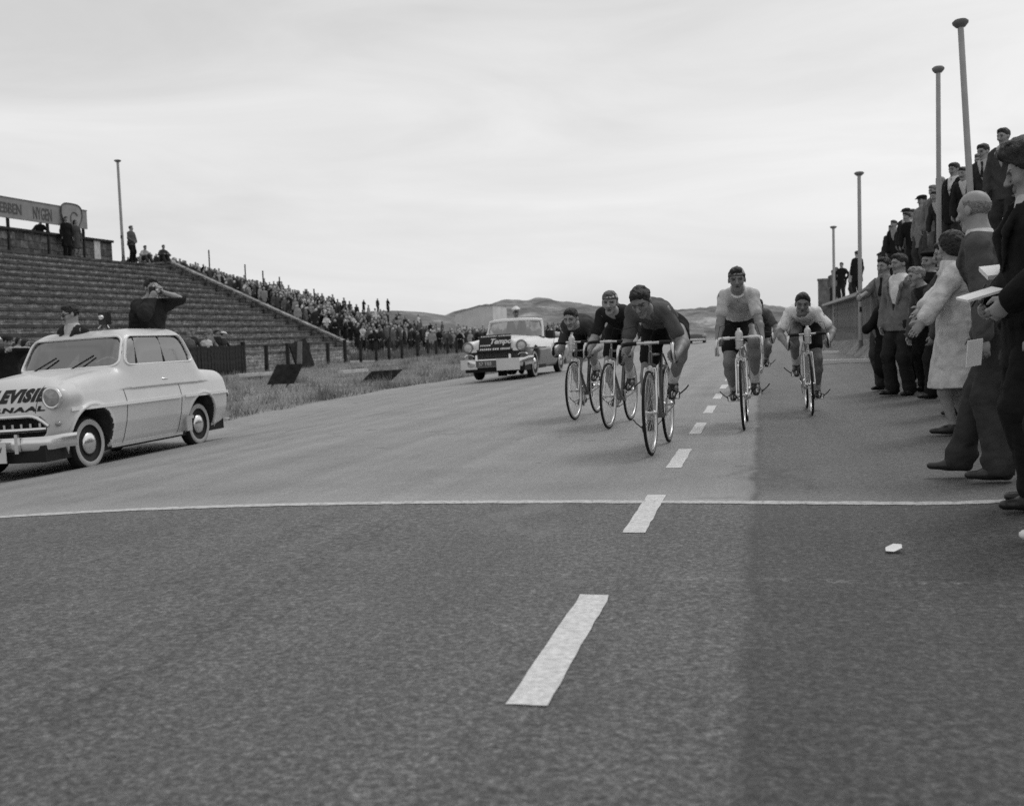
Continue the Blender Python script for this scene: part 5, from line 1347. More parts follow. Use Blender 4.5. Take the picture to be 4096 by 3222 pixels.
    for x in (-1, 1):
        out = []
        for (U, Z) in rounded(-0.345, 1.36, 0.715, 0.180, 0.10, 6):
            U2 = U - (Z - 1.36) * (0.52 if U > -0.345 else -0.50) * abs(U + 0.345) / 0.715; out.append(uv(x * xsd(U2, Z, 1.003), U2, Z))
        tube_on('window_surround', out, 0.011, M['car_white'], o, True)
        # side strip, front wing to door and rear wing
        for ua, ub in ((1.62, -0.60), (-0.74, -2.06)):
            us = np.linspace(ua, ub, 16); q = [uv(x * (hw(u, 0.72) + 0.002), u, 0.72 - 0.012 * (ua < 0) * (u - ua) / (ub - ua)) for u in us]
            mb = MB()
            for a, b_ in zip(q[:-1], q[1:]): mb.bar(a, b_, 0.016, 0.036)
            mb.build('side_strip', M['car_white'] if True else M['chrome'], o)
        # door shut lines, sill strip
        for u in (0.60, -0.66):
            zz = np.linspace(0.24, 1.08, 14); mb = MB().tube([uv(x * (float(solve_x(f, u, z)) + 0.0005), u + 0.03 * (z - 0.6), z) for z in zz], 0.0045, 5); mb.build('door_gap', M['black'], o)
        us = np.linspace(0.82, -0.80, 8); mb = MB()
        q = [uv(x * (hw(u, 0.225) + 0.004), u, 0.222) for u in us]
        for a, b_ in zip(q[:-1], q[1:]): mb.bar(a, b_, 0.03, 0.034)
        mb.build('sill_strip', M['chrome'], o)
        xq = float(solve_x(f, -0.30, 0.97)); mb = MB().tube([uv(x * (xq + 0.004), -0.25, 0.975), uv(x * (xq + 0.035), -0.27, 0.975), uv(x * (xq + 0.035), -0.39, 0.97)], [0.012, 0.012, 0.009], 8); mb.lathe([(0.03, 0.0), (0.026, 0.01), (0, 0.012)] if x > 0 else [(0.03, 0.0), (0.026, -0.01), (0, -0.012)], uv(x * xq, -0.25, 0.97), n=14); mb.build('door_handle', M['chrome'], o)
        # headlamp
        mb = MB(); mb.lathe([(0.110, 0.0), (0.124, -0.012), (0.126, -0.030), (0.108, -0.040), (0.094, -0.034)], (x * 0.665, -1.79, 0.865), 'y', 32); hl = mb.build('headlight', M['chrome'], o)
        mb = MB(); mb.lathe([(0.100, -0.030), (0.075, -0.048), (0.04, -0.058), (0.0, -0.062)], (x * 0.665, -1.79, 0.865), 'y', 28); mb.build('headlight_lens', M['lens'], hl)
        mb = MB(); mb.lathe([(0.03, 0.0), (0.028, -0.03), (0.012, -0.05), (0, -0.052)], (x * 0.69, -1.76, 0.58), 'y', 16); mb.build('sidelight', M['lens'], o)
        mb = MB(); mb.lathe([(0.05, 0.0), (0.045, 0.04), (0.02, 0.07), (0, 0.072)], (x * 0.665, 2.10, 0.66), 'y', 16); mb.build('tail_light', M['lens'], o)
        car_wheel(o, x * 0.625, 1.25, 0.312, 0.155, cap_r=0.13); car_wheel(o, x * 0.625, -1.237, 0.312, 0.155, cap_r=0.13)
        # half spat and splash guard on the rear wing
        mb = MB().bar(uv(x * 0.815, -0.72, 0.43), uv(x * 0.812, -0.90, 0.43), 0.02, 0.04); mb.bar(uv(x * 0.806, -0.72, 0.33), uv(x * 0.80, -0.86, 0.33), 0.02, 0.16); mb.build('stone_guard', M['chrome'], o)
    # grille: bright hood lip, toothed bar
    lip = [uv(X, float(solve_u(f, X, Z)) + 0.006, Z) for X, Z in [(a, 0.682 - 0.12 * max(0, (abs(a) - 0.40) / 0.2) ** 2) for a in np.linspace(-0.60, 0.60, 25)]]
    tube_on('grille_lip', lip, [0.024] * 25, M['chrome'], o)
    gb = MB(); gb.tube([uv(X, 1.89 - 0.10 * (abs(X) / 0.6) ** 2, 0.53) for X in np.linspace(-0.56, 0.56, 13)], 0.032, 10); go = gb.build('grille_bar', M['chrome'], o)
    for X in np.linspace(-0.50, 0.50, 11): MB().box(uv(X, 1.885 - 0.10 * (abs(X) / 0.6) ** 2, 0.568), (0.014, 0.022, 0.032)).build('grille_tooth', M['chrome'], go)
    def bumper(uc, sg, z, nm):
        rows = []
        for X in np.linspace(-0.84, 0.84, 25):
            du = 0.30 * max(0, (abs(X) - 0.55) / 0.29) ** 2.2 + 0.05 * (X / 0.8) ** 2
            rows.append([uv(X, sg * (uc - du + 0.02 * math.sin(a)), z + 0.075 * math.cos(a) + (0.01 if abs(X) > 0.7 else 0)) for a in np.linspace(0.1, math.pi - 0.1, 7)])
        mb = MB().sheet(rows); b = mb.build(nm, M['chrome'], o)
        for X in (-0.36, 0.36): MB().box(uv(X, sg * (uc + 0.03), z + 0.01), (0.024, 0.022, 0.105), None, 0, 0.8).build('overrider', M['chrome'], b)
        return b
    bumper(2.02, 1, 0.385, 'front_bumper'); bumper(2.28, -1, 0.37, 'rear_bumper')
    mb = MB().box(uv(0, 1.75, 0.30), (0.60, 0.18, 0.12)); mb.box(uv(0, -0.0, 0.27), (0.66, 2.0, 0.09)); mb.build('underbody', M['black'], o)
    # plates: race plaque and number plate hung on the front bumper
    pl = MB().box(uv(0.0, 2.085, 0.31), (0.235, 0.006, 0.115)).build('race_plate', M['sign_white'], o)
    place_text(text_mesh('Nederland', 0.085, M['lettering'], 0.002, shear=0.3), pl, uv(-0.185, 2.093, 0.315), (1, 0, 0), (0, 0, 1))
    pl = MB().box(uv(-0.05, 2.07, 0.475), (0.16, 0.006, 0.032)).build('small_plate', M['sign_white'], o)
    # bonnet lettering laid on the metal
    def decal(body_, size, x0, zb, zt, sx, bold, shear):
        me = text_mesh(body_, size, M['lettering'], 0.0, sx=sx, bold=bold, shear=shear, space=1.16)
        bm_ = bmesh.new(); bm_.from_mesh(me); bmesh.ops.triangulate(bm_, faces=bm_.faces[:])
        for _ in range(3):
            lg = [e for e in bm_.edges if e.calc_length() > 0.02]
            if lg: bmesh.ops.subdivide_edges(bm_, edges=lg, cuts=1)
            bmesh.ops.triangulate(bm_, faces=bm_.faces[:])
        bm_.to_mesh(me); bm_.free(); n = len(me.vertices); co = np.zeros(n * 3); me.vertices.foreach_get('co', co); co = co.reshape(-1, 3)
        X = co[:, 0]; X = X - (X.max() + X.min()) / 2 + x0; Zt = co[:, 1]; Zt = zb + (Zt - Zt.min()) / (Zt.max() - Zt.min()) * (zt - zb)
        u = solve_u(f, X, Zt, 2.4, -1, 0.006); out = np.stack([X, -u, Zt], 1); me.vertices.foreach_set('co', out.ravel()); me.update(); return link_mesh('lettering', me, body)
    decal('TELEVISIE', 0.17, 0.12, 0.835, 0.985, 1.04, 0.012, 0.12); decal('JOURNAAL', 0.11, 0.07, 0.715, 0.790, 1.62, 0.006, 0.1)
    # bonnet shut line
    for x in (-1, 1):
        zz = np.linspace(0.71, 1.0, 10); tube_on('bonnet_gap', [uv(x * 0.47, float(solve_u(f, x * 0.47, z, 2.4)) + 0.001, z) for z in zz], 0.004, M['black'], o)
    # wipers, steering wheel, seats
    for x0 in (-0.42, 0.10): MB().tube([uv(x0, float(uft(x0, 1.175, 1.0)) + 0.03, 1.165), uv(x0 + 0.26, float(uft(x0 + 0.26, 1.33, 1.0)) + 0.012, 1.32)], 0.010, 5).build('wiper', M['rubber'], o)
    MB().tube([uv(0.32 + 0.19 * math.cos(a), 0.28 - 0.11 * math.sin(a), 1.13 + 0.155 * math.sin(a)) for a in np.linspace(0, 2 * math.pi, 25)[:-1]], 0.013, 6, closed=True).build('steering_wheel', M['car_white'], o)
    for u in (-0.05, -0.85): MB().box(uv(0, u - 0.12, 1.0), (0.58, 0.08, 0.22)).build('seat', M['interior'], o)
    # pennant standing behind the glass
    mb = MB(); mb.prism([uv(-0.08, 0.50, 1.165), uv(0.09, 0.47, 1.165), uv(0.08, 0.41, 1.36)], (0, 0.004, 0)); mb.build('pennant', M['sign_white'], o)
    return o
press_car = cream_saloon()

# ---- two-tone open car, coming up the road
OCX, OCY = -6.22, 27.3
def open_car():
    o = empty('open_car', (OCX, OCY, zg1(OCX + 0.3, OCY)), 0, 'two tone open car with a dark placard on its bonnet driving behind the cyclists', 'car')
    o.rotation_euler = (0, R(-1.6), R(-2))
    p = dict(w=0.86, uf=2.30, ur=-2.62, zw=0.66, sill=0.22, hood=0.06, cowl=0.75, nose=0.30, nose2=0.16, zn=0.66, valley=0.03, ksh=0.13, kf=0.12,
             fend=[(-2.7, 0.92), (-2.2, 0.98), (-1.3, 0.97), (-0.6, 0.96), (0, 1.0), (0.7, 1.03), (1.4, 1.01), (2.1, 0.97), (2.4, 0.95)])
    f, hw = body_fn(p); S = SDF(0.022)
    S.fn(f, (-0.94, -2.34, 0.21), (0.94, 2.7, 1.1), 0.0)
    for x in (-1, 1):
        S.cone((x * 0.675, -2.0, 0.82), (x * 0.675, -2.17, 0.82), 0.13, 0.145, 0.06)
        for u, r_ in ((1.45, 0.40), (-1.47, 0.38)):
            S.fn(lambda X, Y, Z, x=x, u=u, r_=r_: np.maximum(np.sqrt((Y + u) ** 2 + (Z - 0.36) ** 2) - r_, 0.48 - x * X), (x * 0.72 - 0.3, -u - r_, 0), (x * 0.72 + 0.3, -u + r_, 0.8), 0.02, 's', m=1)
    S.box((0, 0.75, 1.0), (0.70, 1.25, 0.34), None, 0.1, 0.03, 's', m=1)
    S.box((0, -2.30, 0.62), (0.60, 0.14, 0.095), None, 0.04, 0.02, 's', m=1)
    # darker lower half below the side strip
    S.fn(lambda X, Y, Z: np.maximum(Z - np.interp(-Y, [-2.7, -1.0, -0.9, 0.4, 2.4], [0.62, 0.66, 0.66, 0.72, 0.745]), np.where(np.abs(X) > 0.58, -1.0, np.where(np.abs(Y + 2.3) < 0.3, -1.0, 1.0))), (-1, -2.5, 0.2), (1, 2.7, 0.8), 0.0, 'p', m=2)
    S.build('body', [M['car_white'], M['interior'], M['car_grey']], o, refine=2)
    def wsf(x, z, off=0): return 0.74 - 0.30 * (abs(x) / 0.7) ** 2.5 - 0.55 * (z - 1.03) + off
    mb = MB(); mb.sheet([[uv(x * (1 - 0.16 * (z - 1.03)), wsf(x, z), z) for x in np.linspace(-0.76, 0.76, 17)] for z in np.linspace(1.02, 1.46, 6)]); mb.build('windscreen', M['glass'], o)
    top_ = [uv(x, wsf(x, 1.45), 1.475 - 0.05 * (abs(x) / 0.74) ** 3) for x in np.linspace(-0.70, 0.70, 13)]
    tube_on('header_rail', top_, 0.040, M['car_white'], o)
    for x in (-1, 1): tube_on('screen_pillar', [uv(x * 0.75, wsf(0.76, 1.0), 1.0), uv(x * 0.73, wsf(0.74, 1.25), 1.25), uv(x * 0.69, wsf(0.70, 1.43), 1.43)], [0.035, 0.03, 0.036], M['car_white'], o)
    for x in (-1, 1):
        mb = MB(); mb.lathe([(0.125, 0.0), (0.14, -0.02), (0.138, -0.05), (0.105, -0.055)], (x * 0.675, -2.29, 0.82), 'y', 28); hl = mb.build('headlight', M['car_grey'], o)
        mb = MB(); mb.lathe([(0.11, -0.03), (0.08, -0.055), (0.0, -0.07)], (x * 0.675, -2.29, 0.82), 'y', 24); mb.build('headlight_lens', mat('pale_lens', 0.55, 0.2, 0.5), hl)
        mb = MB(); mb.tube([uv(x * 0.675 + 0.11 * math.cos(a), 2.24, 0.585 + 0.055 * math.sin(a)) for a in np.linspace(0.1, math.pi - 0.1, 9)], 0.022, 8); mb.build('parking_lamp', M['chrome'], o)
        MB().box(uv(x * 0.56, 2.31, 0.735), (0.10, 0.03, 0.035)).build('grille_cap', M['car_white'], o)
        car_wheel(o, x * 0.69, 1.45, 0.345, 0.17, steer=0.0, cap_r=0.15); car_wheel(o, x * 0.69, -1.47, 0.345, 0.17, cap_r=0.15)
        us = np.linspace(2.1, 0.5, 8); mb = MB()
        for a, b_ in zip(us[:-1], us[1:]): mb.bar(uv(x * (hw(a, 0.73) + 0.004), a, 0.735), uv(x * (hw(b_, 0.73) + 0.004), b_, 0.73), 0.014, 0.03)
        mb.build('side_strip', M['chrome'], o)
        us = np.linspace(0.62, -0.3, 5)
    gr = MB()
    for X in np.linspace(-0.57, 0.57, 25): gr.tube([uv(X, 2.225, 0.53), uv(X, 2.225, 0.71)], 0.008, 5)
    for Z in (0.56, 0.60, 0.64, 0.68): gr.tube([uv(-0.58, 2.225, Z), uv(0.58, 2.225, Z)], 0.006, 5)
    g_ = gr.build('grille_mesh', mat('dull_chrome', 0.08, 0.4, 0.5, metal=0.6), o); g_['kind'] = 'stuff'
    rows = []
    for X in np.linspace(-0.89, 0.89, 25):
        du = 0.42 * max(0, (abs(X) - 0.60) / 0.29) ** 2.2 + 0.05 * X * X
        rows.append([uv(X, 2.46 - du + 0.03 * math.sin(a), 0.425 + 0.10 * math.cos(a) + (0.03 if abs(X) > 0.8 else 0)) for a in np.linspace(0.1, math.pi - 0.1, 7)])
    b = MB().sheet(rows).build('front_bumper', M['chrome'], o)
    for X in (-0.42, 0.42): MB().box(uv(X, 2.49, 0.50), (0.035, 0.03, 0.13), None, 0, 0.7).build('overrider', M['chrome'], b)
    MB().box(uv(0.0, 1.3, 0.31), (0.75, 1.1, 0.10)).box(uv(0.0, -1.0, 0.31), (0.72, 1.4, 0.09)).build('underbody', M['black'], o)
    MB().box(uv(0.0, 1.75, 0.20), (0.10, 0.06, 0.12)).build('sump', M['black'], o)
    n1 = MB().box(uv(-0.16, 2.52, 0.42), (0.28, 0.006, 0.075)).build('number_plate', mat('plate_dark', 0.10, 0.5, 0.3), o)
    place_text(text_mesh('57 T03', 0.12, M['sign_white'], 0.002, sx=0.95), n1, uv(-0.37, 2.528, 0.375), (1, 0, 0), (0, 0, 1))
    MB().box(uv(0.37, 2.525, 0.385), (0.29, 0.006, 0.145)).build('race_plate', M['sign_white'], o)
    MB().box(uv(-0.64, 2.44, 0.41), (0.22, 0.006, 0.12), Matrix.Rotation(R(-9), 3, 'Z')).build('race_plate', M['sign_white'], o)
    # placard tied over the bonnet front
    up = Vector((0, 0.38, 0.92)).normalized(); c = uv(0.0, 2.37, 0.70); sb = MB().prism([c + Vector((-0.40, 0, 0)), c + Vector((0.40, 0, 0)), c + Vector((0.40, 0, 0)) + up * 0.44, c + Vector((-0.40, 0, 0)) + up * 0.44], Vector((0, 0.92, -0.38)).normalized() * 0.02).build('placard', M['sign_black'], o)
    nn = Vector((1, 0, 0)).cross(up) * 0.004
    place_text(text_mesh('Tempo', 0.19, M['sign_white'], 0.001, shear=0.35, bold=0.006), sb, c + up * 0.20 + Vector((-0.14, 0, 0)) + nn, (1, 0, 0), up)
    rs = np.random.RandomState(4)
    for v_, h_, segs in ((0.385, 0.03, ((-0.37, 0.02), (0.07, 0.19), (0.22, 0.36))), (0.145, 0.04, ((-0.37, -0.12),)), (0.04, 0.05, ((-0.37, -0.11), (-0.05, 0.10), (0.15, 0.35)))):
        for xa, xb in segs:      # lines of small illegible print
            mb = MB(); x_ = xa
            while x_ < xb:
                wd = rs.uniform(0.02, 0.045); a = c + up * v_ + Vector((x_, 0, 0)) + nn; mb.prism([a, a + Vector((wd, 0, 0)), a + Vector((wd + 0.01, 0, 0)) + up * h_ * rs.uniform(0.8, 1), a + Vector((0.01, 0, 0)) + up * h_], nn * 0.3); x_ += wd + 0.014
            q = mb.build('small_print', M['sign_white'], sb); q['kind'] = 'stuff'
    for u in (0.0, -1.1): MB().box(uv(0, u - 0.15, 0.90), (0.68, 0.10, 0.26)).build('seat', M['interior'], o)
    MB().tube([uv(-0.74 + 1.48 * t, -1.80, 1.02 + 0.05 * math.sin(t * math.pi)) for t in np.linspace(0, 1, 9)], 0.09, 10).build('folded_hood', M['car_white'], o)
    return o
open_car_o = open_car()

# ---- far cars down the road
def far_car(x, y, v, label):
    o = empty('distant_car', (x, y, zg1(x, y)), 0, label, 'car', 'cars far down the road'); S = SDF(0.05); m_ = mat('far_paint_%d' % int(v * 100), v, 0.4, 0.4)
    p = dict(w=0.85, uf=2.1, ur=-2.1, zw=0.66, sill=0.25, hood=0.04, cowl=0.8, nose=0.4, nose2=0.2, zn=0.6, fend=[(-2.3, 0.9), (0, 1.0), (1, 0.98), (2.2, 0.9)])
    f, _ = body_fn(p); S.fn(f, (-0.86, -2.15, 0.24), (0.86, 2.15, 1.1), 0.0)
    for x_ in (-1, 1):
        for u in (1.3, -1.3): S.fn(lambda X, Y, Z, x_=x_, u=u: np.maximum(np.sqrt((Y + u) ** 2 + (Z - 0.33) ** 2) - 0.4, 0.5 - x_ * X), (x_ * 0.7 - 0.3, -u - 0.4, 0), (x_ * 0.7 + 0.3, -u + 0.4, 0.8), 0.02, 's')
    S.build('body', [m_], o)
    mb = MB(); mb.sheet([[uv(x_ * (1 - 0.15 * (z - 1)), 0.7 - 0.6 * (z - 1), z) for x_ in (-0.68, 0, 0.68)] for z in (0.98, 1.25, 1.42)]); mb.build('windscreen', M['glass'], o)
    MB().tube([uv(-0.62, 0.45, 1.43), uv(0.62, 0.45, 1.43)], 0.03, 6).build('header_rail', M['car_white'], o)
    for x_ in (-0.65, 0.65):
        MB().lathe([(0, 0), (0.10, -0.01), (0.09, -0.04), (0, -0.05)], (x_, -2.06, 0.72), 'y', 12).build('headlight', M['lens'], o)
        for u in (1.3, -1.3): MB().lathe([(0, -0.08), (0.33, -0.08), (0.33, 0.08), (0, 0.08)], (x_ * 1.02, -u, 0.33), n=20).build('wheel', M['rubber'], o)
    MB().box(uv(0, 2.2, 0.42), (0.85, 0.05, 0.08)).build('front_bumper', M['chrome'], o)
    return o
far_car(-6.2, 106, 0.10, 'dark open car far down the road between the cyclists')
far_car(-8.6, 112, 0.06, 'darker car behind it far down the road near the verge')
# ------------------------------------------------------------------ spectators by the track, right
def loc2(loc, face, p):
    """a world point in the figure's own axes"""
    a = R(face); d = Vector(p) - Vector(loc); c, s_ = math.cos(a), math.sin(a)
    return (c * d.x + s_ * d.y, -s_ * d.x + c * d.y, d.z)
def gp(x, y): return (x, y, zg1(x, y) + 0.006)
GR = 'spectators lining the right edge of the track'
def flat_thing(name, c, r, u, w_, h_, m, label, cat, t=0.006):
    """thin rectangular thing in the world, spanned by r and u"""
    r, u = Vector(r).normalized(), Vector(u).normalized(); n = r.cross(u).normalized(); c = Vector(c)
    o = MB().box((0, 0, 0), (w_ / 2, h_ / 2, t)).build(name, M[m]); u = n.cross(r)
    o.matrix_world = Matrix(((r.x, u.x, n.x, c.x), (r.y, u.y, n.y, c.y), (r.z, u.z, n.z, c.z), (0, 0, 0, 1))); tag(o, label, cat); return o

# man in a light raincoat, one arm stretched out
L1 = gp(1.67, 15.5); F1 = -38
J = pose(1.80, 2, head=(-6, -4, 0), wr=(loc2(L1, F1, (1.72, 15.1, 1.10)), loc2(L1, F1, (1.27, 15.05, 1.32))), el=((0.8, 0.4, -0.5), (-0.7, 0.3, -0.6)), feet=((0.10, -0.05), (-0.10, 0.05)), curl=(0.6, 0.9))
person('man in an unbuttoned raincoat stretching one arm out, farthest of the front row', L1, F1, J, 0.012, top=('raincoat', dict(v=0.13, hem=0.30, width=0.11, depth=0.42)), shirt_=0.22, tie=0.02, bottom=0.05, group=GR, seed=3)
S = SDF(0.016); a = A3(1.60, 14.98, 1.12)
S.cone(a + A3(-0.05, 0, 0), a + A3(0.14, 0.02, 0.04), 0.085, 0.075, 0.03); S.cone(a, a + A3(-0.02, 0.0, -0.75), 0.10, 0.125, 0.06, (A3(0, 1, 0), 0.6)); S.cone(a + A3(-0.03, 0, 0.02), a + A3(-0.24, -0.02, -0.22), 0.075, 0.055, 0.04); S.wrinkle(0.012, 20, 2)
c_ = S.build('folded_coat', cloth(0.014)); tag(c_, 'black coat hanging over the raincoated man\'s arm', 'coat')
# man in white shirt and cardigan
L2 = gp(1.74, 14.4); F2 = -48
J = pose(1.77, 2, head=(-12, -3, 0), feet=((0.11, 0.02), (-0.11, -0.04)), toes=(8, -18))
person('man in an open white shirt and grey cardigan standing with arms at his sides', L2, F2, J, 0.012, top=('cardigan', dict(v=0.17, hem=0.12, width=0.13, depth=0.44, g=0.022)), shirt_=0.72, bottom=0.028, group=GR, seed=9)
# stooping man craning forward
L3 = gp(2.12, 13.55); F3 = -62
J = pose(1.66, 26, head=(-8, -4, 6), lean2=44, feet=((0.10, 0.05), (-0.10, -0.10)), wr=(None, None))
person('weathered man stooping forward in a dark jacket, craning towards the riders', L3, F3, J, 0.012, top=('jacket', dict(v=0.075, hem=0.16)), shirt_=0.03, bottom=0.022, hair_=('short', 'hair_grey'), group=GR, seed=14, skin='skin')
# man in a beret
L4 = gp(2.17, 14.9)
J = pose(1.80, 2, head=(-8, 0, 0))
person('man in a black beret and black coat standing behind the stooping man', L4, -45, J, 0.012, top=('coat', dict(v=0.014, hem=0.42, open_=False, g=0.03)), bottom=0.02, hat_=('beret', 0.012), hair_=('bald', 'hair_grey'), group=GR, seed=20)
# man half hidden by the woman, clapping
L5 = gp(1.93, 11.35); F5 = -70
J = pose(1.70, 14, head=(-20, -8, 0), wr=(loc2(L5, F5, (1.50, 11.05, 0.92)), loc2(L5, F5, (1.47, 11.18, 0.98))), el=((0.7, 0.5, -0.6), (-0.7, 0.5, -0.6)), feet=((0.10, -0.1), (-0.10, 0.08)), curl=(0.15, 0.15))
person('man in a dark suit clapping low behind the woman in the pale coat', L5, F5, J, 0.011, top=('jacket', dict(v=0.05, hem=0.2)), shirt_=0.4, bottom=0.03, group=GR, seed=27)
# woman in a pale coat
L6 = gp(1.61, 9.5); F6 = -98
J = pose(1.66, 6, head=(-35, -12, 0), wr=(loc2(L6, F6, (1.26, 9.15, 0.98)), loc2(L6, F6, (1.22, 9.27, 1.02))), el=((0.75, 0.35, -0.6), (-0.75, 0.35, -0.6)), feet=((0.09, -0.06), (-0.09, 0.06)), toes=(5, -5), curl=(0.12, 0.12))
person('woman with short wavy dark hair in a long pale coat, clapping', L6, F6, J, 0.010, top=('coat', dict(v=0.56, hem=0.52, flare=0.10, full=0.95, open_=False, g=0.036, sleeve=0.92)), bottom=None, hair_=('woman', 'hair_dark'), group=GR, seed=31)
# bald man striding
L7 = gp(1.43, 7.02); F7 = -112
J = pose(1.74, 10, lean2=16, head=(-22, -8, 0), wr=(loc2(L7, F7, (1.27, 6.74, 0.88)), None), el=((0.6, 0.7, -0.5), (-0.6, 0.7, -0.5)), feet=(loc2(L7, F7, (1.36, 6.75, L7[2] + 0.09)), loc2(L7, F7, (1.18, 7.02, L7[2] + 0.09))), toes=(20, 8))
person('balding man in a grey sports jacket and wide trousers striding onto the track', L7, F7, J, 0.009, top=('jacket', dict(v=0.085, hem=0.22, g=0.026, flare=0.04)), shirt_=0.6, bottom=0.045, hair_=('bald', 'hair_grey'), group=GR, seed=38, skin='skin')
flat_thing('leaflet', (1.21, 6.68, 0.80), (0.8, 0.5, 0.1), (0.1, -0.2, 1), 0.11, 0.16, 'white_paper', 'white leaflet hanging from the balding man\'s hand', 'leaflet', 0.003)
# tall dark haired reporter with a notebook, nearest
L8 = gp(1.37, 5.86); F8 = -88
J = pose(1.80, 3, head=(-18, -14, 0), wr=(loc2(L8, F8, (1.17, 5.50, 1.09)), loc2(L8, F8, (1.14, 5.84, 1.07))), el=((0.8, 0.5, -0.5), (-0.8, 0.5, -0.5)), feet=((0.10, -0.03), (-0.10, 0.06)), curl=(0.7, 0.6))
person('person with thick black hair and black suit writing in a notebook', L8, F8, J, 0.009, top=('jacket', dict(v=0.014, hem=0.24, g=0.036)), shirt_=0.5, bottom=0.016, hair_=('bushy', 'hair_dark'), group=GR, seed=44)
flat_thing('notebook', (1.06, 5.70, 1.12), (1.0, 0.25, 0.28), (-0.25, 1, 0.15), 0.19, 0.13, 'white_paper', 'white notebook held open by the black haired person', 'notebook')
MB().tube([(1.10, 5.78, 1.17), (1.03, 5.76, 1.06)], 0.005, 6).build('pencil', M['leather']) ; tag(bpy.data.objects['pencil'], 'dark pencil poised over the white notebook', 'pencil')
flat_thing('folded_newspaper', (1.24, 6.06, 1.245), (1, 0.1, 0.08), (0, 1, 0.4), 0.20, 0.15, 'white_paper', 'folded white newspaper tucked under the black haired person\'s arm', 'newspaper', 0.012)
# next person, nearly outside the picture
L9 = gp(1.33, 5.05)
J = pose(1.76, 3, head=(-10, -6, 0), feet=((0.08, -0.06), (-0.08, 0.04)))
person('person in black with pale shoes at the very edge of the track', L9, -92, J, 0.012, top=('jacket', dict(v=0.02, hem=0.2)), shirt_=0.5, bottom=0.015, shoe='white_paper', group=GR, seed=51)
# more of the row behind them
for k, (x, y, h_, f_, lab, kw) in enumerate((
    (2.35, 10.3, 1.72, -70, 'dark haired man in a dark overcoat behind the clapping woman', dict(top=('coat', dict(v=0.02, hem=0.4)), shirt_=0.4, bottom=0.02)),
    (2.15, 8.35, 1.74, -95, 'man with slicked dark hair between the clapping woman and the balding man', dict(top=('jacket', dict(v=0.03, hem=0.2)), shirt_=0.65, bottom=0.03)),
    (2.75, 12.4, 1.76, -60, 'man in a charcoal suit standing behind the stooping man\'s shoulder', dict(top=('jacket', dict(v=0.025, hem=0.2)), shirt_=0.5, tie=0.03, bottom=0.02)),
    (2.25, 7.2, 1.70, -85, 'grey haired man in a dark raincoat behind the balding man', dict(top=('raincoat', dict(v=0.05, hem=0.35, open_=False)), bottom=0.03, hair_=('short', 'hair_grey'))))):
    person(lab, gp(x, y), f_, pose(h_, 3, head=(-10, -5, 0)), 0.013, group=GR, seed=60 + k, **kw)

for k, (x, y, h_, lab, v) in enumerate(((2.42, 12.5, 1.70, 'bareheaded man in a black coat in the gap left of the clapping woman', 0.015), (2.05, 9.0, 1.76, 'dark haired man in a charcoal coat close behind the clapping woman', 0.03), (1.95, 6.6, 1.72, 'man in a dark coat behind the balding man and the notebook', 0.02), (2.3, 17.2, 1.72, 'man in a dark coat behind the raincoated man\'s outstretched arm', 0.04), (2.55, 16.6, 1.74, 'man in a navy black coat behind the raincoated man', 0.02), (2.62, 18.0, 1.70, 'man in a brown grey jacket in the back row behind the raincoated man', 0.06),
    (2.70, 13.4, 1.72, 'man with grey hair and black coat right of the beret', 0.016), (2.85, 10.9, 1.78, 'tall man in a dark suit behind the clapping man', 0.03), (2.80, 9.2, 1.72, 'man in a grey overcoat behind the clapping woman, back row', 0.08), (2.55, 15.6, 1.66, 'woman in a dark coat and pale collar behind the beret', 0.03))):
    wm = 'woman' in lab[:6]
    person(lab, gp(x, y), -55 + 6 * k, pose(h_, 3, head=(-8, -4, 0)), 0.015, group=GR, seed=70 + k, top=('coat', dict(v=v, hem=0.35)), shirt_=0.45, bottom=0.02, hair_=('woman' if wm else 'short', 'hair_grey' if 'grey hair' in lab else 'hair_dark'))

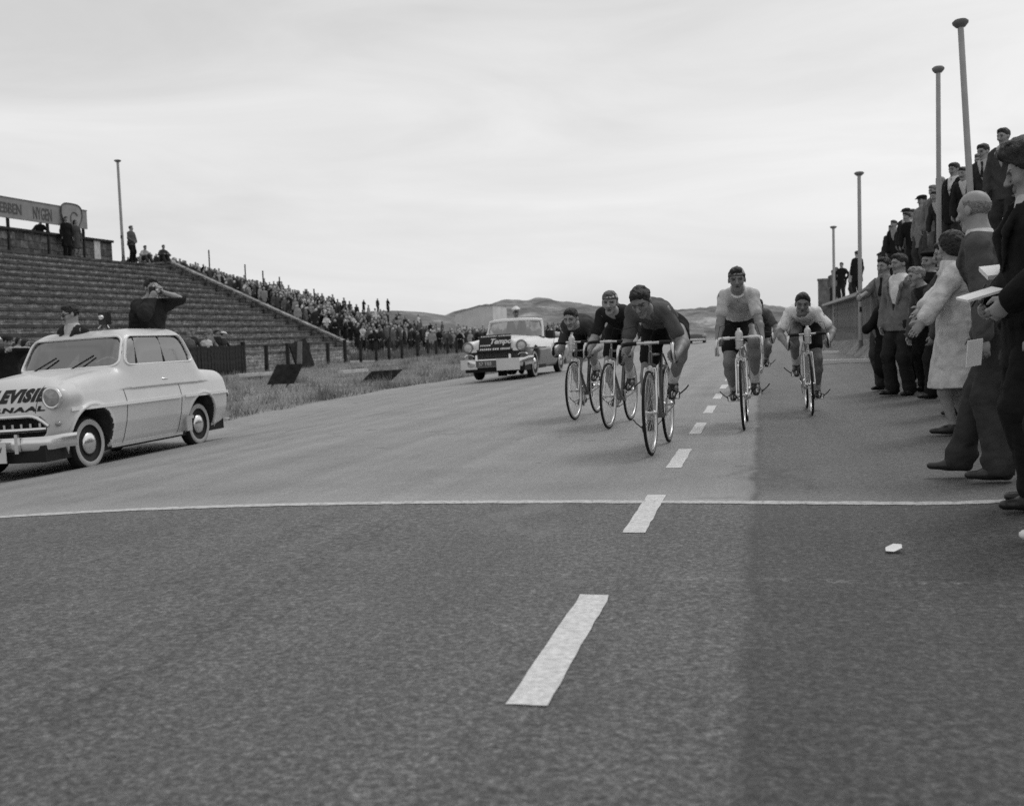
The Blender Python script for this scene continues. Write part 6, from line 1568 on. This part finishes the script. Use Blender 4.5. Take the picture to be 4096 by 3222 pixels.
# ------------------------------------------------------------------ people on the pit roof
GROOF = 'spectators standing on the pit roof'
def onroof(x, y): return (x, y, BZ + 0.012)
RP = [
    (3.74, 33.0, 1.76, -30, 'slim man in a dark suit standing behind the timber box on the roof', dict(top=('jacket', dict(v=0.03, hem=0.2)), shirt_=0.6, tie=0.03, bottom=0.03), dict()),
    (3.75, 31.0, 1.50, -35, 'man in black leaning down beside the timber box on the roof', dict(top=('jacket', dict(v=0.018, hem=0.2)), shirt_=0.25, bottom=0.02), dict(lean=24, lean2=30)),
    (3.57, 28.4, 1.76, -45, 'man in a dark flat cap and jacket, first of the close group on the roof', dict(top=('jacket', dict(v=0.022, hem=0.2)), shirt_=0.5, bottom=0.03, hat_=('flat', 0.02)), dict()),
    (3.62, 27.6, 1.66, -40, 'short man in a dark jacket and pale scarf behind the flat cap on the roof', dict(top=('jacket', dict(v=0.07, hem=0.2)), shirt_=0.6, bottom=0.04), dict()),
    (3.78, 26.6, 1.76, -45, 'white haired man in a dark jacket on the roof', dict(top=('jacket', dict(v=0.03, hem=0.2)), shirt_=0.6, bottom=0.03, hair_=('short', 'hair_grey')), dict()),
    (3.46, 24.9, 1.68, -55, 'man in a peaked dark cap and pale raincoat on the roof', dict(top=('raincoat', dict(v=0.20, hem=0.35, open_=False)), bottom=0.05, hat_=('flat', 0.015)), dict()),
    (3.56, 24.0, 1.78, -45, 'tall fair man in a belted raincoat on the roof', dict(top=('raincoat', dict(v=0.16, hem=0.40, width=0.07)), shirt_=0.4, bottom=0.05, hair_=('short', 'hair_fair')), dict()),
    (3.50, 22.7, 1.78, -50, 'older grey haired man in a creased light jacket beside the dark suit on the roof', dict(top=('jacket', dict(v=0.13, hem=0.22)), shirt_=0.5, bottom=0.10, hair_=('short', 'hair_grey')), dict()),
    (3.46, 20.9, 1.80, -48, 'stout man in black with a pale tie on the roof between the capped poles', dict(top=('jacket', dict(v=0.014, hem=0.24, belly=0.14, depth=0.34)), shirt_=0.7, tie=0.45, bottom=0.035), dict(build=1.1)),
    (3.50, 19.6, 1.56, -40, 'smiling man stooping beside the nearest capped pole on the roof', dict(top=('jacket', dict(v=0.02, hem=0.2)), shirt_=0.6, bottom=0.03, mouth=0.8), dict(lean=18, lean2=26)),
    (3.75, 20.1, 1.82, -45, 'fair haired man mostly hidden behind the nearest capped pole', dict(top=('jacket', dict(v=0.10, hem=0.2)), shirt_=0.5, bottom=0.05, hair_=('short', 'hair_fair')), dict()),
    (3.56, 18.5, 1.74, -38, 'dark haired man with combed back hair right of the nearest capped pole', dict(top=('jacket', dict(v=0.035, hem=0.2)), shirt_=0.5, tie=0.03, bottom=0.03), dict(lean=8, lean2=14)),
    (3.60, 17.4, 1.78, -35, 'young man with tousled dark hair leaning in from the top row of the roof', dict(top=('jacket', dict(v=0.06, hem=0.2)), shirt_=0.4, bottom=0.04), dict(lean=6)),
    (3.95, 16.9, 1.80, -40, 'heavy man in a black coat at the right end of the roof', dict(top=('coat', dict(v=0.016, hem=0.35)), shirt_=0.4, bottom=0.02), dict(build=1.08)),
    (3.80, 15.6, 1.74, -45, 'man in a dark overcoat nearest to the camera on the roof', dict(top=('coat', dict(v=0.02, hem=0.35)), shirt_=0.3, bottom=0.02), dict()),
    (4.35, 28.9, 1.78, -40, 'man in a dark coat in the second row behind the flat cap on the roof', dict(top=('coat', dict(v=0.02, hem=0.35)), shirt_=0.5, bottom=0.02), dict()),
    (4.30, 25.6, 1.74, -45, 'man with dark hair in the second row behind the white haired man', dict(top=('jacket', dict(v=0.04, hem=0.2)), shirt_=0.5, bottom=0.02), dict()),
    (4.20, 22.2, 1.80, -45, 'tall man in black in the second row behind the creased light jacket', dict(top=('jacket', dict(v=0.015, hem=0.2)), shirt_=0.4, bottom=0.02), dict()),
    (3.42, 21.8, 1.45, -50, 'stooping man squeezed beside the older grey haired man on the roof', dict(top=('jacket', dict(v=0.03, hem=0.2)), shirt_=0.5, bottom=0.03), dict(lean=20, lean2=28)),
    (3.45, 26.2, 1.50, -45, 'youth in a black jumper squatting low among the roof group', dict(top=('jumper', dict(v=0.015, hem=0.15, open_=False)), bottom=0.02), dict(lean=22, lean2=28)),
    (3.48, 29.6, 1.60, -40, 'man in a black coat between the timber box and the flat cap', dict(top=('coat', dict(v=0.016, hem=0.35)), shirt_=0.3, bottom=0.02), dict(lean=12)),
    (4.20, 19.0, 1.80, -40, 'man in a grey suit in the second row above the nearest capped pole', dict(top=('jacket', dict(v=0.06, hem=0.2)), shirt_=0.5, tie=0.03, bottom=0.03), dict()),
    (3.70, 52.6, 1.80, -25, 'man with hands on hips in black at the far end of the roof', dict(top=('jacket', dict(v=0.014, hem=0.2, open_=False)), bottom=0.02), dict(akimbo=1)),
    (3.62, 55.0, 1.70, -15, 'woman in a patterned light blouse at the far end of the roof', dict(top=('blouse', dict(v=0.16, hem=0.15, open_=False)), bottom=0.03, hair_=('woman', 'hair_dark')), dict()),
    (3.55, 56.8, 1.66, 20, 'boy in a checked jacket close to the gate pillar on the roof', dict(top=('jacket', dict(v=0.10, hem=0.15)), shirt_=0.5, bottom=0.03), dict()),
    (3.71, 44.3, 1.78, -150, 'man in black seen from behind on the roof by the slim pole', dict(top=('coat', dict(v=0.014, hem=0.35, open_=False)), bottom=0.015), dict()),
    (3.62, 45.4, 1.30, -60, 'small child in a pale top beside the man in black on the roof', dict(top=('jumper', dict(v=0.40, hem=0.12, open_=False)), bottom=0.06, hair_=('short', 'hair_fair')), dict()),
]
for k, (x, y, h_, f_, lab, kw, pk) in enumerate(RP):
    pk = dict(pk); s_ = h_ / 1.75
    if pk.pop('akimbo', 0): pk['wr'] = ((0.20 * s_, -0.06, 1.0 * s_), (-0.20 * s_, -0.06, 1.0 * s_)); pk['el'] = ((1, 0.2, 0), (-1, 0.2, 0))
    J = pose(h_, head=(random.uniform(-15, 5), random.uniform(-14, -4), 0), **pk)
    person(lab, onroof(x, y), f_, J, 0.014 if y < 25 else (0.018 if y < 35 else 0.026), group=GROOF, seed=80 + k, **kw)

# ------------------------------------------------------------------ people on the grandstand
GT = 'people on the top of the grandstand'
J = pose(1.70, 18, head=(0, -10, 0), wr=((0.3, -0.35, 1.0), (-0.3, -0.35, 1.0)))
person('person in a dark jacket leaning by the stone wall on the terraces', (-31.9, 42.4, TZ1 + 0.01), 60, J, 0.026, top=('jacket', dict(v=0.025, hem=0.2, open_=False)), bottom=0.16, group=GT)
J = pose(1.80, 3, head=(0, -5, 0))
person('person in a long black coat standing in the pair on the terraces', (-31.0, 43.1, TZ1 + 0.01), 50, J, 0.026, top=('coat', dict(v=0.014, hem=0.5, open_=False, full=0.9)), bottom=0.014, group=GT)
person('woman in a grey coat standing in the pair on the terraces', (-31.1, 43.9, TZ1 + 0.01), 70, pose(1.72, 3, head=(0, -5, 0)), 0.026, top=('coat', dict(v=0.07, hem=0.5, open_=False, full=0.9, flare=0.08)), hair_=('woman', 'hair_dark'), group=GT)
person('man in a grey jumper standing alone at the end of the terraces against the sky', (-30.65, 47.7, TZ1 + 0.01), 80, pose(1.78, 2, head=(20, 0, 0), wr=((0.1, -0.22, 1.0), (-0.1, -0.22, 1.02))), 0.024, top=('jumper', dict(v=0.09, hem=0.12, open_=False)), bottom=0.012, group=GT)
def sitting(loc, face, h_, label, v, vb, grp, vox=0.026):
    s_ = h_ / 1.75; J = pose(h_, 12, head=(0, -5, 0), hip=(0, 0.0, 0.13), feet=((0.11, -0.46, 0.08), (-0.11, -0.44, 0.08)), kn=((0.2, -0.4, 1), (-0.2, -0.4, 1)), wr=((0.15, -0.36, 0.42), (-0.15, -0.36, 0.42)))
    return person(label, loc, face, J, vox, top=('jumper', dict(v=v, hem=0.08, open_=False)), bottom=vb, group=grp)
sitting((-30.55, 48.6, TZ1 + 0.01), 70, 1.6, 'child sitting beside the lone man at the end of the terraces', 0.35, 0.05, GT)
sitting((-31.2, 51.42, TZ1 + 0.23), 60, 1.7, 'person sitting on the parapet at the head of the sloping wall', 0.05, 0.03, GT)

# ------------------------------------------------------------------ press crew in the cars
CM = press_car.matrix_world.copy() if False else Matrix.Translation(press_car.location) @ press_car.rotation_euler.to_matrix().to_4x4()
def incar(x, u, z, base=CM): return base @ Vector((x, -u, z))
pl = incar(0.24, -0.78, 0.50); FP = 72
J = pose(1.80, 8, head=(-10, 2, 0), lean2=18, build=1.18, wr=((0.05, -0.30, 1.63), (-0.13, -0.29, 1.53)), el=((1.0, 0.0, -0.5), (-0.7, -0.2, -0.9)), curl=(0.8, 0.8), hand=(((-0.6, -0.35, 0.6), (-0.3, 0.2, -0.6)), ((0.35, -0.3, 0.8), (0.5, 0.3, 0.2))))
person('photographer in a dark jacket standing through the car roof with a camera at his eye', tuple(pl), FP, J, 0.010, top=('jacket', dict(v=0.028, hem=0.22, open_=False, g=0.055)), bottom=0.03, group=None, seed=5)
cmx = Matrix.Translation(pl) @ Matrix.Rotation(R(FP), 4, 'Z')
co = empty('press_camera', cmx @ Vector((-0.03, -0.275, 1.645)), R(FP - 8), 'black press camera held up by the photographer in the car', 'camera')
MB().box((0, 0, 0), (0.075, 0.035, 0.05)).build('camera_body', M['leather'], co); MB().lathe([(0.0, -0.09), (0.028, -0.088), (0.032, -0.04), (0.032, 0.0)], axis='y', n=18).build('lens', M['alloy'], co)
MB().box((0.02, 0, 0.062), (0.03, 0.02, 0.014)).box((-0.04, -0.015, 0.06), (0.016, 0.012, 0.012)).build('viewfinder', M['alloy'], co)
p2_ = incar(-0.20, 0.10, 0.24)
J = pose(1.72, 6, head=(-38, -12, 0))
def shades(o, J):
    s = J['s']; H, Q = J['H'], J['HR']; L = lambda x, f, u: H + Q @ (A3(x, f, u) * s); S = SDF(0.006)
    for x in (-1, 1): S.ell(L(0.032 * x, 0.098, 0.004), (0.026, 0.010, 0.019), Q, 0.004); S.cone(L(0.056 * x, 0.088, 0.010), L(0.082 * x, 0.0, 0.012), 0.005, 0.005, 0.003)
    S.cone(L(-0.01, 0.104, 0.010), L(0.01, 0.104, 0.010), 0.005, 0.005, 0.003); S.build('sunglasses', [M['leather']], o)
person('man in dark glasses with black hair looking over the windscreen of the cream car', tuple(p2_), -10, J, 0.010, top=('jacket', dict(v=0.03, hem=0.2)), shirt_=0.5, bottom=0.03, seed=12, extra=shades, skin='skin')
fc = empty('film_camera', incar(0.24, 0.06, 1.655), R(15), 'small black film camera standing on the car roof', 'camera')
MB().box((0, 0, 0.13), (0.045, 0.10, 0.075)).build('camera_body', M['leather'], fc)
for x in (0.0,): MB().lathe([(0, -0.17), (0.028, -0.168), (0.03, -0.10)], (0, 0, 0.14), 'y', 16).build('lens', M['alloy'], fc)
for x, y in ((-0.07, -0.06), (0.07, -0.06), (0, 0.09)): MB().tube([(0, 0, 0.08), (x, y, 0.0)], 0.010, 6).build('leg', M['alloy'], fc)
CO = Matrix.Translation(open_car_o.location) @ open_car_o.rotation_euler.to_matrix().to_4x4()
person('man in a white peaked cap standing in the open car', tuple(incar(-0.28, -0.75, 0.02, CO)), 10, pose(1.74, 3, head=(10, -4, 0)), 0.016, top=('jacket', dict(v=0.05, hem=0.2)), shirt_=0.5, bottom=0.04, hat_=('peaked', 0.75))
J = pose(1.72, -8, head=(0, -4, 0), hip=(0, 0.0, 0.18), feet=((0.12, -0.75, 0.10), (-0.12, -0.75, 0.10)), kn=((0.1, -0.4, 1), (-0.1, -0.4, 1)), wr=((0.16, -0.42, 0.55), (-0.16, -0.42, 0.55)), curl=(0.9, 0.9))
person('driver sitting at the wheel of the open car', tuple(incar(0.38, -0.12, 0.48, CO)), -2, J, 0.018, top=('jacket', dict(v=0.04, hem=0.1)), shirt_=0.5, bottom=0.03)
J = pose(1.70, -8, head=(0, -4, 0), hip=(0, 0.0, 0.18), feet=((0.12, -0.75, 0.10), (-0.12, -0.75, 0.10)), kn=((0.1, -0.4, 1), (-0.1, -0.4, 1)), wr=((0.16, -0.42, 0.6), (-0.16, -0.42, 0.6)), curl=(0.9, 0.9))
person('driver sitting at the wheel of the cream saloon', tuple(incar(0.33, -0.06, 0.60)), 0, J, 0.016, top=('jacket', dict(v=0.10, hem=0.1)), shirt_=0.5, bottom=0.03)

# ------------------------------------------------------------------ people at the left fences
GF = 'people leaning on the plank fences at the left'
lf = [('man in a dark jacket', 0.025, 'hair_dark', 'short', None), ('woman in a pale blouse', 0.42, 'hair_dark', 'woman', None), ('boy in a white shirt', 0.62, 'hair_fair', 'short', None), ('man in a white cap', 0.05, 'hair_dark', 'short', ('flat', 0.75)),
      ('man in a grey jacket', 0.13, 'hair_grey', 'short', None), ('woman with a light headscarf', 0.20, 'hair_grey', 'woman', None), ('man in a black beret', 0.03, 'hair_dark', 'bald', ('beret', 0.015)), ('fair haired youth in a dark jumper', 0.04, 'hair_fair', 'short', None)]
spot = ['leftmost', 'second from left', 'third from left', 'fourth from left', 'fifth from left', 'sixth from left', 'sixth from right', 'fifth from right', 'fourth from right', 'third from right', 'second from right', 'rightmost']
for b, (y0, y1, nm) in enumerate(((20.3, 26.4, 'behind the left edge fence'), (31.7, 38.4, 'behind the fence past the car'))):
    for k in range(12):
        q = lf[(k * 3 + b * 2) % 8]; y = y0 + (y1 - y0) * (k + 0.5) / 12 + random.uniform(-0.12, 0.12)
        x = -20.55 + random.uniform(-0.08, 0.05) - 0.12 * (k % 2)
        h_ = random.uniform(1.55, 1.76); J = pose(h_, 8, head=(random.uniform(-25, 25), -6, 0), wr=((0.2, -0.34, 1.0), (-0.2, -0.34, 1.0)) if k % 2 else (None, None))
        person('%s %s, %s' % (q[0], nm, spot[k]), (x, y, zg1(x, y)), 70 + random.uniform(-25, 25), J, 0.024, top=('jacket', dict(v=q[1], hem=0.15, open_=False)), bottom=0.04, hair_=(q[3], q[2]), hat_=q[4], group=GF, seed=k)
xx, yy = -13.6, 17.0
person('man in a dark coat standing on the verge behind the cream car', (xx, yy, zg1(xx, yy)), 40, pose(1.66, 10, head=(10, -6, 0), wr=((0.1, -0.3, 1.45), (-0.1, -0.3, 1.42))), 0.018, top=('coat', dict(v=0.02, hem=0.35, open_=False)), bottom=0.02, hat_=('flat', 0.02))
xx, yy = -14.6, 15.4
person('woman in a grey coat on the verge near the left edge', (xx, yy, zg1(xx, yy)), 50, pose(1.62, 4, head=(-10, -6, 0)), 0.018, top=('coat', dict(v=0.16, hem=0.45, open_=False)), hair_=('woman', 'hair_dark'))

for k, (xx, yy, h_, lab, v, hr, ht) in enumerate(((-16.5, 18.9, 1.72, 'man in a pale raincoat on the verge in front of the left fence', 0.26, 'hair_dark', None), (-17.4, 20.6, 1.6, 'boy in a white shirt on the verge in front of the left fence', 0.6, 'hair_fair', None),
    (-15.6, 18.6, 1.7, 'man in black coat and white cap on the verge before the left fence', 0.02, 'hair_dark', ('flat', 0.7)), (-17.6, 22.6, 1.68, 'woman in a dark dress on the verge in front of the left fence', 0.03, 'hair_dark', None), (-16.9, 22.9, 1.74, 'tall man in a grey suit on the verge in front of the left fence', 0.10, 'hair_grey', None))):
    person(lab, (xx, yy, zg1(xx, yy)), 45 + 12 * k, pose(h_, 4, head=(-10 + 6 * k, -5, 0)), 0.02, top=('coat' if 'coat' in lab or 'dress' in lab else 'jacket', dict(v=v, hem=0.4 if 'coat' in lab or 'dress' in lab else 0.18, open_=False)), bottom=0.04, hair_=('woman' if 'woman' in lab[:6] else 'short', hr), hat_=ht, group='people standing on the verge at the left', seed=k)

# ------------------------------------------------------------------ the crowd on the bank
def crowd_mesh(seed, v_top, v_bot, kind):
    rs = np.random.RandomState(seed); h_ = rs.uniform(1.62, 1.8)
    J = pose(h_, rs.uniform(0, 8), head=(rs.uniform(-20, 20), -3, 0), wr=((0.12, -0.3, 1.05), (-0.12, -0.3, 1.05)) if seed % 3 == 0 else (None, (-0.1, -0.35, 1.45)) if seed % 7 == 3 else (None, None), feet=((0.1, rs.uniform(-.1, .1)), (-0.1, rs.uniform(-.1, .1))))
    S = SDF(0.038); s = J['s']
    for i in (0, 1):
        S.cone(J['hp'][i], J['kn'][i], 0.11, 0.085, 0.03, m=2); S.cone(J['kn'][i], J['an'][i] - A3(0, 0, 0.06), 0.085, 0.07, 0.03, m=2)
    torso(S, J, 0.03, 0.04, m=1); S.cone(J['P'], J['P'] - A3(0, 0, 0.5 if kind == 'coat' else 0.18), 0.185, 0.21, 0.04, (A3(0, 1, 0), 0.75), m=1)
    for i in (0, 1): S.cone(J['sh'][i], J['el'][i], 0.075, 0.062, 0.03, m=1); S.cone(J['el'][i], J['wr'][i], 0.062, 0.05, 0.03, m=1); S.ell(J['wr'][i] + J['hd'][i] * 0.06, (0.045,) * 3, None, 0.02)
    S.cone(J['N'], J['H'], 0.06, 0.06, 0.02); S.ell(J['H'], (0.082, 0.1, 0.118), J['HR'], 0.02)
    S.ell(J['H'] + A3(0, 0.018, 0.04), (0.092, 0.108, 0.098), J['HR'], 0.0, m=3)
    V, F, mi = S.mesh()
    return np_mesh('spectator', V, F, [M['skin'], cloth(v_top), cloth(v_bot), M['hair_dark'] if seed % 4 else cloth(0.6)], mi)
KINDS = [('spectator in a black coat standing in the packed crowd on the bank', 0.015, 0.02, 'coat'), ('spectator in a dark jacket standing in the packed crowd on the bank', 0.03, 0.03, 'j'), ('spectator in a grey coat standing in the packed crowd on the bank', 0.12, 0.06, 'coat'),
         ('spectator in a white shirt standing in the packed crowd on the bank', 0.62, 0.04, 'j'), ('spectator in a pale raincoat standing in the packed crowd on the bank', 0.30, 0.07, 'coat'), ('spectator in a grey jumper standing in the packed crowd on the bank', 0.08, 0.02, 'j')]
cms = [(KINDS[q % 6][0], crowd_mesh(q, *KINDS[q % 6][1:])) for q in range(18)]
rs = np.random.RandomState(21); made = 0; taken = []
def put(x, y, pick):
    global made
    for (a, b) in taken:
        if (a - x) ** 2 + (b - y) ** 2 < 0.22: return False
    taken.append((x, y)); lab, me = cms[pick]
    o = link_mesh('person', me, None, (x, y, zg1(x, y) - 0.01), R(55 + rs.uniform(-50, 40))); o.scale = (1, 1, rs.uniform(0.93, 1.05)); tag(o, lab.replace('standing in the packed crowd on the bank', 'high in the packed crowd on the bank' if x < -44 else 'midway up the packed crowd on the bank' if x < -34 else 'low in the packed crowd near the foot of the bank' if y < 92 else 'in the crowd along the fence towards the open car'), 'person', 'crowd packed on the grassy bank')
    made += 1; return True
wts = np.array([0.26, 0.26, 0.14, 0.12, 0.10, 0.12]); 
def pickv(): return int(rs.choice(6, p=wts)) + 6 * rs.randint(3)
n_ = 0
while made < 222 and n_ < 4000:
    n_ += 1; t = rs.uniform(0, 1); x = -26.8 - 29 * t; y = 70 + 0.55 * (-26.8 - x) + abs(rs.normal(0, 9)) * (1 - 0.35 * t); put(x, y, pickv())
while made < 292 and n_ < 9000:
    n_ += 1; y = 74 + 70 * rs.uniform(0, 1) ** 1.3; x = -21.6 - abs(rs.normal(0, 2.2)) - 0.02 * (y - 74); put(x, y, pickv())
# beyond about three hundred, the rest of the packed crowd is one mass
def tiled(meshes, spots_):
    Vs, Fs, Ms, b = [], [], [], 0
    for (V, F, mi), (x, y, z, a, sc) in spots_(meshes):
        c, s_ = math.cos(a), math.sin(a); W = np.stack([V[:, 0] * c - V[:, 1] * s_ + x, V[:, 0] * s_ + V[:, 1] * c + y, V[:, 2] * sc + z], 1)
        Vs.append(W); Fs.append(F + b); Ms.append(mi); b += len(W)
    return np.concatenate(Vs), np.concatenate(Fs), np.concatenate(Ms)
def low(seed):
    me = crowd_low(seed); return me
def crowd_low(seed):
    rs2 = np.random.RandomState(seed + 400); J = pose(rs2.uniform(1.6, 1.8), 4, head=(rs2.uniform(-20, 20), -3, 0)); S = SDF(0.06); s = J['s']; t_ = 1 + seed % 6
    for i in (0, 1): S.cone(J['hp'][i], J['an'][i], 0.11, 0.08, 0.05, m=7)
    S.cone(J['P'] - A3(0, 0, 0.3), J['C'], 0.19, 0.19, 0.05, (A3(0, 1, 0), 0.75), m=t_); S.cone(J['sh'][0], J['sh'][1], 0.085, 0.085, 0.05, m=t_)
    for i in (0, 1): S.cone(J['sh'][i], J['wr'][i], 0.075, 0.055, 0.03, m=t_)
    S.cone(J['N'], J['H'], 0.065, 0.065, 0.02); S.ell(J['H'], (0.09, 0.105, 0.12), J['HR'], 0.02); S.ell(J['H'] + A3(0, 0.02, 0.05), (0.1, 0.11, 0.10), J['HR'], 0.0, m=8 if seed % 5 else 4)
    return S.mesh()
lows = [crowd_low(q) for q in range(12)]
def spots_(ms):
    n = 0; r_ = np.random.RandomState(77)
    while n < 460:
        if n < 330:
            t = r_.uniform(0, 1); x = -27.5 - 29 * t; y = 73 + 0.55 * (-27.5 - x) + abs(r_.normal(0, 11)) * (1 - 0.3 * t)
        else: y = 80 + 75 * r_.uniform(0, 1); x = -22.6 - abs(r_.normal(0, 2.6)) - 0.02 * (y - 74)
        n += 1; yield ms[r_.randint(12)], (x, y, zg1(x, y) - 0.01, R(55 + r_.uniform(-50, 40)), r_.uniform(0.93, 1.05))
V, F, mi = tiled(lows, spots_)
cr_ = link_mesh('crowd', np_mesh('crowd', V, F, [M['skin'], cloth(0.02), cloth(0.035), cloth(0.12), cloth(0.6), cloth(0.28), cloth(0.08), cloth(0.03), M['hair_dark']], mi)); tag(cr_, kind='stuff')
for k, (x, y) in enumerate(((-52.0, 134.5), (-50.4, 135.5), (-48.4, 134.0))):
    o = link_mesh('person', cms[(0, 1, 6)[k]][1], None, (x, y, zg1(x, y) - 0.02), R(60)); tag(o, ('dark figure on the dune top, first of three', 'shorter dark figure on the dune top, middle of three', 'dark figure on the dune top standing apart from the other two')[k], 'person', 'three figures on the dune top')
for k, (x, y, h_) in enumerate(((-47.6, 86, 3.3), (-45.2, 88, 3.0), (-42.5, 86, 2.9), (-40, 84, 2.8), (-36, 82, 2.8))):
    o = MB().tube([(0, 0, -0.2), (0, 0, h_)], 0.06, 8).build('tall_stake', M['dark_wood'], None, (x, y, zg1(x, y))); tag(o, 'tall thin stake standing up out of the crowd on the bank', 'stake', 'stakes along the bank')
